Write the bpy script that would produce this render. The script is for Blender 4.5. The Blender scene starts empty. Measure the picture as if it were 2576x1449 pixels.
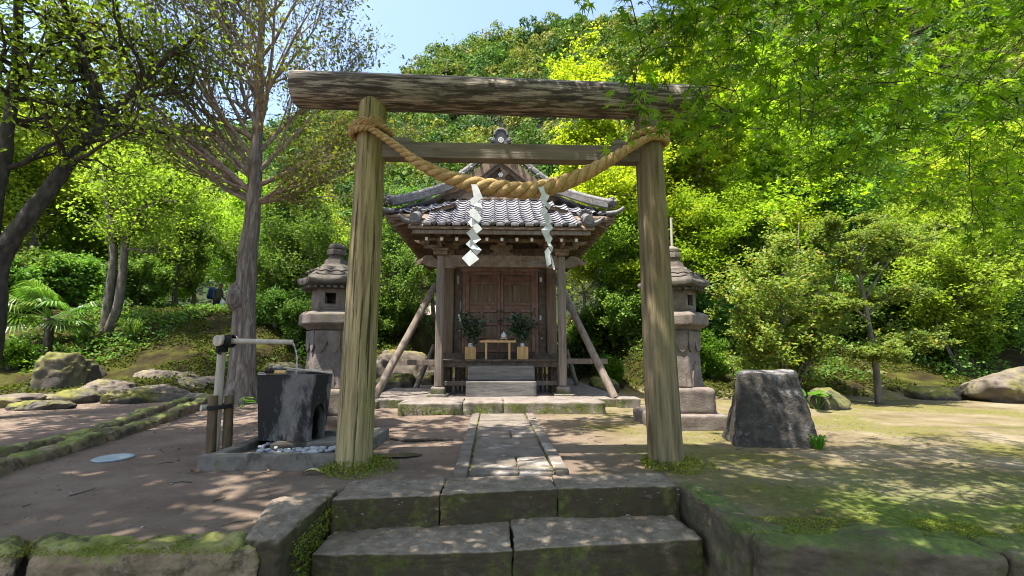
import bpy, bmesh, math, random
import numpy as np
from mathutils import Vector, Matrix, noise

# ---------------------------------------------------------------- camera, sky, sun, exposure
SC = bpy.context.scene
COL = SC.collection
R = math.radians
FPX, EYE, CAMX = 1145.0, 1.15, -0.18          # focal length in 2576-wide pixels, eye height over the court
PITCH, YAW = math.atan((880 - 724.5) / FPX), R(2.4)
cam_d = bpy.data.cameras.new('camera')
cam = bpy.data.objects.new('camera', cam_d)
COL.objects.link(cam)
cam.location = (CAMX, 0, EYE)
cam.rotation_euler = (R(90) + PITCH, 0, -YAW)
cam_d.sensor_width = 36
cam_d.lens = FPX / 2576 * 36
cam_d.clip_start, cam_d.clip_end = 0.05, 2000
SC.camera = cam

SUN_TO = Vector((0.26, 0.19, -1.0)).normalized()   # the way the light travels
world = bpy.data.worlds.new('World')
SC.world = world
world.use_nodes = True
wn = world.node_tree
wn.nodes.clear()
sky = wn.nodes.new('ShaderNodeTexSky')
sky.sky_type = 'NISHITA'
sky.sun_disc = False
sky.sun_elevation = math.asin(-SUN_TO.z)
sky.sun_rotation = math.atan2(-SUN_TO.x, -SUN_TO.y)
sky.air_density, sky.dust_density, sky.ozone_density = 1.0, 2.2, 1.0
bg = wn.nodes.new('ShaderNodeBackground')
bg.inputs['Strength'].default_value = 0.15
wo = wn.nodes.new('ShaderNodeOutputWorld')
wn.links.new(sky.outputs[0], bg.inputs[0])
wn.links.new(bg.outputs[0], wo.inputs[0])

sun_d = bpy.data.lights.new('sun', 'SUN')
sun_d.energy, sun_d.angle, sun_d.color = 5.0, R(0.53), (1.0, 0.94, 0.83)
sun = bpy.data.objects.new('sun', sun_d)
COL.objects.link(sun)
sun.rotation_euler = SUN_TO.to_track_quat('-Z', 'Y').to_euler()
sun.location = (-6, -3, 25)

vs = SC.view_settings
vs.view_transform, vs.look, vs.gamma, vs.use_curve_mapping = 'Standard', 'None', 1, False
vs.exposure = 1.55
cy = SC.cycles
cy.use_denoising = True
cy.max_bounces, cy.diffuse_bounces, cy.glossy_bounces = 7, 5, 2
cy.transmission_bounces, cy.transparent_max_bounces = 5, 4
cy.caustics_reflective = cy.caustics_refractive = False
cy.sample_clamp_indirect = 6
cy.pixel_filter_type = 'BLACKMAN_HARRIS'
cy.filter_width = 1.05
cy.use_adaptive_sampling = True
cy.adaptive_threshold = 0.015
# ---------------------------------------------------------------- layout helpers
def ray(x, y):
    u, v = (x - 1288) / FPX, (724.5 - y) / FPX
    d = (u, math.cos(PITCH) - v * math.sin(PITCH), math.sin(PITCH) + v * math.cos(PITCH))
    c, s = math.cos(YAW), math.sin(YAW)
    return Vector((d[0] * c + d[1] * s, -d[0] * s + d[1] * c, d[2]))
def G(x, y, z=0.0):                       # where the sight line meets a level plane
    d = ray(x, y)
    return Vector((CAMX, 0, EYE)) + d * ((z - EYE) / d.z)
def P(x, y, Y):                           # where it meets the plane at distance Y
    d = ray(x, y)
    return Vector((CAMX, 0, EYE)) + d * (Y / d.y)
def lerp(a, b, t): return a + (b - a) * t
def sstep(t):
    t = min(1.0, max(0.0, t))
    return t * t * (3 - 2 * t)
def N3(x, y, z=0.0): return noise.noise(Vector((x, y, z)))

# ---------------------------------------------------------------- object helpers
WPOS = {}
def tag(o, label=None, cat=None, group=None, kind=None):
    if label: o['label'] = label
    if cat: o['category'] = cat
    if group: o['group'] = group
    if kind: o['kind'] = kind
    return o
def thing(name, loc, label, cat, group=None):
    o = bpy.data.objects.new(name, None)
    o.empty_display_size = 0.2
    COL.objects.link(o)
    o.location = loc
    WPOS[o] = Vector(loc)
    return tag(o, label, cat, group)
def obj(name, me, mat=None, parent=None, loc=None, rot=None, scale=None):
    o = bpy.data.objects.new(name, me)
    COL.objects.link(o)
    if mat is not None and len(me.materials) == 0: me.materials.append(mat)
    if parent is not None:
        o.parent = parent
        w = WPOS.get(parent)
        if w is not None and w.length > 0: o.matrix_parent_inverse = Matrix.Translation(-w)
    if loc is not None: o.location = loc
    if rot is not None: o.rotation_euler = rot
    if scale is not None: o.scale = scale
    return o
def copy_thing(root, loc, rz=0.0, scale=1.0, label=None, group=None):
    r = root.copy(); COL.objects.link(r)
    r.location = loc; r.rotation_euler = (0, 0, rz)
    r.scale = (scale,) * 3 if not hasattr(scale, '__len__') else scale
    if label: r['label'] = label
    if group: r['group'] = group
    for ch in root.children:
        c = ch.copy(); COL.objects.link(c); c.parent = r
        for g in ch.children:
            d = g.copy(); COL.objects.link(d); d.parent = c
    return r
def np_mesh(name, V, F, smooth=False):
    V = np.asarray(V, dtype=np.float32); F = np.asarray(F, dtype=np.int32)
    me = bpy.data.meshes.new(name)
    k = F.shape[1]
    me.vertices.add(len(V)); me.vertices.foreach_set('co', V.ravel())
    me.loops.add(F.size); me.loops.foreach_set('vertex_index', F.ravel())
    me.polygons.add(len(F))
    me.polygons.foreach_set('loop_start', np.arange(0, F.size, k, dtype=np.int32))
    if smooth: me.polygons.foreach_set('use_smooth', np.ones(len(F), dtype=bool))
    me.update(calc_edges=True)
    return me

class MB:
    def __init__(s): s.v, s.f = [], []
    def add(s, V, F):
        b = len(s.v)
        s.v.extend([tuple(p) for p in V]); s.f.extend([tuple(i + b for i in f) for f in F])
        return s
    def box(s, c, size, bev=0.0, mat=None):
        M = (mat or Matrix.Identity(4))
        hx, hy, hz = size[0] / 2, size[1] / 2, size[2] / 2
        c = Vector(c)
        b = min(bev, hx * .9, hy * .9, hz * .9)
        if b <= 0:
            V = [(x, y, z) for x in (-hx, hx) for y in (-hy, hy) for z in (-hz, hz)]
            F = [(0, 1, 3, 2), (4, 6, 7, 5), (0, 4, 5, 1), (2, 3, 7, 6), (0, 2, 6, 4), (1, 5, 7, 3)]
        else:
            V, idx = [], {}
            for sx in (-1, 1):
                for sy in (-1, 1):
                    for sz in (-1, 1):
                        for ax in range(3):
                            p = [sx * (hx - b), sy * (hy - b), sz * (hz - b)]
                            p[ax] = (sx * hx, sy * hy, sz * hz)[ax]
                            idx[sx, sy, sz, ax] = len(V); V.append(p)
            F = []
            def q(fn, flip):
                f = [fn(-1, -1), fn(1, -1), fn(1, 1), fn(-1, 1)]
                F.append(tuple(f if not flip else f[::-1]))
            for g in (-1, 1):
                q(lambda a, d: idx[a, d, g, 2], g < 0)
                q(lambda a, d: idx[d, g, a, 1], g < 0)
                q(lambda a, d: idx[g, a, d, 0], g < 0)
            for g in (-1, 1):
                for h in (-1, 1):
                    fl = g * h < 0
                    def e(f4): F.append(tuple(f4 if not fl else f4[::-1]))
                    e([idx[-1, g, h, 1], idx[-1, g, h, 2], idx[1, g, h, 2], idx[1, g, h, 1]])
                    e([idx[h, -1, g, 2], idx[h, -1, g, 0], idx[h, 1, g, 0], idx[h, 1, g, 2]])
                    e([idx[g, h, -1, 0], idx[g, h, -1, 1], idx[g, h, 1, 1], idx[g, h, 1, 0]])
            for sx in (-1, 1):
                for sy in (-1, 1):
                    for sz in (-1, 1):
                        t = [idx[sx, sy, sz, 0], idx[sx, sy, sz, 1], idx[sx, sy, sz, 2]]
                        F.append(tuple(t if sx * sy * sz > 0 else t[::-1]))
        s.add([M @ Vector(p) + c for p in V], F)
        return s
    def beam(s, p0, p1, w, h, bev=0.008, up=(0, 0, 1)):
        p0, p1 = Vector(p0), Vector(p1)
        d = p1 - p0; L = d.length; d.normalize()
        u = Vector(up)
        if abs(d.dot(u)) > .98: u = Vector((0, 1, 0))
        x = d.cross(u).normalized(); z = x.cross(d)
        M = Matrix((x, d, z)).transposed().to_4x4()
        return s.box((p0 + p1) / 2, (w, L, h), bev, M)
    def tube(s, pts, rad, n=10, cap=True):
        pts = [Vector(p) for p in pts]
        if not hasattr(rad, '__len__'): rad = [rad] * len(pts)
        b = len(s.v); prev = None
        for i, p in enumerate(pts):
            d = (pts[min(i + 1, len(pts) - 1)] - pts[max(i - 1, 0)]).normalized()
            if prev is None:
                x = d.cross(Vector((0, 0, 1)) if abs(d.z) < .9 else Vector((1, 0, 0))).normalized()
            else:
                x = (prev - d * prev.dot(d)).normalized()
            prev = x; y = d.cross(x)
            for k in range(n):
                a = 2 * math.pi * k / n
                s.v.append(tuple(p + (x * math.cos(a) + y * math.sin(a)) * rad[i]))
        for i in range(len(pts) - 1):
            for k in range(n):
                a, c = b + i * n + k, b + i * n + (k + 1) % n
                s.f.append((a, c, c + n, a + n))
        if cap:
            s.f.append(tuple(b + k for k in range(n))[::-1])
            s.f.append(tuple(b + (len(pts) - 1) * n + k for k in range(n)))
        return s
    def lathe(s, prof, n=24, c=(0, 0, 0), ph=0.0, sx=1.0, sy=1.0):
        b = len(s.v); c = Vector(c)
        for r, z in prof:
            for k in range(n):
                a = 2 * math.pi * k / n + ph
                s.v.append(tuple(c + Vector((r * math.cos(a) * sx, r * math.sin(a) * sy, z))))
        for i in range(len(prof) - 1):
            for k in range(n):
                a, d = b + i * n + k, b + i * n + (k + 1) % n
                s.f.append((a, d, d + n, a + n))
        s.f.append(tuple(b + k for k in range(n))[::-1])
        s.f.append(tuple(b + (len(prof) - 1) * n + k for k in range(n)))
        return s
    def prism(s, poly, off):
        off = Vector(off); poly = [Vector(p) for p in poly]; n = len(poly); b = len(s.v)
        s.v += [tuple(p) for p in poly] + [tuple(p + off) for p in poly]
        s.f.append(tuple(range(b, b + n))[::-1]); s.f.append(tuple(range(b + n, b + 2 * n)))
        for i in range(n):
            j = (i + 1) % n
            s.f.append((b + i, b + j, b + n + j, b + n + i))
        return s
    def ball(s, c, r, n=10, m=6, sc=(1, 1, 1)):
        prof = [(max(1e-4, math.sin(math.pi * i / m)) * r, -math.cos(math.pi * i / m) * r) for i in range(m + 1)]
        b = len(s.v); s.lathe(prof, n)
        c = Vector(c)
        for i in range(b, len(s.v)):
            q = s.v[i]; s.v[i] = (q[0] * sc[0] + c.x, q[1] * sc[1] + c.y, q[2] * sc[2] + c.z)
        return s
    def mesh(s, name, smooth=False, ang=None):
        me = bpy.data.meshes.new(name)
        me.from_pydata(s.v, [], s.f)
        bm = bmesh.new(); bm.from_mesh(me)
        bmesh.ops.recalc_face_normals(bm, faces=bm.faces)
        bm.to_mesh(me); bm.free()
        if smooth or ang:
            me.polygons.foreach_set('use_smooth', [True] * len(me.polygons))
            if ang:
                me.set_sharp_from_angle(angle=R(ang))
        return me
    def build(s, name, mat, parent=None, smooth=False, ang=None):
        return obj(name, s.mesh(name, smooth, ang), mat, parent)

def hexa(corners, cuts=6, r=0.12, amp=0.02, freq=3.0, seed=0, ragged=0.0, fine=0.0):
    """a worn stone block between eight corners: bottom 4 (ccw) then top 4"""
    C = [Vector(c) for c in corners]
    bm = bmesh.new()
    bmesh.ops.create_cube(bm, size=2)
    bmesh.ops.subdivide_edges(bm, edges=bm.edges[:], cuts=cuts, use_grid_fill=True)
    L = [((C[1] - C[0]).length + (C[5] - C[4]).length) / 2, ((C[3] - C[0]).length + (C[7] - C[4]).length) / 2,
         ((C[4] - C[0]).length + (C[6] - C[2]).length) / 2]
    rr = [min(.9, 2 * r / max(l, 1e-3)) for l in L]
    sd = Vector((seed * 7.3, seed * 3.1, seed * 1.7))
    for v in bm.verts:
        p = v.co
        # denser near the edges
        p = Vector([math.copysign(abs(a) ** .75, a) for a in p])
        q = Vector([max(-(1 - k), min(1 - k, a)) for a, k in zip(p, rr)])
        d = Vector([(a - b) / k for a, b, k in zip(p, q, rr)])
        m = d.length
        if m > 1: d = d / m
        n_dir = d.copy()
        p = Vector([b + e * k for b, e, k in zip(q, d, rr)])
        u, w, t = [(a + 1) / 2 for a in p]
        bot = C[0] * (1 - u) * (1 - w) + C[1] * u * (1 - w) + C[2] * u * w + C[3] * (1 - u) * w
        top = C[4] * (1 - u) * (1 - w) + C[5] * u * (1 - w) + C[6] * u * w + C[7] * (1 - u) * w
        x = bot * (1 - t) + top * t
        ex = (C[1] - C[0]).normalized(); ey = (C[3] - C[0]).normalized(); ez = (C[4] - C[0]).normalized()
        nn = ex * n_dir.x + ey * n_dir.y + ez * n_dir.z
        s1 = x * freq + sd
        h = noise.noise(s1) + .5 * noise.noise(s1 * 2.3) + .3 * noise.noise(s1 * 5.1)
        v.co = x + nn * h * amp
        if fine:
            f_ = noise.noise(x * 16 + sd) + .6 * noise.noise(x * 37 + sd)
            v.co += nn * fine * (f_ if f_ < .25 else .25)
        if ragged: v.co += noise.noise_vector(x * freq * 3 + sd) * ragged
    me = bpy.data.meshes.new('stone')
    bm.to_mesh(me); bm.free()
    me.polygons.foreach_set('use_smooth', [True] * len(me.polygons))
    return me
def rock(size, seed, sub=4, amp=.22, box=.35, flat=0.0, cuts=9):
    rg_ = random.Random(seed * 13 + 5)
    planes = []
    for _ in range(cuts):
        pv = Vector((rg_.gauss(0, 1), rg_.gauss(0, 1), rg_.gauss(0, .8))).normalized()
        planes.append((pv, rg_.uniform(.72, .95)))
    bm = bmesh.new()
    bmesh.ops.create_icosphere(bm, subdivisions=sub, radius=1)
    sd = Vector((seed * 5.7, seed * 2.9, seed * 1.3))
    e = 1 - box
    for v in bm.verts:
        p = v.co.copy()
        q = Vector([math.copysign(abs(a) ** e, a) for a in p])
        h = noise.noise(p * 1.1 + sd) + .55 * noise.noise(p * 2.4 + sd) + .28 * noise.noise(p * 5 + sd) + .14 * noise.noise(p * 11 + sd)
        q *= 1 + amp * h
        for pv, po in planes:
            ex_ = q.dot(pv) - po
            if ex_ > 0: q -= pv * ex_ * .85
        q *= 1 + .05 * noise.noise(p * 7 + sd) + .03 * noise.noise(p * 15 + sd)
        v.co = Vector((q.x * size[0], q.y * size[1], q.z * size[2]))
    me = bpy.data.meshes.new('rock')
    bm.to_mesh(me); bm.free()
    me.polygons.foreach_set('use_smooth', [True] * len(me.polygons))
    return me

# ---------------------------------------------------------------- materials
def _n(t, k, **kw):
    n = t.nodes.new(k)
    for a, b in kw.items(): setattr(n, a, b)
    return n
def _coords(t, scale=(1, 1, 1), rot=(0, 0, 0), shift=True, world_space=False):
    if world_space:
        src = _n(t, 'ShaderNodeNewGeometry').outputs['Position']
    else:
        src = _n(t, 'ShaderNodeTexCoord').outputs['Object']
    if shift and not world_space:
        oi = _n(t, 'ShaderNodeObjectInfo')
        mu = _n(t, 'ShaderNodeMath', operation='MULTIPLY'); mu.inputs[1].default_value = 37.0
        t.links.new(oi.outputs['Random'], mu.inputs[0])
        ad = _n(t, 'ShaderNodeVectorMath', operation='ADD')
        t.links.new(src, ad.inputs[0]); t.links.new(mu.outputs[0], ad.inputs[1])
        src = ad.outputs[0]
    mp = _n(t, 'ShaderNodeMapping')
    mp.inputs['Scale'].default_value = scale
    mp.inputs['Rotation'].default_value = rot
    t.links.new(src, mp.inputs[0])
    return mp.outputs[0]
def _noise(t, vec, s, detail=6, rough=.6, dist=0.0):
    n = _n(t, 'ShaderNodeTexNoise')
    n.inputs['Scale'].default_value = s; n.inputs['Detail'].default_value = detail
    n.inputs['Roughness'].default_value = rough; n.inputs['Distortion'].default_value = dist
    t.links.new(vec, n.inputs['Vector'])
    return n.outputs['Fac']
def _ramp(t, fac, stops):
    r = _n(t, 'ShaderNodeValToRGB')
    el = r.color_ramp.elements
    while len(el) < len(stops): el.new(.5)
    for e, (p, c) in zip(el, stops):
        e.position = p; e.color = (c[0], c[1], c[2], 1) if hasattr(c, '__len__') else (c, c, c, 1)
    t.links.new(fac, r.inputs[0])
    return r.outputs[0]
def _mix(t, fac, a, b, mode='MIX'):
    m = _n(t, 'ShaderNodeMix', data_type='RGBA', blend_type=mode)
    for s, v in ((m.inputs[0], fac), (m.inputs[6], a), (m.inputs[7], b)):
        if hasattr(v, 'is_linked') or isinstance(v, bpy.types.NodeSocket): t.links.new(v, s)
        elif hasattr(v, '__len__'): s.default_value = (*v[:3], 1)
        else: s.default_value = v
    return m.outputs[2]
def _up(t, lo, hi):
    g = _n(t, 'ShaderNodeNewGeometry'); sp = _n(t, 'ShaderNodeSeparateXYZ')
    t.links.new(g.outputs['Normal'], sp.inputs[0])
    mr = _n(t, 'ShaderNodeMapRange'); mr.inputs[1].default_value = lo; mr.inputs[2].default_value = hi
    t.links.new(sp.outputs[2], mr.inputs[0])
    return mr.outputs[0]
def _mul(t, a, b):
    m = _n(t, 'ShaderNodeMath', operation='MULTIPLY')
    for s, v in ((m.inputs[0], a), (m.inputs[1], b)):
        if isinstance(v, bpy.types.NodeSocket): t.links.new(v, s)
        else: s.default_value = v
    return m.outputs[0]
MATS = {}
def surf(name, stops, scale=(1, 1, 1), ns=4.0, detail=8, rough=.8, bump=.25, bs=30, bstretch=None, over=(), spec=.25,
         world_space=False, nrough=.6, dist=0.0, big=None, bdist=.02, rvar=0.0):
    m = bpy.data.materials.new(name); m.use_nodes = True
    t = m.node_tree; t.nodes.clear()
    out = _n(t, 'ShaderNodeOutputMaterial'); bs_ = _n(t, 'ShaderNodeBsdfPrincipled')
    t.links.new(bs_.outputs[0], out.inputs[0])
    vec = _coords(t, scale, world_space=world_space)
    col = _ramp(t, _noise(t, vec, ns, detail, nrough, dist), stops)
    if big:      # (scale, darkest multiplier)
        v0 = _coords(t, (1, 1, 1), world_space=world_space)
        col = _mix(t, 1.0, col, _ramp(t, _noise(t, v0, big[0], 4), [(.3, big[1]), (.7, 1.0)]), 'MULTIPLY')
    for o in over:   # dict(col, ns, lo, hi, scale, up=(lo,hi), amt)
        v2 = _coords(t, o.get('scale', (1, 1, 1)), world_space=world_space)
        mask = _ramp(t, _noise(t, v2, o['ns'], o.get('detail', 7), o.get('rough', .65)), [(o['lo'], 0.0), (o['hi'], 1.0)])
        if 'up' in o: mask = _mul(t, mask, _up(t, *o['up']))
        mask = _mul(t, mask, o.get('amt', 1.0))
        c2 = o['col']
        if len(c2) == 2:
            c2 = _ramp(t, _noise(t, v2, o['ns'] * 6, 5), [(.35, c2[0]), (.65, c2[1])])
        col = _mix(t, mask, col, c2)
    t.links.new(col, bs_.inputs['Base Color'])
    bs_.inputs['Roughness'].default_value = rough
    bs_.inputs['Specular IOR Level'].default_value = spec
    if bump:
        vb = _coords(t, bstretch or scale, world_space=world_space)
        b = _n(t, 'ShaderNodeBump'); b.inputs['Strength'].default_value = bump; b.inputs['Distance'].default_value = bdist
        t.links.new(_noise(t, vb, bs, 6, .65), b.inputs['Height'])
        t.links.new(b.outputs[0], bs_.inputs['Normal'])
    MATS[name] = m
    return m
def leafmat(name, a, b, trans=.45, tint=(1.25, 1.35, .55), rough=.62, spec=.12, hue=.02, val=.25, extra=None):
    m = bpy.data.materials.new(name); m.use_nodes = True
    t = m.node_tree; t.nodes.clear()
    out = _n(t, 'ShaderNodeOutputMaterial')
    geo = _n(t, 'ShaderNodeNewGeometry'); oi = _n(t, 'ShaderNodeObjectInfo')
    st = [(0.0, a), (.85, b)]
    if extra: st += [(.93, extra), (1.0, extra)]
    col = _ramp(t, geo.outputs['Random Per Island'], st)
    hs = _n(t, 'ShaderNodeHueSaturation')
    mr = _n(t, 'ShaderNodeMapRange'); mr.inputs[3].default_value = .5 - hue; mr.inputs[4].default_value = .5 + hue
    t.links.new(oi.outputs['Random'], mr.inputs[0]); t.links.new(mr.outputs[0], hs.inputs['Hue'])
    wn_ = _n(t, 'ShaderNodeTexWhiteNoise', noise_dimensions='1D'); t.links.new(oi.outputs['Random'], wn_.inputs['W'])
    mv = _n(t, 'ShaderNodeMapRange'); mv.inputs[3].default_value = 1 - val; mv.inputs[4].default_value = 1 + val
    t.links.new(wn_.outputs['Value'], mv.inputs[0]); t.links.new(mv.outputs[0], hs.inputs['Value'])
    t.links.new(col, hs.inputs['Color'])
    p = _n(t, 'ShaderNodeBsdfPrincipled'); p.inputs['Roughness'].default_value = rough
    p.inputs['Specular IOR Level'].default_value = spec
    t.links.new(hs.outputs[0], p.inputs['Base Color'])
    tr = _n(t, 'ShaderNodeBsdfTranslucent')
    t.links.new(_mix(t, 1.0, hs.outputs[0], tint, 'MULTIPLY'), tr.inputs[0])
    mx = _n(t, 'ShaderNodeMixShader'); mx.inputs[0].default_value = trans
    t.links.new(p.outputs[0], mx.inputs[1]); t.links.new(tr.outputs[0], mx.inputs[2])
    t.links.new(mx.outputs[0], out.inputs[0])
    MATS[name] = m
    return m
def plain(name, col, rough=.6, spec=.3, metal=0.0):
    m = bpy.data.materials.new(name); m.use_nodes = True
    p = m.node_tree.nodes['Principled BSDF']
    t = m.node_tree
    c = _ramp(t, _noise(t, _coords(t), 14, 4), [(.3, [x * .8 for x in col]), (.7, [min(1, x * 1.12) for x in col])])
    t.links.new(c, p.inputs['Base Color'])
    p.inputs['Roughness'].default_value = rough; p.inputs['Specular IOR Level'].default_value = spec
    p.inputs['Metallic'].default_value = metal
    MATS[name] = m
    return m

MOSS = ((.055, .075, .012), (.13, .15, .025))
dirt = surf('dirt', [(.3, (.15, .122, .112)), (.5, (.20, .165, .15)), (.72, (.26, .218, .198))], (1, 1, 1), 1.6, 10, .95, .35, 60,
            over=[dict(col=(.10, .085, .078), ns=.6, lo=.52, hi=.75, amt=.6), dict(col=(.36, .32, .29), ns=55, lo=.66, hi=.72, amt=.7)], world_space=True, spec=.12)
stone_grey = surf('stone_grey', [(.3, (0.109, 0.097, 0.088)), (.5, (0.185, 0.164, 0.151)), (.7, (0.260, 0.235, 0.218))], (1, 1, 1), 6, 10, .9, .5, 45,
                  over=[dict(col=MOSS, ns=2.5, lo=.52, hi=.66, amt=.55)])
lantern_stone = surf('lantern_stone', [(.3, (0.107, 0.084, 0.073)), (.5, (0.161, 0.130, 0.113)), (.72, (0.222, 0.185, 0.161))], (1, 1, 1), 7, 10, .92, .55, 50,
                     over=[dict(col=(.09, .085, .08), ns=3, lo=.55, hi=.7, amt=.5), dict(col=(.14, .15, .07), ns=4, lo=.56, hi=.7, amt=.5)])
lantern_dark = surf('lantern_dark', [(.3, (0.055, 0.048, 0.041)), (.5, (0.092, 0.080, 0.068)), (.72, (0.143, 0.124, 0.106))], (1, 1, 1), 7, 10, .92, .55, 50,
                    over=[dict(col=(.13, .135, .07), ns=4, lo=.55, hi=.7, amt=.5)])
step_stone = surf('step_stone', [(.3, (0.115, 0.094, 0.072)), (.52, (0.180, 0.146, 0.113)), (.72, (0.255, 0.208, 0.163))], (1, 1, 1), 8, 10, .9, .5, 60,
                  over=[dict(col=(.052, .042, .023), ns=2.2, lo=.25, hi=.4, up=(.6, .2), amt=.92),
                        dict(col=((.06, .072, .014), (.11, .125, .025)), ns=4, lo=.5, hi=.62, rough=.75, up=(.7, .2), amt=.75),
                        dict(col=(.27, .25, .235), ns=26, lo=.55, hi=.63, up=(.6, .9), amt=.6)], spec=.1)
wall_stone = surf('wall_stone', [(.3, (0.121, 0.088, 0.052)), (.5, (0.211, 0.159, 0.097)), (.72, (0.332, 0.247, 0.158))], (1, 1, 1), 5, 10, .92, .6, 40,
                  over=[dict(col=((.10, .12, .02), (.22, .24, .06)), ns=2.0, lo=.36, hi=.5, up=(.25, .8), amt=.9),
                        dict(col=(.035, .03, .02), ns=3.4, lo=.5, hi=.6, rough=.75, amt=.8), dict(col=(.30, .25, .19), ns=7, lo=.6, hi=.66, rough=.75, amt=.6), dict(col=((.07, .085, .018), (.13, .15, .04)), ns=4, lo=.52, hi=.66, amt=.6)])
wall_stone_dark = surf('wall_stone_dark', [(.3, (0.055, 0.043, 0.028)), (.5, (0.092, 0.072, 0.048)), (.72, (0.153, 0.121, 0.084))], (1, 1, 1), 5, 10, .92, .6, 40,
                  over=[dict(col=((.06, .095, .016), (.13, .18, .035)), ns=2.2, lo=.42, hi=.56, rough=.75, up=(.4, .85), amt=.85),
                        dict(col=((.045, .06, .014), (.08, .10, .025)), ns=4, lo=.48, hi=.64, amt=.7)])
path_stone = surf('path_stone', [(.3, (0.096, 0.080, 0.065)), (.5, (0.140, 0.118, 0.097)), (.72, (0.192, 0.162, 0.138))], (1, 1, 1), 5, 10, .9, .45, 55,
                  over=[dict(col=(.32, .295, .27), ns=2.3, lo=.56, hi=.6, amt=.6), dict(col=MOSS, ns=3, lo=.58, hi=.72, amt=.5)])
platform_stone = surf('platform_stone', [(.3, (0.113, 0.092, 0.079)), (.5, (0.167, 0.140, 0.122)), (.72, (0.220, 0.189, 0.167))], (1, 1, 1), 5, 10, .92, .5, 50,
                  over=[dict(col=((.05, .06, .015), (.13, .14, .04)), ns=3.2, lo=.42, hi=.56, up=(.5, .1), amt=.9), dict(col=(.40, .365, .34), ns=9, lo=.6, hi=.66, amt=.5)])
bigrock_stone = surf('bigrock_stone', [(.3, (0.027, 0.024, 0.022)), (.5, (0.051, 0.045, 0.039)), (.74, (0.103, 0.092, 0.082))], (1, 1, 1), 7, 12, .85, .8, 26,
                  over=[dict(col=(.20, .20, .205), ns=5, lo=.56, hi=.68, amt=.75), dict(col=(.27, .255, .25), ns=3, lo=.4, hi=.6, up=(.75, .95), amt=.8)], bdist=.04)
boulder = surf('boulder', [(.3, (0.035, 0.029, 0.022)), (.5, (0.069, 0.060, 0.050)), (.72, (0.113, 0.100, 0.085))], (1, 1, 1), 4, 10, .9, .6, 30,
               over=[dict(col=((.075, .085, .012), (.19, .18, .035)), ns=1.6, lo=.42, hi=.56, up=(-.2, .7), amt=.9), dict(col=(.19, .175, .16), ns=6, lo=.6, hi=.68, amt=.6)])
boulder_pale = surf('boulder_pale', [(.3, (0.078, 0.063, 0.048)), (.5, (0.132, 0.109, 0.087)), (.72, (0.193, 0.161, 0.132))], (1, 1, 1), 3, 10, .9, .6, 30,
               over=[dict(col=((.09, .095, .014), (.22, .20, .04)), ns=1.5, lo=.5, hi=.62, amt=.85)])
basin_stone = surf('basin_stone', [(.3, (0.091, 0.082, 0.076)), (.5, (0.125, 0.113, 0.106)), (.72, (0.158, 0.144, 0.136))], (1, 1, 1), 8, 10, .75, .45, 50,
               over=[dict(col=(.008, .007, .006), ns=1.5, lo=.45, hi=.50, scale=(1.2, 1.2, .45), amt=.95), dict(col=(.20, .19, .18), ns=14, lo=.6, hi=.68, scale=(1, 1, .4), amt=.3)], spec=.4)
frame_stone = surf('frame_stone', [(.3, (0.104, 0.092, 0.077)), (.5, (0.147, 0.131, 0.111)), (.72, (0.199, 0.176, 0.151))], (1, 1, 1), 6, 10, .85, .5, 45,
               over=[dict(col=(.018, .017, .013), ns=1.7, lo=.5, hi=.58, amt=.9), dict(col=MOSS, ns=4, lo=.6, hi=.7, amt=.6)])
gate_wood = surf('gate_wood', [(.3, (0.077, 0.054, 0.025)), (.42, (0.197, 0.152, 0.073)), (.55, (0.337, 0.269, 0.135)), (.72, (0.490, 0.386, 0.222))], (9, 9, .55), 2.2, 10, .85, .55, 9,
               bstretch=(9, 9, .5), over=[dict(col=((.11, .11, .022), (.20, .19, .05)), ns=1.0, lo=.46, hi=.62, scale=(2, 2, .5), amt=.6), dict(col=(.03, .024, .014), ns=2.6, lo=.57, hi=.62, scale=(11, 11, .3), amt=.9)], bdist=.03)
gate_wood_grey = surf('gate_wood_grey', [(.3, (0.062, 0.043, 0.022)), (.42, (0.130, 0.100, 0.056)), (.55, (0.205, 0.160, 0.094)), (.72, (0.300, 0.236, 0.147))], (9, 9, .55), 2.2, 10, .85, .55, 9,
               bstretch=(9, 9, .5), over=[dict(col=((.10, .10, .04), (.17, .165, .07)), ns=1.0, lo=.5, hi=.66, scale=(2, 2, .5), amt=.6), dict(col=(.04, .033, .022), ns=2.4, lo=.62, hi=.68, scale=(9, 9, .35), amt=.85)], bdist=.02)
top_wood = surf('top_wood', [(.3, (0.041, 0.031, 0.024)), (.47, (0.101, 0.080, 0.066)), (.53, (0.277, 0.231, 0.188)), (.75, (0.444, 0.381, 0.312))], (1.1, 11, 11), 2.6, 12, .85, .5, 8,
               bstretch=(.5, 9, 9), over=[dict(col=(.028, .022, .018), ns=2.2, lo=.5, hi=.56, scale=(.6, 4, 4), rough=.75, amt=.75), dict(col=(.05, .055, .02), ns=2, lo=.45, hi=.6, scale=(.5, 2, 2), up=(0, -.6), amt=.6)])
tie_wood = surf('tie_wood', [(.3, (0.085, 0.069, 0.051)), (.5, (0.146, 0.121, 0.092)), (.7, (0.211, 0.178, 0.141))], (.7, 8, 8), 2.2, 10, .8, .4, 8, bstretch=(.4, 8, 8), dist=.6)
shrine_wood = surf('shrine_wood', [(.3, (.10, .067, .042)), (.5, (.17, .12, .08)), (.72, (.25, .185, .13))], (2.5, 2.5, 2.5), 3, 9, .8, .35, 14,
               over=[dict(col=(.24, .205, .165), ns=3, lo=.56, hi=.7, amt=.5)])
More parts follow.
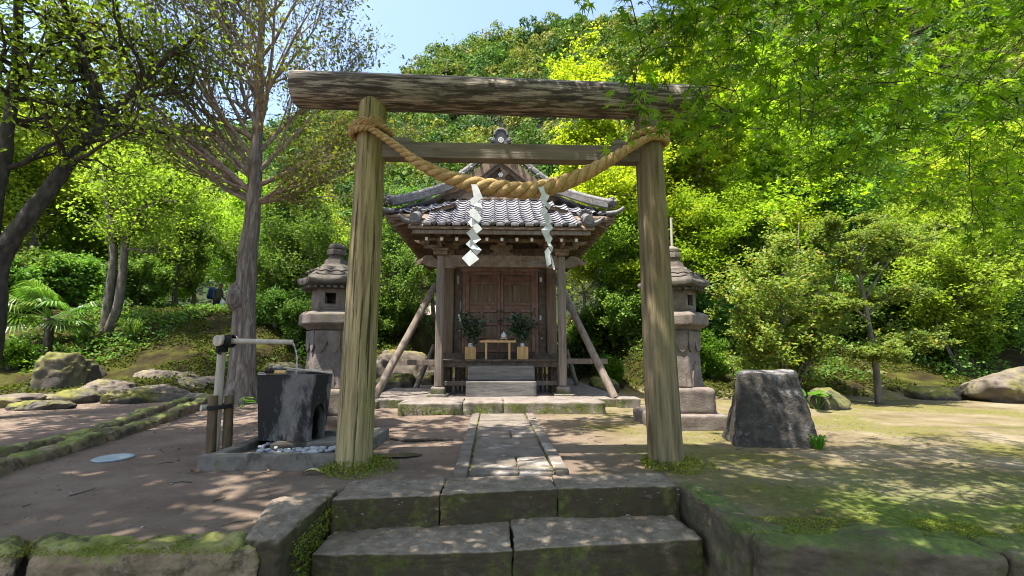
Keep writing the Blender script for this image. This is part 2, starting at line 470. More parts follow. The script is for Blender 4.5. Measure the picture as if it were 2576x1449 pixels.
post_wood = surf('post_wood', [(.3, (0.109, 0.082, 0.063)), (.5, (0.176, 0.141, 0.113)), (.72, (0.244, 0.202, 0.168))], (9, 9, .6), 2.4, 9, .82, .4, 9, bstretch=(9, 9, .5),
               over=[dict(col=(.06, .045, .035), ns=2, lo=.6, hi=.7, scale=(6, 6, .6), amt=.7)])
door_wood = surf('door_wood', [(.3, (.12, .066, .048)), (.5, (.18, .105, .078)), (.72, (.25, .155, .118))], (3, 3, 2), 3, 9, .8, .35, 12,
               over=[dict(col=(.20, .115, .10), ns=2.2, lo=.56, hi=.68, amt=.6)])
panel_wood = surf('panel_wood', [(.3, (.10, .066, .043)), (.5, (.15, .105, .07)), (.72, (.21, .155, .108))], (9, 9, .7), 2.5, 9, .8, .4, 9, bstretch=(9, 9, .6),
               over=[dict(col=(.28, .22, .16), ns=4, lo=.66, hi=.7, scale=(1, 1, 3), amt=.6)])
dark_wood = surf('dark_wood', [(.3, (.055, .040, .029)), (.5, (.095, .070, .052)), (.72, (.15, .115, .088))], (3, 3, 3), 3, 9, .85, .4, 14)
brace_wood = surf('brace_wood', [(.3, (0.101, 0.074, 0.055)), (.5, (0.160, 0.126, 0.101)), (.72, (0.227, 0.189, 0.155))], (6, 6, 1.5), 2.4, 9, .82, .4, 12)
grey_step = surf('grey_step', [(.3, (0.092, 0.084, 0.078)), (.5, (0.139, 0.128, 0.119)), (.72, (0.189, 0.176, 0.166))], (.8, 6, 9), 2.6, 10, .85, .55, 9, bstretch=(.7, 6, 11))
tile_mat = surf('tile', [(.3, (0.187, 0.186, 0.210)), (.5, (0.255, 0.252, 0.281)), (.72, (0.325, 0.317, 0.344))], (1, 1, 1), 7, 8, .36, .15, 40,
               over=[dict(col=(.26, .22, .20), ns=2.5, lo=.55, hi=.7, amt=.5)], spec=.6)
ridge_mat = surf('ridge_tile', [(.3, (0.063, 0.060, 0.060)), (.5, (0.110, 0.104, 0.104)), (.72, (0.170, 0.158, 0.152))], (1, 1, 1), 8, 9, .6, .35, 40,
               over=[dict(col=(.24, .21, .185), ns=5, lo=.58, hi=.68, amt=.5)], spec=.3)
straw = surf('straw', [(.3, (0.277, 0.168, 0.063)), (.5, (0.420, 0.281, 0.122)), (.72, (0.538, 0.386, 0.193))], (1, 1, 1), 22, 8, .75, .6, 60)
paper = plain('paper', (.62, .64, .67), .7, .2)
pale_cypress = surf('pale_cypress', [(.3, (0.420, 0.252, 0.101)), (.5, (0.504, 0.319, 0.139)), (.72, (0.571, 0.378, 0.176))], (8, 8, 1.2), 2.5, 7, .6, .15, 10)
bamboo = surf('bamboo', [(.3, (0.286, 0.244, 0.185)), (.5, (0.386, 0.336, 0.260)), (.72, (0.470, 0.420, 0.336))], (8, 8, .8), 2.2, 8, .5, .2, 9, over=[dict(col=(.13, .10, .06), ns=1.4, lo=.6, hi=.72, scale=(2, 2, .6), amt=.6)], spec=.45)
bamboo_dark = surf('bamboo_dark', [(.3, (.05, .03, .014)), (.5, (.10, .065, .03)), (.72, (.18, .125, .065))], (6, 6, .7), 2.2, 8, .55, .3, 9, over=[dict(col=(.02, .016, .01), ns=1.2, lo=.52, hi=.66, scale=(3, 3, .6), amt=.8)], spec=.4)
black_cord = plain('black_cord', (.014, .013, .012), .8)
bark = surf('bark', [(.3, (0.063, 0.049, 0.040)), (.5, (0.158, 0.127, 0.104)), (.68, (0.315, 0.266, 0.227)), (.85, (0.416, 0.363, 0.317))], (7, 7, .8), 2.4, 10, .9, .8, 8, bstretch=(8, 8, .9), dist=.5, bdist=.05)
bark_branch = surf('bark_branch', [(.3, (0.118, 0.082, 0.059)), (.5, (0.236, 0.175, 0.134)), (.72, (0.386, 0.305, 0.241))], (3, 3, 3), 4, 8, .9, .5, 20)
bark_dark = surf('bark_dark', [(.3, (0.021, 0.018, 0.015)), (.5, (0.048, 0.041, 0.033)), (.72, (0.090, 0.078, 0.063))], (4, 4, 1.5), 3, 9, .95, .7, 14, over=[dict(col=((.035, .045, .01), (.06, .07, .018)), ns=2, lo=.55, hi=.68, amt=.5)])
bark_mid = surf('bark_mid', [(.3, (0.065, 0.055, 0.044)), (.5, (0.120, 0.103, 0.086)), (.72, (0.196, 0.173, 0.144))], (4, 4, 1.5), 3, 9, .9, .5, 16)
white_paint = plain('white_paint', (.75, .76, .76), .5)
iron = plain('iron', (.03, .028, .026), .6, .4, .5)
disc_mat = plain('zinc_disc', (.30, .36, .40), .5, .5, .2)
pebble_mat = surf('pebble', [(.3, (0.210, 0.217, 0.231)), (.5, (0.294, 0.301, 0.315)), (.72, (0.385, 0.392, 0.399))], (1, 1, 1), 9, 6, .6, .15, 30)
emblem_white = plain('emblem_white', (.62, .62, .60), .7)
# ---------------------------------------------------------------- terrain
def bank_start(x):
    if x < -8.5: return 10.6 + .1 * (x + 8.5)
    if x < -3.4: return lerp(10.6, 13.2, sstep((x + 8.5) / 5.1))
    if x < -2.2: return lerp(13.2, 17.0, sstep((x + 3.4) / 1.2))
    if x < 2.8: return 17.0
    if x < 4.4: return lerp(17.0, 10.9, sstep((x - 2.8) / 1.6))
    return 10.9 - .02 * (x - 4.4)
def hz(x, y):
    b = y - bank_start(x)
    z = 0.0
    if b > 0:
        z = 2.7 * sstep(b / 8.5 + .06) * 1.0 + .10 * sstep(b / .8)
        z += .10 * N3(x * .7, y * .7, 3) * min(1, b / 1.5)
        if y > 26: z += (y - 26) * .06
    if abs(y) < 16 and b <= 0:
        z += .012 * N3(x * .9, y * .9, 1) + .006 * N3(x * 2.7, y * 2.7, 5)
    return z
def ground_h(x, y):
    front = 4.02 if -1.45 < x < 1.42 else (3.03 if x < 0 else 3.12 - .1 * min(2.5, x - 1.42))
    if y < front: return -.47 + .01 * N3(x * 2, y * 2, 9)
    return hz(x, y)
def axis(pairs):
    out = []
    for a, b, st in pairs:
        n = max(1, int(round((b - a) / st)))
        out += [a + (b - a) * i / n for i in range(n)]
    return out + [pairs[-1][1]]
xs = axis([(-120, -40, 8), (-40, -14, 1.2), (-14, -7, .4), (-7, 7, .14), (7, 14, .4), (14, 40, 1.2), (40, 120, 8)])
ys = axis([(-14, 1, 1.0), (1, 2.7, .2), (2.7, 3.4, .06), (3.4, 12, .14), (12, 30, .4), (30, 60, 2.0)])
V = [(x, y, ground_h(x, y)) for y in ys for x in xs]
nx = len(xs)
F = [(j * nx + i, j * nx + i + 1, (j + 1) * nx + i + 1, (j + 1) * nx + i) for j in range(len(ys) - 1) for i in range(nx - 1)]

gm = bpy.data.materials.new('court_ground'); gm.use_nodes = True
t = gm.node_tree; t.nodes.clear()
out = _n(t, 'ShaderNodeOutputMaterial'); pb = _n(t, 'ShaderNodeBsdfPrincipled'); t.links.new(pb.outputs[0], out.inputs[0])
vw = _coords(t, world_space=True)
pos = _n(t, 'ShaderNodeSeparateXYZ'); t.links.new(vw, pos.inputs[0])
earth = _ramp(t, _noise(t, vw, 1.5, 10, .65), [(.3, (.108, .077, .058)), (.5, (.155, .115, .088)), (.7, (.205, .158, .124))])
earth = _mix(t, _mul(t, _ramp(t, _noise(t, vw, .55, 5), [(.5, 0.0), (.72, 1.0)]), .45), earth, (.06, .046, .041))
earth = _mix(t, _mul(t, _ramp(t, _noise(t, vw, 42, 3), [(.67, 0.0), (.72, 1.0)]), .6), earth, (.26, .235, .21))
tan = _ramp(t, _noise(t, vw, 1.1, 11, .68), [(.32, (.085, .065, .033)), (.46, (.135, .107, .062)), (.58, (.18, .148, .095)), (.75, (.235, .20, .14))])
tan = _mix(t, _ramp(t, _noise(t, vw, .62, 8, .7), [(.46, 0.0), (.6, .85)]), tan, _ramp(t, _noise(t, vw, 16, 6), [(.35, (.075, .075, .015)), (.65, (.145, .135, .035))]))
mr = _n(t, 'ShaderNodeMapRange'); mr.inputs[1].default_value = .5; mr.inputs[2].default_value = 1.7
nd = _n(t, 'ShaderNodeMath', operation='MULTIPLY_ADD'); nd.inputs[1].default_value = 2.2; nd.inputs[2].default_value = -1.1
t.links.new(_noise(t, vw, .8, 8, .65), nd.inputs[0])
ax = _n(t, 'ShaderNodeMath', operation='ADD'); t.links.new(pos.outputs[0], ax.inputs[0]); t.links.new(nd.outputs[0], ax.inputs[1])
t.links.new(ax.outputs[0], mr.inputs[0])
col = _mix(t, mr.outputs[0], earth, tan)
# bright moss towards the retaining wall on the right
my = _n(t, 'ShaderNodeMapRange'); my.inputs[1].default_value = 4.6; my.inputs[2].default_value = 3.3
t.links.new(pos.outputs[1], my.inputs[0])
mxr = _n(t, 'ShaderNodeMapRange'); mxr.inputs[1].default_value = 1.8; mxr.inputs[2].default_value = 2.6
t.links.new(pos.outputs[0], mxr.inputs[0])
mm = _mul(t, _mul(t, my.outputs[0], mxr.outputs[0]), _ramp(t, _noise(t, vw, 1.3, 8, .7), [(.36, 0.0), (.55, 1.0)]))
col = _mix(t, mm, col, _ramp(t, _noise(t, vw, 22, 6), [(.35, (.06, .085, .012)), (.65, (.13, .17, .03))]))
# mossy, littered soil on the banks
mz = _n(t, 'ShaderNodeMapRange'); mz.inputs[1].default_value = .05; mz.inputs[2].default_value = .2
t.links.new(pos.outputs[2], mz.inputs[0])
bankc = _ramp(t, _noise(t, vw, 1.4, 9, .7), [(.34, (.016, .011, .006)), (.48, (.028, .023, .006)), (.62, (.05, .054, .008)), (.78, (.10, .098, .015))])
col = _mix(t, mz.outputs[0], col, bankc)
t.links.new(col, pb.inputs['Base Color']); pb.inputs['Roughness'].default_value = .95; pb.inputs['Specular IOR Level'].default_value = .12
bp = _n(t, 'ShaderNodeBump'); bp.inputs['Strength'].default_value = .8; bp.inputs['Distance'].default_value = .03
t.links.new(_noise(t, vw, 9, 12, .78), bp.inputs['Height']); t.links.new(bp.outputs[0], pb.inputs['Normal'])
ground = obj('ground', np_mesh('ground', V, F, True), gm)
tag(ground, 'packed earth court turning to moss and banks', kind='structure')

def GT(px, py, y0=6.0, y1=60.0):           # where the sight line meets the terrain
    y = y0
    while y < y1:
        q = P(px, py, y)
        if q.z <= hz(q.x, y): return q
        y += .05
    return P(px, py, y1)

# ---------------------------------------------------------------- hill and its forest
def hill_tan(px):                         # how steeply the skyline rises, by bearing
    pts = [(-3000, .30), (-600, .34), (0, .37), (350, .375), (650, .42), (800, .50), (950, .575), (1100, .67), (1250, .73), (1500, .75),
           (1900, .72), (2400, .66), (3400, .5), (6000, .3)]
    for (a, b), (c, d) in zip(pts, pts[1:]):
        if px <= c: return lerp(b, d, sstep((px - a) / (c - a)))
    return pts[-1][1]
def hill_h(az, d):
    px = 1288 + FPX * math.tan(max(-1.25, min(1.25, az - YAW)))
    ridge = 150.0
    top = hill_tan(px) * ridge + EYE
    if d < 42: return 2.0 + (d - 30) * .05
    k = (d - 42) / (ridge - 42)
    z0 = 2.6
    z = lerp(z0, top, k ** 1.02) if k <= 1 else top - (d - ridge) * .45
    return z + 3.0 * N3(az * 7, d * .03, 2) * min(1, k * 2) * .8
az_n, d_n = 72, 34
V, F = [], []
for j in range(d_n):
    d = 36 + (230 - 36) * j / (d_n - 1)
    for i in range(az_n):
        az = R(-62) + R(124) * i / (az_n - 1)
        V.append((CAMX + math.sin(az) * d, math.cos(az) * d, hill_h(az, d) - .8))
for j in range(d_n - 1):
    for i in range(az_n - 1):
        a = j * az_n + i; F.append((a, a + 1, a + az_n + 1, a + az_n))
hill_mat = surf('hill_soil', [(.3, (.012, .02, .006)), (.7, (.03, .04, .012))], (1, 1, 1), .3, 6, .95, .3, 2, world_space=True)
tag(obj('hill', np_mesh('hill', V, F, True), hill_mat), 'steep wooded hill behind the shrine', kind='structure')

def leaves_np(pts, size, rng, up=.6, aspect=.32, fold=.25, axis_up=0.0, nrm=None):
    pts = np.asarray(pts, dtype=float); N = len(pts)
    n = rng.normal(size=(N, 3)); n[:, 2] += up * 2
    if nrm is not None: n = n * .45 + nrm * 1.2
    n /= np.linalg.norm(n, axis=1, keepdims=True)
    a = rng.normal(size=(N, 3)); a[:, 2] += axis_up
    d = a - n * np.sum(a * n, axis=1, keepdims=True); d /= np.linalg.norm(d, axis=1, keepdims=True) + 1e-9
    s = np.cross(n, d)
    L = (np.asarray(size) * rng.uniform(.65, 1.3, N))[:, None] if np.ndim(size) == 0 else (size * rng.uniform(.7, 1.25, N))[:, None]
    W = L * aspect
    V = np.stack([pts, pts + d * L * .5 + s * W + n * W * fold, pts + d * L, pts + d * L * .5 - s * W + n * W * fold], axis=1).reshape(-1, 3)
    F = np.arange(N * 4).reshape(N, 4)
    return V, F
def shell_pts(rng, n, c, r, low=-.35, thick=.25):
    v = rng.normal(size=(n, 3)); v /= np.linalg.norm(v, axis=1, keepdims=True)
    v[:, 2] = np.where(v[:, 2] < low, -v[:, 2], v[:, 2])
    rad = 1 - thick * rng.random(n) ** 1.5
    return np.asarray(c) + v * rad[:, None] * np.asarray(r)

hill_leaf = [leafmat('hill_leaf_a', (0.108, 0.150, 0.024), (0.216, 0.258, 0.048), .25, rough=.7), leafmat('hill_leaf_b', (0.044, 0.094, 0.031), (0.100, 0.163, 0.050), .22, rough=.7),
             leafmat('hill_leaf_c', (0.187, 0.187, 0.039), (0.352, 0.319, 0.088), .25, rough=.7), leafmat('hill_leaf_d', (0.066, 0.132, 0.024), (0.144, 0.228, 0.042), .25, rough=.7)]
rng = np.random.default_rng(5)
Vs = [[], [], [], []]
def hill_crown(az, d, rad, kind, dense=150):
    c = np.array([CAMX + math.sin(az) * d, math.cos(az) * d, hill_h(az, d) + rad * .35])
    pts, nrm = [], []
    for q in range(9):
        off = rng.normal(size=3) * rad * .46; off[2] = abs(off[2]) * .75
        s_ = shell_pts(rng, dense // 9, c + off, rad * rng.uniform(.30, .55), thick=.25)
        pts.append(s_); nn_ = s_ - (c + off); nrm.append(nn_ / np.linalg.norm(nn_, axis=1, keepdims=True))
    pts = np.concatenate(pts); nrm = np.concatenate(nrm)
    Vs[kind].append(leaves_np(pts, (.22 + d * .0036) * rng.uniform(.8, 1.2), rng, up=.2, aspect=.45, nrm=nrm)[0])
k = 0
for j in range(52):
    d = 44 + 112 * (j / 51.0)
    step = 4.0 + d * .014
    nn = int(d * R(112) / step)
    for i in range(nn):
        az = R(-56) + R(112) * (i + .5 * (j % 2) + rng.uniform(-.3, .3)) / nn
        if rng.random() < .36: continue
        px = 1288 + FPX * math.tan(az - YAW)
        if px < -900 or px > 3500: continue
        vis = 250 < px < 2750
        if not vis and rng.random() < .45: continue
        kind = int(rng.choice([0, 1, 2, 3], p=[.32, .26, .17, .25]))
        hill_crown(az, d + rng.uniform(-1.2, 1.2), rng.uniform(2.4, 4.6) * (.8 + d * .002), kind, 360 if vis else 110)
allV = np.concatenate([np.concatenate(v) for v in Vs]); cnt = [sum(len(q) for q in v) // 4 for v in Vs]
me = np_mesh('forest', allV, np.arange(len(allV)).reshape(-1, 4))
for m_ in hill_leaf: me.materials.append(m_)
me.polygons.foreach_set('material_index', np.repeat(np.arange(4, dtype=np.int32), cnt))
tag(obj('forest', me), 'dense mixed green wood covering the hillside', kind='stuff')

# ---------------------------------------------------------------- retaining wall, steps, path, platform, kerb
def box8(x0, x1, y0, y1, z0, z1): return [(x0, y0, z0), (x1, y0, z0), (x1, y1, z0), (x0, y1, z0), (x0, y0, z1), (x1, y0, z1), (x1, y1, z1), (x0, y1, z1)]
def quad8(q, z0, z1):                     # q: four ground points, z1 may be 4 values
    zz = z1 if hasattr(z1, '__len__') else [z1] * 4
    return [(p[0], p[1], z0) for p in q] + [(p[0], p[1], z) for p, z in zip(q, zz)]
def gq(pix, z): return [G(x, y, z) for x, y in pix]
wallL = thing('retaining_wall', (-3, 2.9, -.47), 'mossy rough stone retaining wall left of the steps', 'stone wall')
a, b, c, d_ = G(70, 1402), G(655, 1374), G(640, 1350), G(30, 1372)
obj('stone', hexa(quad8([a, (b[0], b[1], 0), (c[0] - .02, c[1] + .05), (d_[0], d_[1] + .1)], -.5, (.0, .0, .02, .02)), 58, .07, .04, 2.6, 3, .010, .02), wall_stone, wallL)
obj('stone', hexa(quad8([(a[0] - 1.3, a[1] - .08), (a[0] - .03, a[1] - .02), (d_[0] - .02, d_[1] + .1), (d_[0] - 1.3, d_[1] + .05)], -.5, (.03, .03, .04, .04)), 44, .07, .04, 2.6, 4, .010, .02), wall_stone, wallL)
obj('stone', hexa(quad8([(a[0] - 2.7, a[1] - .1), (a[0] - 1.33, a[1] - .06), (d_[0] - 1.32, d_[1] + .1), (d_[0] - 2.7, d_[1] + .05)], -.5, .03), 10, .10, .04, 2.6, 5), wall_stone, wallL)
obj('stone', hexa(quad8([(-1.66, 2.98), (-1.44, 2.96), (-1.44, 3.82), (-1.86, 3.72)], -.5, (.03, .03, .04, .035)), 36, .04, .018, 3, 6, .006, .012), step_stone, wallL)
obj('stone', hexa(quad8([(-1.56, 3.75), (-1.42, 3.75), (-1.42, 3.92), (-1.58, 3.92)], -.3, .045), 16, .03, .012, 4, 7, 0, .01), step_stone, wallL)
wallR = thing('retaining_wall', (3, 2.9, -.47), 'dark stone retaining wall topped with bright moss right of the steps', 'stone wall')
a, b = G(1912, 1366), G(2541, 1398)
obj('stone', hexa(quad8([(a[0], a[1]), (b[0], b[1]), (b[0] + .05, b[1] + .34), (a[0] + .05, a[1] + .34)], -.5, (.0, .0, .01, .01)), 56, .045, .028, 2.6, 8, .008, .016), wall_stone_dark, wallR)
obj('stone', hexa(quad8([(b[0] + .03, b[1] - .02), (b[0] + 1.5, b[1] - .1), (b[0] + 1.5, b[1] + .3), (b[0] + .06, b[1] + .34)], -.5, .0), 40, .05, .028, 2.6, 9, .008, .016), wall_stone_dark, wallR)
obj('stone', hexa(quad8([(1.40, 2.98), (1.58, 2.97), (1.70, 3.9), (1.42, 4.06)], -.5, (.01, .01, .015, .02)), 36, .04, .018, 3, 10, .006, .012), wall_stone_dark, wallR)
# steps
stairs = thing('stone_steps', (0, 3.6, -.47), 'two broad worn stone steps up to the gate', 'steps')
f1 = [G(831, 1262), G(1106, 1250), G(1402, 1236), G(1704, 1228)]
bk = [G(900, 1216), G(1112, 1208), G(1402, 1203), G(1660, 1200)]
for i in range(3):
    q = [(f1[i].x + .003, f1[i].y), (f1[i + 1].x - .003, f1[i + 1].y), (f1[i + 1].x - .006, bk[i + 1].y + .02), (f1[i].x + .006, bk[i].y + .02)]
    obj('step_block', hexa(quad8(q, -.32, .018 + .004 * i), 44, .016, .013, 3.4, 11 + i, .004, .010), step_stone, stairs)
f2 = [G(782, 1394, -.215), G(1291, 1385, -.215), G(1768, 1358, -.215)]
for i in range(2):
    q = [(f2[i].x + .003, f2[i].y), (f2[i + 1].x - .003, f2[i + 1].y), (f2[i + 1].x - .006, 4.1), (f2[i].x + .006, 4.0)]
    obj('step_block', hexa(quad8(q, -.5, -.215 + .01 * i), 48, .018, .013, 3.0, 15 + i, .004, .010), step_stone, stairs)
# path
path = thing('path', (0, 6.4, 0), 'straight stone paved path from the steps to the shrine', 'path'); path['kind'] = 'structure'; del path['category']
joints = [4.34, 5.02, 5.55, 6.05, 6.62, 7.22, 7.55, 8.28]
for i, (ya, yb) in enumerate(zip(joints, joints[1:])):
    cut = .385
    if i in (0, 3):
        obj('slab', hexa(box8(-cut, .06, ya + .012, yb - .012, -.05, .035 + .004 * (i % 3)), 8, .012, .006, 4, 30 + i), path_stone, path)
        obj('slab', hexa(box8(.075, cut, ya + .012, yb - .012, -.05, .033), 8, .012, .006, 4, 40 + i), path_stone, path)
    else:
        obj('slab', hexa(box8(-cut, cut, ya + .012, yb - .012, -.05, .036 - .003 * (i % 3)), 10, .012, .006, 4, 50 + i), path_stone, path)
for s in (-1, 1):
    e = [4.33, 5.3, 6.3, 7.05, 8.27] if s < 0 else [4.36, 4.98, 6.1, 7.2, 8.27]
    for i, (ya, yb) in enumerate(zip(e, e[1:])):
        x0, x1 = (.405, .535)
        q = box8(min(s * x0, s * x1), max(s * x0, s * x1), ya + .008, yb - .008, -.05, .05)
        obj('edge_stone', hexa(q, 8, .014, .006, 4, 60 + i + 10 * s), path_stone, path)
# platform under the shrine
plat = thing('stone_platform', (0, 9, 0), 'low mossy stone platform the shrine stands on', 'platform')
for i, (xa, xb) in enumerate([(-1.86, -.72), (-.72, .02), (.02, 1.88)]):
    yf = 8.33 if i == 0 else 8.38
    obj('slab', hexa(box8(xa + .004, xb - .004, yf, 9.32, -.05, .215), 12, .03, .022, 3, 70 + i, .006), platform_stone, plat)
obj('slab', hexa(box8(-2.72, -1.0, 9.3, 12.2, -.05, .185), 12, .03, .02, 2, 74), platform_stone, plat)
obj('slab', hexa(box8(-1.0, 1.1, 9.33, 12.2, -.05, .19), 12, .03, .01, 2, 75), platform_stone, plat)
obj('slab', hexa(box8(1.1, 2.5, 9.33, 12.2, -.05, .183), 12, .03, .02, 2, 76), platform_stone, plat)
obj('slab', hexa(box8(-2.6, 2.5, 12.2, 16.0, -.05, .18), 8, .03, .02, 2, 77), platform_stone, plat)
obj('corner_stone', hexa(box8(2.32, 2.78, 9.2, 9.62, -.05, .19), 8, .02, .015, 4, 78), platform_stone, plat)
obj('corner_stone', hexa(box8(-2.85, -2.42, 9.18, 9.6, -.05, .16), 8, .02, .02, 4, 79), platform_stone, plat)
# kerb: two rows of stones beside the left path
kerb = thing('kerb', (-5.6, 7, 0), 'double row of mossy edging stones along the left path', 'kerb'); kerb['kind'] = 'structure'; del kerb['category']
rr = random.Random(4)
def krow(pts, w, h, seed, mat):
    for i, (p, q) in enumerate(zip(pts, pts[1:])):
        p, q = Vector((p[0], p[1], 0)), Vector((q[0], q[1], 0))
        dd = (q - p); n = Vector((-dd.y, dd.x, 0)).normalized() * w
        g = dd.normalized() * .015
        hh = h * rr.uniform(.75, 1.2)
        c = [p + g, q - g, q - g + n, p + g + n]
        obj('kerb_stone', hexa(quad8([(v.x, v.y) for v in c], -.06, hh), 8, .05, .04, 4, seed + i, .008), mat, kerb)
kp = [(-80, 1222), (60, 1172), (185, 1135), (278, 1107), (345, 1085), (405, 1065), (452, 1048), (492, 1032), (520, 1018), (548, 1005), (566, 997)]
krow([G(x, y + 4) for x, y in kp], .22, .14, 80, wall_stone)
kp2 = [(-80, 1165), (60, 1140), (160, 1118), (245, 1096), (318, 1068), (372, 1048), (420, 1034), (468, 1018), (502, 1004)]
krow([G(x, y) for x, y in kp2], .22, .11, 110, wall_stone)
# ---------------------------------------------------------------- gate
GY = 4.75
gate = thing('torii_gate', (0, GY, 0), 'tall weathered wooden shrine gate at the top of the steps', 'gate')
def log(name, p0, p1, r0, r1, mat, n=110, rings=34, seed=0, crack=True):
    p0, p1 = Vector(p0), Vector(p1)
    d = (p1 - p0); L = d.length
    V, F = [], []
    for i in range(rings + 1):
        tt = i / rings; r = lerp(r0, r1, tt)
        for k in range(n):
            a = 2 * math.pi * k / n
            q = r * (1 + .022 * N3(math.cos(a) * 1.6 + seed, math.sin(a) * 1.6, tt * L * .8) + .008 * N3(math.cos(a) * 6 + seed, math.sin(a) * 6, tt * L * 3))
            if crack:
                for ca in (3.95, 5.2, 4.55):
                    da = abs(a - ca - .05 * math.sin(tt * 9 + ca))
                    if da < .05: q *= 1 - .075 * (1 - da / .05) * min(1, max(0, 1.3 * N3(ca * 3, tt * 2.2, seed) + .75))
            V.append((q * math.cos(a), q * math.sin(a), tt * L))
    for i in range(rings):
        for k in range(n):
            a, b = i * n + k, i * n + (k + 1) % n
            F.append((a, b, b + n, a + n))
    F.append(tuple(range(n))[::-1]); F.append(tuple(rings * n + k for k in range(n)))
    me = bpy.data.meshes.new(name); me.from_pydata(V, [], F)
    me.polygons.foreach_set('use_smooth', [True] * (len(F) - 2) + [False, False])
    o = obj(name, me, mat, gate)
    o.rotation_mode = 'QUATERNION'; o.rotation_quaternion = d.to_track_quat('Z', 'Y'); o.location = p0
    return o
ptL, ptR = P(940, 246, GY), P(1627, 280, GY)
pbL, pbR = G(898, 1168), G(1679, 1170)
kL, kR = P(741, 224, GY), P(1762, 261, GY)
# pillars run a little way up into the top beam
log('pillar', (pbL.x, GY, -.12), (ptL.x, GY, lerp(kL.z, kR.z, .2) - .05), .178, .146, gate_wood, seed=1)
log('pillar', (pbR.x, GY, -.12), (ptR.x, GY, lerp(kL.z, kR.z, .85) - .06), .176, .142, gate_wood_grey, seed=7)
# top beam: a five-sided rounded log lying across
d = kR - kL; Lk = d.length
V, F = [], []; n, rings = 36, 40
for i in range(rings + 1):
    tt = i / rings
    for k in range(n):
        a = 2 * math.pi * k / n
        r = .196 * (1 + .02 * math.cos(5 * (a - math.pi / 2))) * (1 + .012 * N3(math.cos(a) * 2, math.sin(a) * 2, tt * 5))
        xx = tt * Lk
        if i == 0: xx = .012 - .012 * math.sin(a)
        if i == rings: xx = Lk + .05 * math.sin(a)
        V.append((xx, r * math.cos(a), r * math.sin(a)))
for i in range(rings):
    for k in range(n):
        a, b = i * n + k, i * n + (k + 1) % n
        F.append((a, a + n, b + n, b))
F.append(tuple(range(n))); F.append(tuple(rings * n + k for k in range(n))[::-1])
me = bpy.data.meshes.new('top_beam'); me.from_pydata(V, [], F)
me.polygons.foreach_set('use_smooth', [True] * (len(F) - 2) + [False, False])
o = obj('top_beam', me, top_wood, gate, loc=kL)
o.rotation_euler = (0, -math.asin(d.z / Lk), 0)
# tie beam and wedges
nzT, nzB = P(1288, 361, GY - .07).z, P(1288, 400, GY - .07).z
MB().box((0, GY, (nzT + nzB) / 2), (2.94, .14, nzT - nzB), .006).build('tie_beam', tie_wood, gate)
for s, px in ((-1, 1003), (1, 1573)):
    xx = P(px, 350, GY).x
    MB().prism([(xx - .14, GY - .05, nzT + .001), (xx + .14, GY - .05, nzT + .001), (xx + .14, GY - .05, nzT + (.05 if s < 0 else .02)), (xx - .14, GY - .05, nzT + (.065 if s < 0 else .09))], (0, .1, 0)).build('wedge', tie_wood, gate)

# ---------------------------------------------------------------- rope
def catmull(pts, per=12):
    pts = [Vector(p) for p in pts]; P_ = [pts[0] * 2 - pts[1]] + pts + [pts[-1] * 2 - pts[-2]]
    out = []
    for i in range(1, len(P_) - 2):
        p0, p1, p2, p3 = P_[i - 1:i + 3]
        for k in range(per):
            u = k / per
            out.append(.5 * ((2 * p1) + (p2 - p0) * u + (2 * p0 - 5 * p1 + 4 * p2 - p3) * u * u + (3 * p1 - p0 - 3 * p2 + p3) * u ** 3))
    out.append(pts[-1])
    return out
def resample(path_, n):
    L = [0]
    for a, b in zip(path_, path_[1:]): L.append(L[-1] + (b - a).length)
    out = []; j = 0
    for i in range(n):
        s = L[-1] * i / (n - 1)
        while j < len(L) - 2 and L[j + 1] < s: j += 1
        out.append(path_[j].lerp(path_[j + 1], (s - L[j]) / max(1e-9, L[j + 1] - L[j])))
    return out, L[-1]
def rope_strands(path_, rad_fn, pitch, n=520, sides=10, hand=1):
    pts, L = resample(path_, n)
    up = Vector((0, -1, 0)); frames = []
    for i, p in enumerate(pts):
        d = (pts[min(i + 1, n - 1)] - pts[max(0, i - 1)]).normalized()
        x = up - d * up.dot(d)
        x.normalize(); frames.append((d, x, d.cross(x))); up = x
    res = []
    for s in range(3):
        path3, rads = [], []
        ph = 0.0
        for i, p in enumerate(pts):
            tt = i / (n - 1); r = rad_fn(tt)
            ph += hand * 2 * math.pi * (L / (n - 1)) / (pitch * r / .075)
            d, x, y = frames[i]
            a = ph + s * 2 * math.pi / 3
            path3.append(p + (x * math.cos(a) + y * math.sin(a)) * r * .52); rads.append(r * .56)
        res.append((path3, rads))
    return res
rope_px = [(992, 364), (1050, 408), (1115, 441), (1190, 464), (1260, 474), (1320, 479), (1385, 470), (1450, 447), (1525, 408), (1585, 371)]
yR = GY - .22
core = [P(x, y, yR + .05 * abs(x - 1290) / 320) for x, y in rope_px]
cl = Vector((lerp(pbL.x, ptL.x, .88), GY, P(940, 339, GY).z)); cr = Vector((lerp(pbR.x, ptR.x, .86), GY, P(1635, 356, GY).z))
loopL = [cl + Vector((math.cos(a) * .205, math.sin(a) * .205, .062 - .0042 * i)) for i, a in enumerate([-1.35 - k * .42 for k in range(22, -1, -1)])]
loopR = [cr + Vector((math.cos(a) * .195, math.sin(a) * .195, -.045 + .0055 * i)) for i, a in enumerate([-1.85 + k * .42 for k in range(0, 21)])]
full = catmull(loopL + core + loopR, 8)
rp = thing('rope', (0, yR, core[5].z), 'thick twisted straw rope slung between the gate pillars', 'rope')
def rad_fn(tt):
    return lerp(.034, .085, sstep(min(tt - .27, 1.0 - .2 - tt) / .22))
for path3, rads in rope_strands(full, rad_fn, .36, 900, 10, -1):
    m = MB(); m.tube(path3, rads, 10); m.build('strand', straw, rp, True)
m = MB()
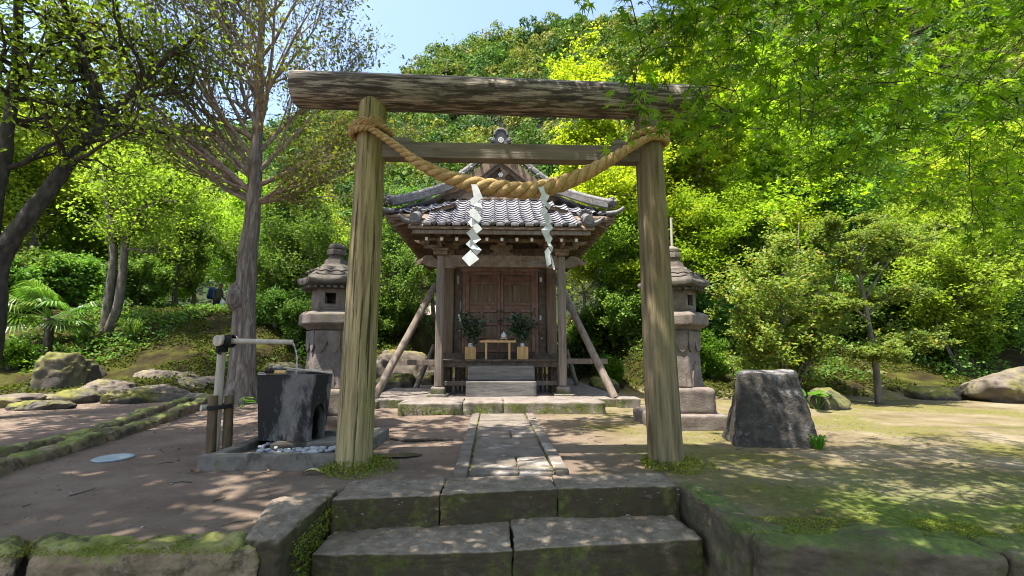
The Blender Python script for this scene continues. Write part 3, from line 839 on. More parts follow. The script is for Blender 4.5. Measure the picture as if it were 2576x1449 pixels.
for k in range(5):
    m.tube(catmull([cl + Vector((-.19 + .02 * k, -.10, .06)), cl + Vector((-.05 + .02 * k, -.23 - .008 * k, .085 - .02 * k)), cl + Vector((.08, -.245, .02 + .02 * k)), cl + Vector((.17, -.15, .0 + .02 * k))], 6), .006, 6)
m.tube(catmull([cl + Vector((-.05, -.24, .06)), cl + Vector((-.10, -.26, .0)), cl + Vector((-.135, -.265, -.075))], 6), .006, 6)
m.build('tie_cord', straw, rp, True)
rg = random.Random(2); m = MB()
for k in range(260):
    i = rg.randrange(20, len(full) - 20); p = full[i]; tt = i / len(full); r_ = rad_fn(tt)
    d = (full[i + 1] - full[i - 1]).normalized(); a = rg.uniform(0, 6.28)
    o_ = Vector((0, math.cos(a), math.sin(a))); q = p + o_ * r_ * .95
    L_ = rg.uniform(.02, .06)
    m.tube([q, q + d * L_ * rg.choice((-1, 1)) * .7 + o_ * L_ * .25, q + d * L_ * rg.uniform(-.6, .6) + o_ * L_ * .6], [.0016, .0012, .0006], 3, False)
fb = m.build('loose_fibres', straw, rp); fb['kind'] = 'stuff'

# ---------------------------------------------------------------- paper streamers
def streamer(label, polys, ox, oy, Y, sc=.1541):
    ps = [[P(ox + x * sc, oy + y * sc, Y - .006 * (i % 3) - (.03 if i % 2 else 0) * 0) for x, y in pl] for i, pl in enumerate(polys)]
    base = ps[0][0]
    th = thing('paper_streamer', base, label, 'paper streamer', 'paper streamers on the rope')
    for i, pl in enumerate(ps):
        pl = [p + Vector((0, (.05 if i % 2 else -.0) * ((q % 2) - .5) * .6, 0)) for q, p in enumerate(pl)]
        MB().prism(pl, (0, .002, 0)).build('fold', paper, th)
streamer('white zigzag paper streamer, the one ending in a flat square', [
    [(1515, -60), (1600, -60), (1640, 10), (1705, 165), (1640, 210), (1535, 280), (1480, 205), (1555, 145)], [(1540, 285), (1640, 215), (1705, 335), (1635, 390)],
    [(1555, 310), (1690, 490), (1640, 562), (1525, 480), (1460, 390)], [(1530, 482), (1642, 562), (1520, 640), (1460, 545)], [(1525, 640), (1610, 565), (1695, 670), (1605, 745)],
    [(1530, 665), (1675, 830), (1585, 907), (1515, 830), (1435, 740)], [(1517, 828), (1587, 907), (1500, 985), (1425, 915)], [(1500, 985), (1587, 910), (1685, 1020), (1600, 1100)],
    [(1505, 1010), (1645, 1160), (1485, 1280), (1360, 1145)]], 952, 472.8, yR - .1)
streamer('white zigzag paper streamer turned edge-on, hanging beside the carved beam end', [
    [(475, -10), (560, -30), (600, 90), (665, 125), (620, 215), (500, 170), (530, 100)], [(500, 170), (620, 215), (688, 290), (660, 350), (580, 290)], [(495, 380), (570, 300), (640, 375), (555, 465)],
    [(555, 465), (635, 390), (707, 490), (660, 590), (600, 600)], [(600, 595), (655, 560), (722, 645), (690, 697)], [(520, 690), (605, 610), (680, 690), (600, 840)],
    [(605, 830), (655, 740), (712, 825), (680, 890), (640, 950)], [(640, 945), (680, 890), (717, 975), (705, 1045)], [(580, 1035), (640, 960), (690, 1050), (670, 1075), (692, 1240), (620, 1285)],
    [(675, 1075), (732, 1190), (746, 1345), (720, 1320), (690, 1180)]], 1280.4, 472.8, yR - .1)
# ---------------------------------------------------------------- shrine
sh = thing('shrine_building', (0, 12, .19), 'small dark wooden shrine with grey tiled roof behind the gate', 'shrine')
EAVE_Y, TOP_Y = 9.12, 11.4
def slope_z(y):
    t_ = (y - EAVE_Y) / (TOP_Y - EAVE_Y)
    return 3.73 + .99 * t_ + .31 * t_ * t_
def slope_a(y):
    t_ = (y - EAVE_Y) / (TOP_Y - EAVE_Y)
    return math.atan((.99 + .62 * t_) / (TOP_Y - EAVE_Y))
MAIN_Y, MAIN_X, KX = 10.22, 2.66, 1.93
GABX = 1.08
def hip_x(y): return lerp(MAIN_X, GABX, (y - MAIN_Y) / (TOP_Y - MAIN_Y))
def side_z(x):                            # profile of the big side slopes, from the ridge down
    x = abs(x)
    pts = [(0, 6.30), (.55, 5.82), (1.08, 5.38), (1.8, 4.80), (2.66, 4.30), (2.9, 4.2)]
    for (a, b), (c, d2) in zip(pts, pts[1:]):
        if x <= c: return lerp(b, d2, (x - a) / (c - a))
    return 4.2
# --- roof board (the sheet the tiles lie on)
m = MB()
def strip(x0f, x1f, ya, yb, n=8, dz=-.07, th=.05):
    for i in range(n):
        y0, y1 = lerp(ya, yb, i / n), lerp(ya, yb, (i + 1) / n)
        z0, z1 = slope_z(y0) + dz, slope_z(y1) + dz
        m.add([(x0f(y0), y0, z0), (x1f(y0), y0, z0), (x1f(y1), y1, z1), (x0f(y1), y1, z1), (x0f(y0), y0, z0 - th), (x1f(y0), y0, z0 - th), (x1f(y1), y1, z1 - th), (x0f(y1), y1, z1 - th)],
              [(0, 1, 2, 3), (4, 7, 6, 5), (0, 4, 5, 1), (1, 5, 6, 2), (2, 6, 7, 3), (3, 7, 4, 0)])
strip(lambda y: -KX, lambda y: KX, EAVE_Y + .02, MAIN_Y)
strip(lambda y: -hip_x(y) + .04, lambda y: hip_x(y) - .04, MAIN_Y, TOP_Y + .05)
roof = m.build('roof', shrine_wood, sh)
# --- tiles
TW, TL = .3, .222
def tile_mesh(name, w, L, cols=9, crest=.036, trough=.03, th=.009):
    V, F = [], []
    def prof(u):
        if u < .7: return -trough * math.sin(math.pi * u / .7)
        return crest * math.sin(math.pi * (u - .7) / .3)
    for j, (yy, dz) in enumerate([(0, .016), (L * 1.12, 0)]):
        for i in range(cols + 1):
            u = i / cols
            V.append((u * w * 1.03 - w / 2, yy, prof(u) + dz))
    for j, (yy, dz) in enumerate([(0, .016 - th), (L * 1.12, -th)]):
        for i in range(cols + 1):
            u = i / cols
            V.append((u * w * 1.03 - w / 2, yy, prof(u) + dz))
    c = cols + 1
    for i in range(cols):
        F += [(i, i + 1, c + i + 1, c + i), (2 * c + i, 3 * c + i, 3 * c + i + 1, 2 * c + i + 1), (i, 2 * c + i, 2 * c + i + 1, i + 1)]
    F += [(cols, 2 * c + cols, 3 * c + cols, c + cols), (0, c, 3 * c, 2 * c)]
    me = bpy.data.meshes.new(name); me.from_pydata(V, [], F)
    me.polygons.foreach_set('use_smooth', [True] * len(F)); me.set_sharp_from_angle(angle=R(50))
    me.materials.append(tile_mat)
    return me
tme = tile_mesh('tile', TW, TL)
rows, y = [], EAVE_Y
while y < TOP_Y - .08:
    rows.append(y); y += TL * math.cos(slope_a(y))
rr = random.Random(8)
ntile, extra = 0, []
for ri, y in enumerate(rows):
    for ci in range(-9, 10):
        x = (ci) * TW
        lim = KX - .17 if y < MAIN_Y - .05 else hip_x(y) - .13
        if abs(x) > lim: continue
        o = obj('tile', tme, None, roof, (x + rr.uniform(-.004, .004), y, slope_z(y) + rr.uniform(-.003, .003)), (slope_a(y) - .055, rr.uniform(-.015, .015), rr.uniform(-.01, .01)))
        ntile += 1
# rounded eave caps and pendants
cap = MB().ball((0, 0, 0), .058, 12, 8, (1, .9, 1)); capm = cap.mesh('eave_cap', True); capm.materials.append(ridge_mat)
pm = MB().box((0, 0, 0), (.17, .02, .062), .006).box((0, -.012, 0), (.14, .006, .03), .0); pmm = pm.mesh('eave_pendant'); pmm.materials.append(ridge_mat)
for ci in range(-6, 7):
    x = ci * TW
    if abs(x) > KX - .17: continue
    obj('eave_cap', capm, None, roof, (x + TW * .35, EAVE_Y - .005, 3.73 + .012))
    obj('eave_pendant', pmm, None, roof, (x - TW * .12, EAVE_Y - .012, 3.73 - .028))
for s in (-1, 1):
    for k in range(3):
        x = s * (KX + .12 + k * .26)
        obj('eave_cap', capm, None, roof, (x, MAIN_Y - .02, slope_z(MAIN_Y) + .02), None, (.9, .9, .9))
# --- side slopes, tiled
V, F = [], []
U, Wn = 26, 60
for s in (-1, 1):
    b = len(V)
    for i in range(U + 1):
        x = 2.72 * i / U
        for j in range(Wn + 1):
            ya = 11.45 if x < GABX else lerp(11.4, MAIN_Y, (x - GABX) / (MAIN_X - GABX))
            yy = lerp(ya, 16.6, j / Wn)
            V.append((s * x, yy, side_z(x) + .02 * math.sin(yy * 2 * math.pi / .3) + .012 * (i % 2)))
    for i in range(U):
        for j in range(Wn):
            a = b + i * (Wn + 1) + j
            F.append((a, a + 1, a + Wn + 2, a + Wn + 1) if s < 0 else (a, a + Wn + 1, a + Wn + 2, a + 1))
o = obj('side_roof', np_mesh('side_roof', V, F, True), tile_mat, sh); o['kind'] = 'stuff'
# --- ridges
barrel = MB()
prof = [(.072, 0), (.078, .02), (.078, .21), (.066, .235)]
barrel.lathe(prof, 16); bm_ = barrel.mesh('ridge_tile', True, 40); bm_.materials.append(ridge_mat)
def ridge(p0, p1, sag, name, courses=2, seg=.205, wid=.17, par=None, cap_end=True):
    p0, p1 = Vector(p0), Vector(p1)
    n = int((p1 - p0).length / seg)
    pts = [p0.lerp(p1, i / n) - Vector((0, 0, sag * 4 * (i / n) * (1 - i / n))) for i in range(n + 1)]
    base = None
    mm_ = MB()
    for c in range(courses):
        for a, b in zip(pts, pts[1:]):
            mm_.beam(a + Vector((0, 0, -.05 - .045 * c)), b + Vector((0, 0, -.05 - .045 * c)), wid + .025 * c, .038, .004)
    base = mm_.build(name, ridge_mat, sh)
    for a, b in zip(pts, pts[1:]):
        d = (a - b)
        o = obj('ridge_tile', bm_, None, base, b, None, (1, 1, d.length / .205))
        o.rotation_mode = 'QUATERNION'; o.rotation_quaternion = d.to_track_quat('Z', 'Y')
    return base, pts
def demon_cap(p, d, s=1.0):
    d = Vector(d).normalized()
    mm_ = MB()
    x = d.cross(Vector((0, 0, 1))).normalized()
    mm_.ball(p, .095 * s, 12, 8, (1, 1, 1.05))
    for k in range(9):
        a = 2 * math.pi * k / 9
        mm_.ball(p + d * .05 * s + x * math.cos(a) * .085 * s + Vector((0, 0, math.sin(a) * .085 * s)), .034 * s, 8, 5)
    mm_.ball(p + d * .09 * s, .045 * s, 8, 6)
    mm_.build('ridge_end', ridge_mat, sh, True)
for s in (-1, 1):
    a = (s * 1.14, 11.30, 5.46); b = (s * 2.56, 10.30, slope_z(10.28) + .30)
    base, pts = ridge(a, b, .055, 'hip_ridge', 3)
    demon_cap(Vector(b) + Vector((s * .03, -.03, -.02)), (s * .83, -.55, 0), 1.15)
    # upturned corner horns
    for (bx, by, bz, sc_) in ((s * (MAIN_X - .05), MAIN_Y - .04, slope_z(MAIN_Y) + .03, 1.0), (s * (KX - .05), EAVE_Y + .03, 3.75, 1.05)):
        MB().tube(catmull([(bx - s * .16, by + .02, bz - .01), (bx, by, bz + .0), (bx + s * .13, by - .04, bz + .035), (bx + s * .24, by - .08, bz + .12 * sc_)], 5), [.05, .055, .058, .06, .06, .06, .058, .056, .054, .052, .05, .048, .045, .042, .038, .034], 10).build('corner_horn', ridge_mat, sh, True)
    # verge ridge beside the gable
    vp = [(s * .18, 11.33, 6.36), (s * .48, 11.30, 6.10), (s * .83, 11.27, 5.79), (s * 1.15, 11.24, 5.53), (s * 1.42, 11.20, 5.34)]
    for i, (p, q) in enumerate(zip(vp, vp[1:])):
        ridge(p, q, 0.0, 'verge_ridge', 1, .19, .15)
    for i in range(6):
        t_ = (i + .6) / 6
        p = Vector((s * lerp(.2, 1.46, t_), 11.13, lerp(6.22, 5.20, t_ ** .92)))
        MB().ball(p, .052, 10, 7).tube([p + Vector((0, .02, 0)), p + Vector((s * -.02, .2, .02))], .035, 8).build('verge_tile', ridge_mat, sh, True)
    # short ridges that border the lower front roof
    a = (s * (KX - .13), 9.92, slope_z(9.9) + .10); b = (s * (KX - .13), 9.20, slope_z(9.2) + .10)
    base, pts = ridge(a, b, .0, 'front_ridge', 1, .13, .14)
    MB().lathe([(.078, 0), (.086, .03), (.086, .2), (.06, .21)], 18).mesh('x')
    o = MB().lathe([(.07, 0), (.10, .02), (.105, .05), (.105, .22), (.098, .235)], 20).build('ridge_end', ridge_mat, sh, True, 40)
    o.location = (s * (KX - .13), 9.30, 3.85); o.rotation_euler = (R(98), 0, 0)
    o.matrix_parent_inverse = Matrix.Translation(-WPOS[sh])
    # leaf-like crest over it
    mm_ = MB()
    for k in range(11):
        a_ = math.pi * (k / 10)
        for q, r_ in ((0, .13), (1, .085)):
            mm_.ball((s * (KX - .13) + math.cos(a_) * r_, 9.42 + .02 * q, 4.03 + math.sin(a_) * r_ * .75 + .02 * (k % 2)), .028, 7, 5)
    mm_.lathe([(.12, -.1), (.10, 0), (.06, .05)], 14, (s * (KX - .13), 9.42, 3.99))
    mm_.build('ridge_crest', ridge_mat, sh, True)
# main ridge seen end-on and its ornament
mm_ = MB(); mm_.box((0, 13.9, 6.36), (.24, 5.0, .18), .02)
mm_.build('main_ridge', ridge_mat, sh)
oy, oz = 11.16, 6.40
mm_ = MB()
mm_.prism([(-.30, oy, oz - .10), (.30, oy, oz - .10), (.27, oy, oz + .06), (.20, oy, oz + .14), (.17, oy, oz + .30), (.10, oy, oz + .38), (0, oy, oz + .41), (-.10, oy, oz + .38), (-.17, oy, oz + .30), (-.20, oy, oz + .14), (-.27, oy, oz + .06)], (0, .1, 0))
orn = mm_.build('ridge_ornament', ridge_mat, sh)
m2 = MB(); m2.tube([(math.cos(R(a)) * .165, oy - .02, oz + .255 + math.sin(R(a)) * .165) for a in range(-5, 190, 10)], .035, 8)
m2.build('arch_rim', ridge_mat, orn, True)
for s in (-1, 1):
    m2 = MB()
    pts = [(s * (.215 + .07 * (1 - a / 620) * math.cos(R(a))), oy - .03, oz + .10 + .07 * (1 - a / 620) * math.sin(R(a))) for a in range(0, 560, 25)]
    m2.tube(pts, .026, 8); m2.ball((s * .215, oy - .03, oz + .10), .05, 10, 6)
    m2.tube([(s * .30, oy - .01, oz - .09), (s * .24, oy - .03, oz - .02), (s * .14, oy - .03, oz - .06)], .04, 8)
    m2.build('scroll', ridge_mat, orn, True)
def cross_ring(c, r, th, mat, par):
    mm_ = MB(); c = Vector(c)
    mm_.tube([c + Vector((math.cos(R(a)) * r, 0, math.sin(R(a)) * r)) for a in range(0, 361, 15)], th, 8, False)
    mm_.box(c, (th * 1.7, th * 1.6, r * 2), 0).box(c, (r * 2, th * 1.58, th * 1.7), 0)
    return mm_.build('emblem', mat, par, True, 40)
MB().ball((0, oy - .005, oz + .11), .075, 14, 8, (1, .4, 1)).build('emblem_ground', iron, orn, True)
cross_ring((0, oy - .04, oz + .11), .062, .011, emblem_white, orn)
# --- gable face
gz = 5.02
MB().prism([(-1.2, 11.46, gz), (1.2, 11.46, gz), (0, 11.46, 6.14)], (0, .06, 0)).build('gable_wall', dark_wood, sh)
MB().box((0, 11.36, gz + .0), (2.5, .1, .07), .01).build('gable_sill', shrine_wood, sh)
for s in (-1, 1):
    poly = []
    prof_o = [(.0, 6.26), (.4, 5.95), (.86, 5.57), (1.24, 5.32), (1.6, 5.15)]
    prof_i = [(1.54, 5.02), (1.15, 5.15), (.76, 5.37), (.34, 5.71), (.0, 5.98)]
    MB().prism([(s * x, 11.22, z) for x, z in prof_o + prof_i], (0, .055, 0)).build('bargeboard', shrine_wood, sh)
    MB().prism([(s * x * .94, 11.29, z - .13) for x, z in prof_o] + [(s * x * .9, 11.29, z - .10) for x, z in prof_i], (0, .04, 0)).build('inner_bargeboard', dark_wood, sh)
for k in range(11):
    x = -.5 + k * .1
    h = .46 - abs(x) * .55
    MB().box((x, 11.42, gz + .05 + h / 2), (.035, .05, h), .004).build('gable_slat', panel_wood, sh)
mm_ = MB()
mm_.prism([(-.42, 11.385, 5.30), (-.30, 11.385, 5.26), (-.22, 11.385, 5.33), (-.12, 11.385, 5.25), (0, 11.385, 5.19), (.12, 11.385, 5.25), (.22, 11.385, 5.33), (.30, 11.385, 5.26), (.42, 11.385, 5.30), (.28, 11.385, 5.46), (.14, 11.385, 5.50), (.1, 11.385, 5.62), (-.1, 11.385, 5.62), (-.14, 11.385, 5.50), (-.28, 11.385, 5.46)], (0, .035, 0))
pend = mm_.build('gable_pendant', panel_wood, sh)
m2 = MB()
for k in range(6): m2.ball((math.cos(k * R(60)) * .045, 11.375, 5.68 + math.sin(k * R(60)) * .045), .026, 8, 5)
m2.ball((0, 11.365, 5.68), .03, 8, 5); m2.build('boss', emblem_white, pend, True)
# --- front eave timber
MB().box((0, EAVE_Y + .06, 3.645), (2 * KX - .05, .07, .06), .006).build('eave_board', shrine_wood, sh)
MB().box((0, EAVE_Y + .10, 3.565), (2 * KX - .16, .06, .085), .006).build('eave_fascia', post_wood, sh)
mrf = MB().box((0, 0, 0), (.065, 1.5, .075), .004).mesh('rafter'); mrf.materials.append(shrine_wood)
tipm = MB().box((0, 0, 0), (.055, .006, .065), 0).mesh('rafter_tip'); tipm.materials.append(emblem_white)
ra = slope_a(9.4)
for k in range(-5, 6):
    x = k * .315
    obj('rafter', mrf, None, sh, (x, 9.36 + .72, 3.46 + .72 * math.tan(ra)), (ra, 0, 0))
    obj('rafter_tip', tipm, None, sh, (x, 9.36 - .035, 3.442), (ra, 0, 0))
MB().box((.09, 9.33, 3.465), (.075, .02, .10), 0).build('nail_plate', black_cord, sh)
mm_ = MB()
for i in range(6):
    y0, y1 = lerp(9.2, 11.2, i / 6), lerp(9.2, 11.2, (i + 1) / 6)
    mm_.add([(-1.85, y0, slope_z(y0) - .155), (1.85, y0, slope_z(y0) - .155), (1.85, y1, slope_z(y1) - .155), (-1.85, y1, slope_z(y1) - .155)], [(0, 1, 2, 3)])
mm_.build('soffit', dark_wood, sh)
# main eave boards at the corners and along the sides, with rafters
for s in (-1, 1):
    MB().box((s * 2.28, MAIN_Y + .08, slope_z(MAIN_Y) - .11), (.72, .08, .10), .006).build('corner_eave', shrine_wood, sh)
    MB().beam((s * 2.62, MAIN_Y + .02, slope_z(MAIN_Y) - .10), (s * 2.62, 16.5, side_z(2.66) - .07), .08, .10, .006).build('side_eave', shrine_wood, sh)
    MB().beam((s * 2.50, MAIN_Y + .1, slope_z(MAIN_Y) - .20), (s * 2.50, 16.4, side_z(2.66) - .17), .07, .07, .006).build('side_fascia', post_wood, sh)
    srm = MB().box((0, 0, 0), (1.5, .06, .075), .004).mesh('rafter'); srm.materials.append(shrine_wood)
    for k in range(28):
        yy = MAIN_Y + .2 + k * .22
        obj('rafter', srm, None, sh, (s * 1.83, yy, 4.26), (0, s * R(20), 0))
    mm_ = MB()
    mm_.add([(s * 1.05, MAIN_Y + .1, 4.55), (s * 2.6, MAIN_Y + .1, 4.11), (s * 2.6, 16.5, 4.11), (s * 1.05, 16.5, 4.55)], [(0, 1, 2, 3)])
    mm_.build('side_soffit', dark_wood, sh)
    # diagonal hip rafter under the corner
    MB().beam((s * 2.6, MAIN_Y + .08, slope_z(MAIN_Y) - .17), (s * 1.25, 11.25, 4.32), .10, .11, .006).build('hip_rafter', shrine_wood, sh)
# --- front posts with base stones, beam, brackets
PX, PY = 1.335, 9.95
for s in (-1, 1):
    MB().box((s * PX, PY, 1.795), (.165, .165, 2.85), .022).build('front_post', post_wood, sh)
    obj('base_stone', hexa(box8(s * PX - .15, s * PX + .15, PY - .15, PY + .15, .17, .37), 6, .05, .008, 4, 140 + s), platform_stone, sh)
    obj('base_slab', hexa(box8(s * PX - .22, s * PX + .22, PY - .22, PY + .22, .15, .225), 6, .02, .006, 4, 142 + s), platform_stone, sh)
    # carved beam nosing, an elephant-trunk curl
    pr = [(s * (PX + .083), 0), (s * (PX + .20), .10), (s * (PX + .34), .10), (s * (PX + .44), .02), (s * (PX + .52), -.02), (s * (PX + .52), -.09), (s * (PX + .45), -.10), (s * (PX + .40), -.07), (s * (PX + .33), -.12), (s * (PX + .22), -.15), (s * (PX + .083), -.16)]
    nz_ = MB().prism([(x, PY - .055, 3.110 + z) for x, z in pr], (0, .11, 0)).build('beam_nosing', shrine_wood, sh)
    m2 = MB()
    for cx_, cz_, r_ in ((.20, .03, .055), (.31, .0, .06), (.42, -.03, .035)):
        m2.tube([(s * (PX + cx_) + r_ * (1 - a / 700) * math.cos(R(a)), PY - .06, 3.110 + cz_ + r_ * (1 - a / 700) * math.sin(R(a))) for a in range(0, 600, 30)], .011, 6)
    m2.tube([(s * (PX + .40), PY - .02, 3.050), (s * (PX + .48), PY - .02, 3.030), (s * (PX + .545), PY - .02, 3.060), (s * (PX + .55), PY - .02, 3.110), (s * (PX + .515), PY - .02, 3.130)], .024, 8)
    m2.build('carving', post_wood, nz_, True)
    # bracket complex on the post
    br = MB()
    br.box((s * PX, PY, 3.265), (.30, .30, .09), .012); br.box((s * PX, PY, 3.335), (.36, .34, .06), .012)
    br.prism([(s * PX - .40, PY - .05, 3.450), (s * PX - .36, PY - .05, 3.375), (s * PX - .2, PY - .05, 3.365), (s * PX + .2, PY - .05, 3.365), (s * PX + .36, PY - .05, 3.375), (s * PX + .40, PY - .05, 3.450)], (0, .1, 0))
    brk = br.build('bracket', shrine_wood, sh)
    for dx in (-.32, 0, .32): MB().box((s * PX + dx, PY, 3.495), (.15, .17, .09), .014).build('bearing_block', shrine_wood, brk)
    MB().prism([(s * PX - .035, PY - .02, 3.350), (s * PX - .035, PY - .35, 3.410), (s * PX - .035, PY - .40, 3.530), (s * PX - .035, PY - .02, 3.570)], (.07, 0, 0)).build('bracket_arm', shrine_wood, brk)
    MB().prism([(s * PX - s * .4, PY - .045, 3.460), (s * PX - s * .56, PY - .045, 3.530), (s * PX - s * .62, PY - .045, 3.575), (s * PX - s * .4, PY - .045, 3.550)], (0, .09, 0)).build('bracket_wing', shrine_wood, brk)
    MB().prism([(s * PX + s * .4, PY - .045, 3.460), (s * PX + s * .56, PY - .045, 3.510), (s * PX + s * .60, PY - .045, 3.560), (s * PX + s * .4, PY - .045, 3.540)], (0, .09, 0)).build('bracket_wing', shrine_wood, brk)
prb = [(-1.25, 3.215), (1.25, 3.215), (1.25, 2.930), (1.05, 2.930), (.98, 2.965), (-.98, 2.965), (-1.05, 2.930), (-1.25, 2.930)]
beam_ = MB().prism([(x, PY - .075, z) for x, z in prb], (0, .15, 0)).build('front_beam', shrine_wood, sh)
for s in (-1, 1):
    m2 = MB()
    for cx_, r_ in ((1.05, .075), (.84, .06), (.66, .045)):
        m2.tube([(s * cx_ + s * r_ * (1 - a / 760) * math.cos(R(a)), PY - .078, 3.090 + r_ * (1 - a / 760) * math.sin(R(a))) for a in range(-60, 620, 30)], .010, 6)
    m2.tube([(s * 1.2, PY - .078, 3.000), (s * 1.05, PY - .078, 2.995), (s * .95, PY - .078, 3.020), (s * .5, PY - .078, 3.010)], .009, 6)
    m2.build('carving', post_wood, beam_, True)
MB().box((0, PY, 3.57), (3.3, .13, .07), .008).build('eave_purlin', shrine_wood, sh)
# frog-leg strut with the ring-and-cross crest
m2 = MB().prism([(-.36, PY - .04, 3.220), (-.24, PY - .04, 3.240), (-.16, PY - .04, 3.330), (-.26, PY - .04, 3.390), (-.24, PY - .04, 3.470), (-.1, PY - .04, 3.450), (.1, PY - .04, 3.450), (.24, PY - .04, 3.470), (.26, PY - .04, 3.390), (.16, PY - .04, 3.330), (.24, PY - .04, 3.240), (.36, PY - .04, 3.220)], (0, .07, 0))
fs = m2.build('carved_strut', shrine_wood, sh)
MB().box((0, PY, 3.505), (.19, .15, .09), .014).build('bearing_block', shrine_wood, fs)
cross_ring((0, PY - .055, 3.320), .065, .012, post_wood, fs)
m2 = MB()
for s in (-1, 1):
    for cx_, cz_, r_ in ((.2, 3.420, .045), (.13, 3.250, .035), (.24, 3.240, .03), (.33, 3.230, .025), (.42, 3.230, .02)):
        m2.tube([(s * cx_ + r_ * (1 - a / 700) * math.cos(R(a)), PY - .048, cz_ + r_ * (1 - a / 700) * math.sin(R(a))) for a in range(0, 600, 40)], .009, 6)
m2.build('carving', post_wood, fs, True)
# --- body of the building
BY = 11.15
for s in (-1, 1):
    MB().box((s * 1.25, BY, 2.3), (.24, .24, 2.9), .02).build('corner_pillar', panel_wood, sh)
    MB().box((s * 1.03, BY + .03, 2.3), (.19, .16, 2.9), .01).build('wall_pillar', dark_wood, sh)
    MB().box((s * .89, BY + .0, 2.05), (.08, .14, 2.2), .008).build('door_jamb', door_wood, sh)
    MB().box((s * 1.28, 13.2, 2.3), (.10, 3.9, 2.9), .01).build('side_wall', panel_wood, sh)
    MB().tube([(s * 1.30, 11.15, 4.05), (s * 1.30, 15.2, 4.05)], .08, 10).build('wall_plate', shrine_wood, sh, True)
MB().box((0, 15.1, 2.3), (2.6, .1, 2.9), .01).build('back_wall', panel_wood, sh)
MB().box((0, BY, 3.40), (2.7, .2, .5), .01).build('lintel', dark_wood, sh)
MB().box((0, BY + .12, 4.1), (3.2, .08, 1.1), .01).build('upper_wall', dark_wood, sh)
MB().box((0, 13.2, 3.78), (2.6, 3.9, .06), 0).build('ceiling', dark_wood, sh)
MB().box((0, BY - .02, 3.10), (1.9, .16, .09), .008).build('door_head', door_wood, sh)
MB().box((0, BY - .04, .995), (2.74, .3, .17), .012).build('sill_beam', dark_wood, sh)
DZ0, DZ1 = 1.09, 3.06
for s in (-1, 1):
    x0, x1 = (0.004, .85)
    def X(a): return s * a
    m2 = MB()
    yd = BY - .03
    for xa, xb in ((x0, .075), (.76, x1)): m2.box((X((xa + xb) / 2), yd, (DZ0 + DZ1) / 2), (xb - xa, .07, DZ1 - DZ0), .006)
    rails = [(DZ0, 1.16), (1.42, 1.49), (1.74, 1.80), (2.06, 2.12), (2.24, 2.30), (2.74, 2.80), (2.98, DZ1)]
    for a, b in rails: m2.box((X(.4175), yd + .003, (a + b) / 2), (.684, .058, b - a), .004)
    for za, zb in ((1.80, 2.06),): m2.box((X(.45), yd + .003, (za + zb) / 2), (.07, .057, zb - za), .003)
    leaf = m2.build('door', door_wood, sh)
    pan = MB().box((0, 0, 0), (1, .02, 1), 0).mesh('panel')
    def panel(xa, xb, za, zb, mt, dy=.01):
        MB().box((X((xa + xb) / 2), yd + .012 + dy, (za + zb) / 2), (xb - xa, .02, zb - za), .003).build('panel', mt, leaf)
    panel(.075, .76, 1.16, 1.42, panel_wood); panel(.075, .76, 1.49, 1.74, panel_wood)
    panel(.075, .415, 1.80, 2.06, panel_wood); panel(.485, .76, 1.80, 2.06, panel_wood); panel(.075, .76, 2.12, 2.24, door_wood)
    for k in range(3):
        xa, xb = lerp(.075, .76, k / 3), lerp(.075, .76, (k + 1) / 3)
        panel(xa + .004, xb - .004, 2.30, 2.74, panel_wood, .004 * (k % 2))
    panel(.075, .76, 2.80, 2.98, door_wood)
    MB().box((X(.42), yd - .028, 2.93), (.21, .012, .07), .006).build('plate', dark_wood, leaf)
    if s > 0:
        MB().box((0.0, yd - .045, 2.085), (.20, .02, .05), .004).build('latch_bar', dark_wood, leaf)
        ml = MB().tube([(math.cos(R(a)) * .045, yd - .05, 1.80 + math.sin(R(a)) * .045) for a in range(0, 361, 24)], .009, 6, False)
        ml.box((0, yd - .042, 1.86), (.12, .012, .04), .003); ml.build('lock', iron, leaf)
# votive paper slips on the pillars
def slip(x, z, w, h, yy, rot=0.0, marks=0, mat=None):
    M_ = Matrix.Rotation(rot, 4, 'Y')
    o = MB().box((x, yy, z), (w, .003, h), 0, M_).build('paper_slip', mat or paper, sh)
    m3 = MB()
    for k in range(marks):
        zz = z + h * (.34 - .68 * k / max(1, marks - 1))
        m3.box((x, yy - .003, zz), (w * .55, .002, h * .035), 0); m3.box((x - w * .14, yy - .003, zz - h * .05), (w * .12, .002, h * .09), 0); m3.box((x + w * .15, yy - .003, zz - h * .03), (w * .1, .002, h * .1), 0)
    if marks: m3.build('print', black_cord, o)
old_paper = plain('old_paper', (.42, .40, .34), .8)
slip(-1.04, 2.85, .05, .20, BY - .054, 0, 4, old_paper); slip(-1.0, 1.98, .045, .10, BY - .054, .3, 0); slip(-.98, 1.88, .05, .115, BY - .054, -.15, 3)
slip(-.97, 2.2, .03, .22, BY - .054, 0, 5, old_paper)
slip(1.0, 2.87, .06, .11, BY - .054); slip(.985, 1.93, .042, .105, BY - .054, .05, 4); slip(1.01, 1.43, .022, .022, BY - .054); slip(-1.0, 1.61, .035, .035, BY - .054, .7, 0, old_paper)
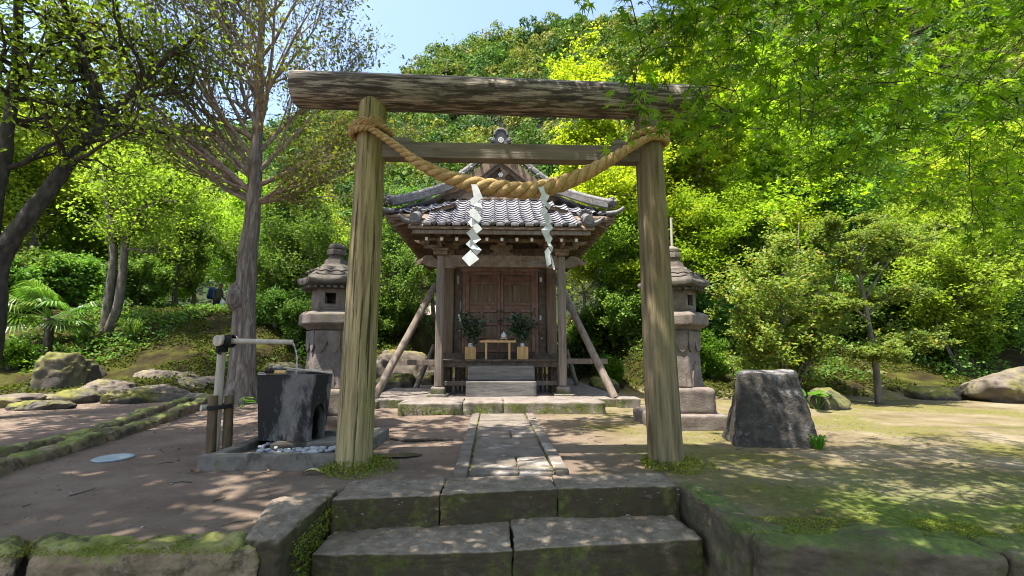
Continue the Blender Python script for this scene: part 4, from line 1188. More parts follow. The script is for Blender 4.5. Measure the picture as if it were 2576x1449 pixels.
# --- veranda, understructure, stairs
VY0, VZ = 10.12, .935
for k in range(9):
    xa, xb = -1.42 + k * .3155, -1.42 + (k + 1) * .3155
    MB().box(((xa + xb) / 2, (VY0 + BY) / 2, VZ - .02 - .002 * (k % 2)), (xb - xa - .008, BY - VY0, .045), .006).build('veranda_plank', dark_wood, sh)
MB().box((0, VY0 + .10, .83), (2.5, .12, .125), .01).build('veranda_beam', dark_wood, sh)
for s in (-1, 1):
    MB().box((s * 1.32, VY0 + .10, .545), (.13, .13, .70), .01).build('veranda_post', brace_wood, sh)
    MB().box((s * 1.02, VY0 + .10, .42), (.62, .07, .10), .008).build('under_rail', brace_wood, sh)
    MB().box((s * 1.20, VY0 + .32, .545), (.15, .15, .70), .01).build('under_post', dark_wood, sh)
    for k in range(4): MB().box((s * (.82 + k * .1), VY0 + .5, .56), (.05, .03, .74), .004).build('under_slat', dark_wood, sh)
for k in range(14): MB().box((-1.15 + k * .177, 15.0, .55), (.11, .04, .74), .004).build('under_slat', dark_wood, sh)
for k in range(8):
    MB().box((-1.15 + k * .33, 13.0, .5), (.14, .14, .66), .01).build('under_post', dark_wood, sh)
st = thing('offering_steps', (0, 9.6, .2), 'two grey weathered block steps below the shrine veranda', 'steps')
obj('step_block', hexa(box8(-.735, .735, 9.62, 10.12, .16, .50), 12, .018, .008, 3, 151, .003), grey_step, st)
obj('step_block', hexa(box8(-.715, .715, 9.86, 10.14, .505, .805), 12, .018, .008, 3, 152, .003), grey_step, st)
# --- props leaning against the building
def pole(p0, p1, r0, r1, seed, mat=brace_wood, name='brace_pole'):
    p0, p1 = Vector(p0), Vector(p1); n_ = 8
    pts = [p0.lerp(p1, i / n_) + Vector((.012 * N3(i * .7, seed), 0, .012 * N3(i * .7, seed, 5))) for i in range(n_ + 1)]
    MB().tube(pts, [lerp(r0, r1, i / n_) for i in range(n_ + 1)], 12).build(name, mat, sh, True, 40)
fl, fr = G(956, 997, .17), G(1545, 1001, .17)
pole((fl.x, 9.42, .15), P(1096, 716, 10.9), .085, .075, 1); pole((fr.x, 9.42, .17), P(1395, 690, 10.9), .085, .075, 2)
pole(G(1045, 977, .18) + Vector((0, 0, -.02)), P(1092, 870, 12.9), .07, .06, 3, bark_mid); pole(G(1452, 970, .18) + Vector((0, 0, -.02)), P(1425, 880, 12.9), .07, .06, 4, bark_mid)
MB().beam(P(1008, 912, 10.25), P(1096, 912, 10.25), .05, .12, .008).build('brace_rail', brace_wood, sh)
MB().beam(P(1420, 909, 10.25), P(1528, 909, 10.25), .05, .12, .008).build('brace_rail', brace_wood, sh)
# ---------------------------------------------------------------- offerings on the veranda
OY = 10.42
def vx(px): return P(px, 880, OY).x
tb = thing('offering_table', (vx(1252), OY, VZ), 'low pale wooden offering table before the shrine doors', 'table')
tx0, tx1 = vx(1207), vx(1297)
tz = VZ + .40
MB().box(((tx0 + tx1) / 2, OY, tz), (tx1 - tx0, .30, .045), .004).build('table_top', pale_cypress, tb)
for px in (1223, 1281):
    for dy in (-.10, .10):
        MB().box((vx(px), OY + dy, VZ + .19), (.045, .045, .38), .004).build('leg', pale_cypress, tb)
    MB().box((vx(px), OY, VZ + .345), (.05, .26, .03), .003).build('leg_brace', pale_cypress, tb)
tr = thing('offering_tray', (vx(1236), OY, tz + .024), 'flat reddish wooden tray lying on the offering table', 'tray')
MB().box((vx(1236), OY, tz + .03), (.26, .2, .012), .002).build('tray_base', pale_cypress, tr)
for dy in (-.1, .1): MB().box((vx(1236), OY + dy, tz + .045), (.26, .012, .02), .002).build('tray_rim', door_wood, tr)
sd = thing('offering_stand', (vx(1267), OY, tz + .024), 'tiny pale wooden stand under the white jar', 'stand')
MB().box((vx(1267), OY, tz + .07), (.17, .14, .014), .002).build('stand_top', pale_cypress, sd)
for dx in (-.055, .055): MB().box((vx(1267) + dx, OY, tz + .044), (.014, .12, .04), .001).build('leg', pale_cypress, sd)
jar = thing('white_jar', (vx(1267), OY, tz + .078), 'small white lidded jar with pointed knob on its stand', 'jar')
MB().lathe([(.035, .078), (.06, .10), (.066, .13), (.058, .155), (.045, .165)], 20, (vx(1267), OY, tz)).build('jar_body', paper, jar, True)
MB().lathe([(.052, .166), (.04, .185), (.015, .20), (.018, .212), (.002, .23)], 20, (vx(1267), OY, tz)).build('lid', paper, jar, True)
sakaki = leafmat('sakaki_leaf', (.012, .030, .012), (.03, .065, .02), .2, rough=.3, spec=.6)
for bi, (pa, pb_, lab, lab2) in enumerate(((1170, 1197, 'slatted pale wooden vase box left of the offering table', 'dark green leafy branches in the vase left of the offering table'), (1300, 1328, 'slatted pale wooden vase box right of the offering table', 'dark green leafy branches in the vase right of the offering table'))):
    xa, xb = vx(pa), vx(pb_); xc = (xa + xb) / 2; w = xb - xa
    bx = thing('vase_box', (xc, OY, VZ), lab, 'box', 'vase boxes')
    MB().box((xc, OY, VZ + .15), (w - .03, w - .03, .27), .002).build('box_body', pale_cypress, bx)
    for k in range(9):
        MB().box((xa + w * (k + .5) / 9, OY - w / 2 + .008, VZ + .14), (w / 9 - .007, .016, .275), .002).build('slat', pale_cypress, bx)
    for k in range(9):
        MB().box((xc + (w / 2 - .008), OY - w / 2 + w * (k + .5) / 9, VZ + .14), (.014, w / 9 - .007, .275), .002).build('slat', pale_cypress, bx)
    MB().lathe([(.045, .27), (.05, .31), (.042, .36), (.046, .365)], 16, (xc, OY, VZ)).build('vase', paper, bx, True)
    br = thing('leafy_branches', (xc, OY, VZ + .34), lab2, 'branches', 'sakaki branches in vases')
    rg = np.random.default_rng(70 + bi); pts = []; mm_ = MB()
    for k in range(11):
        a = rg.uniform(0, 6.28); ln = rg.uniform(.35, .72); sp = rg.uniform(.25, .75)
        lean = -.12 if bi == 0 else .05
        e = Vector((xc + math.cos(a) * ln * sp + lean * 0, OY + math.sin(a) * ln * sp * .6, VZ + .36 + ln * .95))
        md = Vector((lerp(xc, e.x, .35), lerp(OY, e.y, .35), lerp(VZ + .36, e.z, .5)))
        c = catmull([(xc, OY, VZ + .34), md, e], 6); mm_.tube(c, [.007] * (len(c) - 1) + [.003], 5)
        for q in c[4:]:
            for _ in range(8): pts.append(np.array(q) + rg.normal(size=3) * .06)
    mm_.build('stem', bark_mid, br)
    V, F = leaves_np(pts, .085, rg, .2, .27)
    o = obj('leaves', np_mesh('leaves', V, F), sakaki, br); o['kind'] = 'stuff'

# ---------------------------------------------------------------- stone lanterns
def hexring(r, z, ph, c): return [(c[0] + r * math.cos(ph + k * R(60)), c[1] + r * math.sin(ph + k * R(60)), c[2] + z) for k in range(6)]
def hexsolid(m_, levels, ph, c, sub=1):
    b = len(m_.v)
    for r, z in levels: m_.v += hexring(r, z, ph, c)
    for i in range(len(levels) - 1):
        for k in range(6):
            a, d2 = b + i * 6 + k, b + i * 6 + (k + 1) % 6
            m_.f.append((a, d2, d2 + 6, a + 6))
    m_.f.append(tuple(b + k for k in range(6))[::-1]); m_.f.append(tuple(b + (len(levels) - 1) * 6 + k for k in range(6)))
def roughen(me, amp, cuts, freq, seed):
    bm = bmesh.new(); bm.from_mesh(me)
    bmesh.ops.bevel(bm, geom=bm.edges[:], offset=.012, segments=1, affect='EDGES', clamp_overlap=True)
    bmesh.ops.triangulate(bm, faces=[f for f in bm.faces if len(f.verts) > 4])
    long = [e for e in bm.edges if e.calc_length() > .08]
    bmesh.ops.subdivide_edges(bm, edges=long, cuts=cuts, use_grid_fill=True)
    sdv = Vector((seed * 3.3, seed, seed * 2))
    for v in bm.verts: v.co += noise.noise_vector(v.co * freq + sdv) * amp
    bm.to_mesh(me); bm.free()
    me.polygons.foreach_set('use_smooth', [True] * len(me.polygons)); me.set_sharp_from_angle(angle=R(24))
    return me
def lantern(c, ph, s, label, seed):
    L = thing('stone_lantern', c, label, 'stone lantern', 'stone lanterns flanking the shrine court')
    c = Vector(c)
    def mk(name, levels, mat, ph2=ph, cuts=3, amp=.012):
        m_ = MB(); hexsolid(m_, [(r * s, z * s) for r, z in levels], ph2, c)
        return obj(name, roughen(m_.mesh(name), amp * s, cuts, 5, seed), mat, L)
    obj('base_slab', hexa([tuple(c + Vector((x * s, y * s, z * s))) for x, y, z in box8(-.56, .56, -.56, .56, -.05, .22)], 10, .03, .025, 4, seed), lantern_stone, L)
    obj('base_block', hexa([tuple(c + Vector((x * s, y * s, z * s))) for x, y, z in box8(-.42, .42, -.42, .42, .20, .60)], 10, .06, .02, 4, seed + 1), lantern_stone, L)
    shf = mk('shaft', [(.40, .60), (.375, .75), (.355, 1.1), (.35, 1.47)], lantern_stone)
    # scalloped hanging-cloth relief round the top and pointed relief round the foot
    for k in range(6):
        a0, a1 = ph + k * R(60), ph + (k + 1) * R(60)
        q0, q1 = Vector((math.cos(a0), math.sin(a0), 0)), Vector((math.cos(a1), math.sin(a1), 0))
        nrm = (q0 + q1).normalized()
        r_ = .362 * s
        def pt(u, z, o_=0.0): return c + (q0 * (1 - u) + q1 * u) * r_ + nrm * o_ + Vector((0, 0, z * s))
        MB().prism([pt(.0, 1.45), pt(.0, 1.26), pt(.08, 1.17), pt(.22, 1.13), pt(.36, 1.17), pt(.44, 1.24), pt(.5, 1.30), pt(.56, 1.24), pt(.64, 1.17), pt(.78, 1.13), pt(.92, 1.17), pt(1, 1.26), pt(1, 1.45)], nrm * .022 * s).build('carved_drape', lantern_stone, shf)
        MB().prism([pt(.14, .62, .012), pt(.86, .62, .012), pt(.86, .75, .012), pt(.74, .88, .005), pt(.5, 1.0, .005), pt(.26, .88, .005), pt(.14, .75, .012)], nrm * .022 * s).build('carved_petal', lantern_stone, shf)
    mk('middle_slab', [(.37, 1.47), (.40, 1.50), (.515, 1.555), (.515, 1.70), (.44, 1.745), (.36, 1.76)], lantern_stone)
    # fire box: six corner piers, sill and head, with openings
    fb = mk('fire_box', [(.34, 1.76), (.335, 1.80)], lantern_stone, cuts=1, amp=.006)
    for k in range(6):
        a0, a1 = ph + k * R(60), ph + (k + 1) * R(60)
        q0, q1 = Vector((math.cos(a0), math.sin(a0), 0)) * .335 * s, Vector((math.cos(a1), math.sin(a1), 0)) * .335 * s
        nrm = -(q0 + q1).normalized() * .07 * s
        def qd(u0, u1, z0, z1, nm):
            p = [c + q0.lerp(q1, u) + Vector((0, 0, z * s)) for u, z in ((u0, z0), (u1, z0), (u1, z1), (u0, z1))]
            MB().prism(p, nrm).build(nm, lantern_stone, fb)
        if k % 2 == 0:
            qd(0, .26, 1.80, 2.09, 'pier'); qd(.74, 1, 1.80, 2.09, 'pier'); qd(.26, .74, 1.80, 1.86, 'window_sill'); qd(.26, .74, 2.03, 2.09, 'window_head')
        else:
            qd(0, 1, 1.80, 2.09, 'pier')
    # roof: concave hexagonal cap with thick lip
    n_ = 6; m_ = MB(); lv = [(.33, 2.09), (.47, 2.115), (.545, 2.15), (.56, 2.20), (.55, 2.225), (.45, 2.29), (.36, 2.37), (.30, 2.42), (.285, 2.45)]
    b = 0; seg = 4; ring = []
    for ri, (r, z) in enumerate(lv):
        for k in range(6):
            for j in range(seg):
                u = j / seg
                p = Vector((math.cos(ph + k * R(60)), math.sin(ph + k * R(60)), 0)).lerp(Vector((math.cos(ph + (k + 1) * R(60)), math.sin(ph + (k + 1) * R(60)), 0)), u) * r * s
                lift = (abs(u - .5) * 2) ** 2 * .035 * (1 if 1 <= ri <= 4 else .3)
                m_.v.append(tuple(c + p + Vector((0, 0, (z + lift) * s))))
    nr = 6 * seg
    for i in range(len(lv) - 1):
        for k in range(nr):
            a, d2 = i * nr + k, i * nr + (k + 1) % nr
            m_.f.append((a, d2, d2 + nr, a + nr))
    m_.f.append(tuple(range(nr))[::-1]); m_.f.append(tuple((len(lv) - 1) * nr + k for k in range(nr)))
    me = m_.mesh('cap_roof'); bm = bmesh.new(); bm.from_mesh(me)
    for v in bm.verts: v.co += noise.noise_vector(v.co * 6 + Vector((seed, 0, 0))) * .012
    bm.to_mesh(me); bm.free(); me.polygons.foreach_set('use_smooth', [True] * len(me.polygons)); me.set_sharp_from_angle(angle=R(42))
    rf = obj('cap_roof', me, lantern_dark, L)
    m2 = MB()
    for k in range(6):
        a0, a1 = ph + k * R(60), ph + (k + 1) * R(60)
        q0, q1 = Vector((math.cos(a0), math.sin(a0), 0)), Vector((math.cos(a1), math.sin(a1), 0))
        for j in range(5):
            p = q0.lerp(q1, (j + .5) / 5) * .47 * s; d2 = (q0 + q1).normalized()
            m2.box(c + p + Vector((0, 0, 2.105 * s)), (.05 * s, .09 * s, .035 * s), .004, Matrix.Rotation(math.atan2(d2.y, d2.x) - math.pi / 2, 4, 'Z'))
        # wavy lotus line on the cap
    m2.build('carved_rafter', lantern_dark, rf)
    m3 = MB(); m3.tube([c + Vector((math.cos(a) * (.415 + .02 * math.cos(6 * (a - ph))) * s, math.sin(a) * (.415 + .02 * math.cos(6 * (a - ph))) * s, (2.345 + .02 * abs(math.sin(9 * a))) * s)) for a in [2 * math.pi * i / 90 for i in range(91)]], .014 * s, 6, False)
    m3.build('carved_ring', lantern_dark, rf, True)
    m4 = MB(); hexsolid(m4, [(.285 * s, 2.44 * s), (.235 * s, 2.47 * s), (.225 * s, 2.50 * s)], ph, c); hexsolid(m4, [(.19 * s, 2.50 * s), (.175 * s, 2.58 * s)], ph, c)
    m4.lathe([(.12 * s, 2.575 * s), (.125 * s, 2.62 * s), (.11 * s, 2.63 * s), (.125 * s, 2.65 * s)], 20, c); m4.lathe([(.15 * s, 2.655 * s), (.155 * s, 2.70 * s), (.148 * s, 2.745 * s)], 8, c)
    m4.lathe([(.10 * s, 2.745 * s), (.13 * s, 2.765 * s), (.13 * s, 2.80 * s), (.10 * s, 2.835 * s), (.05 * s, 2.855 * s), (.01 * s, 2.86 * s)], 20, c)
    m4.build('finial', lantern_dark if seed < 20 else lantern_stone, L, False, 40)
cL, cR = P(834, 880, 7.15), P(1700, 880, 7.15)
lantern((cL.x, 7.15, 0), R(8), .985, 'shaded stone lantern behind the left gate pillar and water basin', 10)
lantern((cR.x, 7.15, 0), R(38), .985, 'sunlit pinkish stone lantern behind the right gate pillar', 20)

# ---------------------------------------------------------------- big standing rock
q0, q1 = G(1819, 1106), G(2054, 1128)
zt = P(1930, 934, 5.75).z
rk = obj('standing_rock', hexa([(q0.x - .06, 5.52, -.12), (q1.x + .06, 5.30, -.12), (q1.x + .18, 6.2, -.12), (q0.x + .05, 6.25, -.12),
     (P(1850, 940, 5.6).x, 5.62, zt - .02), (P(2010, 940, 5.6).x, 5.62, zt - .03), (P(2003, 935, 6.0).x, 6.0, zt + .0), (P(1868, 932, 6.0).x, 6.02, zt + .02)], 34, .07, .022, 2.2, 33, .005, .014), bigrock_stone)
tag(rk, 'big dark flat-topped boulder standing on the mossy court', 'boulder')

# ---------------------------------------------------------------- water basin set
fr_ = thing('basin_frame', (-2.2, 5.4, 0), 'low stone border framing the water basin and its pebbles', 'stone border')
fA, fB, fC, fD = G(492, 1186), G(852, 1183), Vector((-1.55, 6.3, 0)), Vector((-3.0, 6.15, 0))
fB = Vector((-1.62, fB.y, 0))
def bar(p, q, w, h, seed):
    p, q = Vector((p.x, p.y, 0)), Vector((q.x, q.y, 0)); dd = (q - p).normalized(); n_ = Vector((-dd.y, dd.x, 0)) * w
    obj('border_stone', hexa(quad8([(v.x, v.y) for v in (p, q, q + n_, p + n_)], -.05, h), 10, .018, .012, 4, seed, .003), frame_stone, fr_)
bar(fA, fB, .13, .145, 201); bar(fD, fA + Vector((0, .15, 0)), .12, .12, 202); bar(fB + Vector((-.0, .02, 0)), fC, .13, .13, 203); bar(fC, fD, .12, .12, 204)
MB().box((-2.25, 5.45, .02), (1.35, 1.3, .04), .0).build('bed', frame_stone, fr_)
pl = [G(572, 1142), G(835, 1100), G(838, 1065), G(640, 1080)]
obj('plinth', hexa(quad8([(-2.62, 5.28), (-1.80, 5.42), (-1.72, 6.10), (-2.80, 6.0)], .0, .13), 10, .03, .02, 4, 205, .004), frame_stone, fr_)
# the basin: tapering block, hexagonal in plan, hollow on top, arched niche on the right face
bs = thing('water_basin', (-2.2, 5.75, .13), 'tapered stone water basin with arched hole, streaked black by water', 'water basin')
bz0, bz1 = .125, P(740, 941, 5.6).z
def bpt(px, Y, top):
    return Vector((P(px, 1000, Y).x, Y, bz1 if top else bz0))
btm = [bpt(657, 5.50, 0), bpt(784, 5.42, 0), bpt(822, 5.62, 0), bpt(818, 6.02, 0), bpt(660, 6.05, 0)]
top_ = [bpt(643, 5.46, 1), bpt(786, 5.38, 1), bpt(834, 5.60, 1), bpt(835, 6.06, 1), bpt(645, 6.10, 1)]
m_ = MB(); n5 = 5
rows_ = 7
ce = sum(top_, Vector()) / 5
lv = [[b.lerp(t2, i / rows_) for b, t2 in zip(btm, top_)] for i in range(rows_ + 1)]
lv.append([ce.lerp(t2, .80) for t2 in top_]); lv.append([ce.lerp(t2, .77) - Vector((0, 0, .14)) for t2 in top_])
for l_ in lv: m_.v += [tuple(p) for p in l_]
hole = (1,)
for i in range(len(lv) - 1):
    for k in range(n5):
        if k in hole and i < 4: continue
        a, d2 = i * n5 + k, i * n5 + (k + 1) % n5
        m_.f.append((a, d2, d2 + n5, a + n5))
m_.f.append(tuple(k for k in range(n5))[::-1]); m_.f.append(tuple((len(lv) - 1) * n5 + k for k in range(n5)))
# niche on face 1: frame around an arched recess
f0, f1_ = btm[1], btm[2]; g0, g1 = lv[4][1], lv[4][2]
def fp(u, w): return (f0.lerp(f1_, u)).lerp(g0.lerp(g1, u), w)
inn = -((f1_ - f0).cross(Vector((0, 0, 1)))).normalized() * .35
arch = [(.14, 0), (.14, .62), (.20, .80), (.34, .93), (.5, .96), (.66, .93), (.80, .80), (.86, .62), (.86, 0)]
b = len(m_.v)
out_ = [(0, 0), (0, .55), (0, .72), (.2, 1), (.5, 1), (.8, 1), (1, .72), (1, .55), (1, 0)]
m_.v += [tuple(fp(u, w)) for u, w in arch]; m_.v += [tuple(fp(u, w)) for u, w in out_]; m_.v += [tuple(fp(u, w) + inn) for u, w in arch]
for i in range(8):
    m_.f.append((b + 9 + i, b + 10 + i, b + 1 + i, b + i)); m_.f.append((b + i, b + 1 + i, b + 19 + i, b + 18 + i))
m_.f += [(b + 9 + 2, tuple(m_.v).index(tuple(lv[4][1])), b + 12), (b + 9 + 5, tuple(m_.v).index(tuple(lv[4][2])), b + 15)]
m_.f.append(tuple(b + 18 + i for i in range(9)))
me = m_.mesh('basin_body'); bm = bmesh.new(); bm.from_mesh(me)
bmesh.ops.remove_doubles(bm, verts=bm.verts, dist=.002)
bmesh.ops.subdivide_edges(bm, edges=[e for e in bm.edges if e.calc_length() > .12], cuts=3, use_grid_fill=True)
for v in bm.verts: v.co += noise.noise_vector(v.co * 5) * .006 + noise.noise_vector(v.co * 17) * .003
bm.to_mesh(me); bm.free(); me.set_sharp_from_angle(angle=R(40))
obj('basin_body', me, basin_stone, bs)
water = bpy.data.materials.new('water'); water.use_nodes = True
wp = water.node_tree.nodes['Principled BSDF']; wp.inputs['Base Color'].default_value = (.02, .025, .02, 1); wp.inputs['Roughness'].default_value = .04
wb = _n(water.node_tree, 'ShaderNodeBump'); wb.inputs['Strength'].default_value = .3; wb.inputs['Distance'].default_value = .01
water.node_tree.links.new(_noise(water.node_tree, _coords(water.node_tree), 30, 3), wb.inputs['Height']); water.node_tree.links.new(wb.outputs[0], wp.inputs['Normal'])
m2 = MB(); m2.v = [tuple(ce.lerp(t2, .79) + Vector((0, 0, -.03))) for t2 in top_]; m2.f = [tuple(range(5))]
o = m2.build('water', water, bs)
# pebbles in the border
rg = random.Random(12); npb = 0
pbm = [rock((.048, .036, .024), 300 + i, 2, .12, .1) for i in range(5)]
for q in pbm: q.materials.append(pebble_mat)
tries = 0
while npb < 170 and tries < 4000:
    tries += 1
    x, y = rg.uniform(-2.75, -1.63), rg.uniform(4.85, 6.0)
    if -2.72 < x < -1.76 and y > 5.22 + .14 * (x + 2.6) and x < -1.72: continue
    if x < -2.45 and rg.random() < .7: continue
    s_ = rg.uniform(.55, 1.1)
    o = obj('pebble', pbm[npb % 5], None, None, (x, y, .055 + rg.uniform(0, .045)), (rg.uniform(-.4, .4), rg.uniform(-.4, .4), rg.uniform(0, 6.3)), (s_, s_, s_))
    tag(o, 'smooth pale grey pebble in the bed around the water basin', 'pebble', 'pebbles around the water basin'); npb += 1
# bamboo spout
sp = thing('bamboo_spout', (-3.0, 5.35, 0), 'bamboo water spout on an upright bamboo post beside the basin', 'water spout')
def culm(p0, p1, r0, r1, mat, name, nodes=3, par=None, n_=14, slant=False):
    p0, p1 = Vector(p0), Vector(p1); pts, rad = [], []
    N_ = 40
    for i in range(N_ + 1):
        u = i / N_; r = lerp(r0, r1, u)
        fr2 = (u * nodes) % 1.0
        if 0 < u < 1 and (fr2 < .03 or fr2 > .985): r *= 1.09
        pts.append(p0.lerp(p1, u)); rad.append(r)
    o_ = MB().tube(pts, rad, n_).build(name, mat, par, True, 45)
    return o_
spY = 5.35
pbt, ptp = P(545, 1085, spY), P(559, 866, spY)
culm((pbt.x - .012, spY, -.02), (ptp.x, spY, ptp.z), .048, .042, bamboo, 'post', 2, sp)
s0, s1 = P(562, 858, spY), P(737, 861, spY + .12)
so = culm(s0, s1, .034, .030, bamboo, 'spout', 2, sp)
hd0, hd1 = P(546, 857, spY - .10), P(588, 855, spY + .14)
culm(hd0, hd1, .058, .056, bamboo, 'head_joint', 1, sp)
m2 = MB()
for k in range(5):
    c = P(574, 858, spY) + Vector((-.02 + .018 * k, 0, 0))
    m2.tube([c + Vector((0, math.cos(R(a)) * .066, math.sin(R(a)) * .066)) for a in range(0, 361, 30)], .010, 6, False)
for k in range(4):
    c = Vector((ptp.x, spY, ptp.z - .01 - .022 * k))
    m2.tube([c + Vector((math.cos(R(a)) * .052, math.sin(R(a)) * .052, .004 * math.sin(R(a * 2)))) for a in range(0, 361, 30)], .012, 6, False)
m2.tube(catmull([P(552, 878, spY - .06), P(546, 886, spY - .07), P(556, 890, spY - .07)], 5), .012, 6)
m2.build('binding_cord', black_cord, sp, True)
for px, dz, yy in ((531, 0, spY - .06), (572, .0, spY + .05)):
    a_ = P(px, 1125, yy); bq = P(px + (6 if px < 550 else 5), 995, yy)
    culm((a_.x, yy, -.02), (bq.x, yy, bq.z), .052, .047, bamboo_dark, 'stake', 2, sp)
pc = P(556, 1022, spY); sA, sB = P(505, 1026, spY - .1), P(585, 1022, spY + .1)
culm(sA, P(540, 1024, spY), .034, .03, bamboo, 'cross_piece', 1, sp)
m2 = MB()
for k in range(3):
    m2.tube(catmull([P(524, 1024 + k * 3, spY - .13), P(548, 1022 + k * 3, spY - .13), P(580, 1018 + k * 3, spY - .02), P(578, 1016 + k * 3, spY + .12), P(548, 1018 + k * 3, spY + .1), P(524, 1022 + k * 3, spY - .0), P(524, 1024 + k * 3, spY - .13)], 5), .012, 6)
m2.build('lashing', black_cord, sp, True)
# falling water
wm = bpy.data.materials.new('falling_water'); wm.use_nodes = True
wq = wm.node_tree.nodes['Principled BSDF']; wq.inputs['Base Color'].default_value = (.9, .95, 1, 1); wq.inputs['Roughness'].default_value = .08; wq.inputs['Transmission Weight'].default_value = .75; wq.inputs['IOR'].default_value = 1.33
e0 = s1 + Vector((.0, .0, -.01)); e1 = P(745, 939, spY + .12)
pts = [e0.lerp(e1, u) + Vector((.06 * math.sin(u * 1.6) * (1 - u) * 1.2, 0, .04 * u * (1 - u))) for u in [i / 14 for i in range(15)]]
MB().tube(pts, [.009 + .004 * math.sin(i * 1.9) for i in range(15)], 8).build('water_stream', wm, sp, True)
# ladle and rest
ld = thing('ladle', (ce.x, ce.y, bz1), 'metal cup ladle with long pale handle across the basin', 'ladle')
lp = P(693, 925, 5.55)
MB().lathe([(.055, 0), (.06, .01), (.062, .085), (.055, .085), (.05, .015)], 24, (lp.x, 5.62, bz1 + .012)).build('cup', plain('steel', (.45, .46, .46), .3, .5, .9), ld, True, 40)
MB().tube([(lp.x + .05, 5.62, bz1 + .075), P(836, 938, 5.35)], .011, 8).build('handle', bamboo, ld, True, 40)
ra_, rb_ = P(668, 938, 5.42), P(717, 937, 5.42)
rs = thing('ladle_rest', (ra_.x, 5.42, bz1), 'short brown bamboo ladle rest tied with black cord', 'ladle rest')
culm((ra_.x, 5.44, bz1 + .03), (rb_.x, 5.44, bz1 + .03), .024, .022, pale_cypress, 'rail', 1, rs)
culm((ra_.x + .02, 5.85, bz1 + .028), (rb_.x + .25, 5.85, bz1 + .028), .022, .02, bamboo, 'rail', 1, rs)
MB().tube([(ra_.x + .03, 5.40, bz1 + .055), (ra_.x + .03, 5.9, bz1 + .055)], .022, 8).build('cross_rail', bamboo_dark, rs, True, 40)
m2 = MB()
for k in range(5): m2.ball((ra_.x + .01 + .016 * k, 5.42, bz1 + .04 + .012 * (k % 2)), .026, 8, 5)
m2.build('knot', black_cord, rs, True)

# ---------------------------------------------------------------- drain disc, fallen leaves, puddle
dp = G(285, 1155)
dsc = MB().lathe([(.175, 0.0), (.18, .012), (.16, .02), (.15, .017), (.02, .017)], 32, (dp.x, dp.y, .004)).build('drain_cover', disc_mat, None, True, 40)
tag(dsc, 'small round blue-grey metal drain cover in the earth court', 'drain cover')
lf_y = plain('fallen_yellow', (.55, .36, .03), .6); lf_p = plain('fallen_pale', (.36, .32, .12), .6); lf_b = plain('fallen_brown', (.22, .10, .05), .7)
def fallen(px, py, L_, w_, mat, lab, rz, z=.006):
    g = G(px, py, z); m2 = MB(); n_ = 8
    for i in range(n_ + 1):
        u = i / n_; ww = w_ * math.sin(math.pi * min(.97, max(.03, u))) ** .8; h_ = .03 * L_ * 4 * math.sin(math.pi * u)
        for s in (-1, 0, 1): m2.v.append((L_ * (u - .5), s * ww, h_ + abs(s) * ww * .5))
    for i in range(n_):
        for s in range(2): a = i * 3 + s; m2.f.append((a, a + 3, a + 4, a + 1))
    o = m2.build('fallen_leaf', mat, None, True); o.location = (g.x, g.y, z + .004); o.rotation_euler = (0, 0, rz)
    tag(o, lab, 'leaf', 'fallen leaves')
fallen(705, 1266, .085, .02, lf_y, 'bright yellow fallen leaf on the earth by the steps', .3)
fallen(785, 1192, .20, .035, lf_p, 'long pale green fallen leaf beside the left gate pillar', .05)
fallen(490, 1189, .09, .03, lf_b, 'brown curled fallen leaf at the corner of the stone border', -.3)
fallen(2060, 1378 - 88, .07, .02, lf_b, 'small brown fallen leaf on the mossy edge behind the right wall', .7)
# ---------------------------------------------------------------- foliage materials
leaf_mid = leafmat('leaf_mid', (0.115, 0.196, 0.021), (0.230, 0.333, 0.046), .52)
leaf_fresh = leafmat('leaf_fresh', (0.196, 0.287, 0.025), (0.356, 0.448, 0.057), .52)
leaf_dark = leafmat('leaf_dark', (0.058, 0.123, 0.026), (0.152, 0.254, 0.051), .45, rough=.55, spec=.15)
leaf_yellow = leafmat('leaf_yellow', (.16, .25, .014), (.34, .43, .04), .55, tint=(1.2, 1.22, .45))
leaf_maple = leafmat('leaf_maple', (.035, .10, .008), (.165, .30, .02), .6, tint=(1.6, 1.6, .45), rough=.6, spec=.12)
leaf_olive = leafmat('leaf_olive', (0.086, 0.115, 0.025), (0.207, 0.241, 0.052), .5, extra=(.20, .14, .02))
leaf_shrub = leafmat('leaf_shrub', (.11, .165, .03), (.23, .29, .07), .45, rough=.5, spec=.2, extra=(.28, .22, .04))
leaf_lush = leafmat('leaf_lush', (.055, .125, .012), (.11, .22, .022), .45, rough=.4)
leaf_grey = leafmat('leaf_grey', (.13, .145, .065), (.26, .27, .14), .35)
leaf_rust = leafmat('leaf_rust', (.14, .15, .025), (.27, .28, .05), .45, extra=(.45, .14, .03))
frond_mat = leafmat('frond', (0.064, 0.136, 0.020), (0.136, 0.240, 0.040), .45, rough=.35, spec=.5)

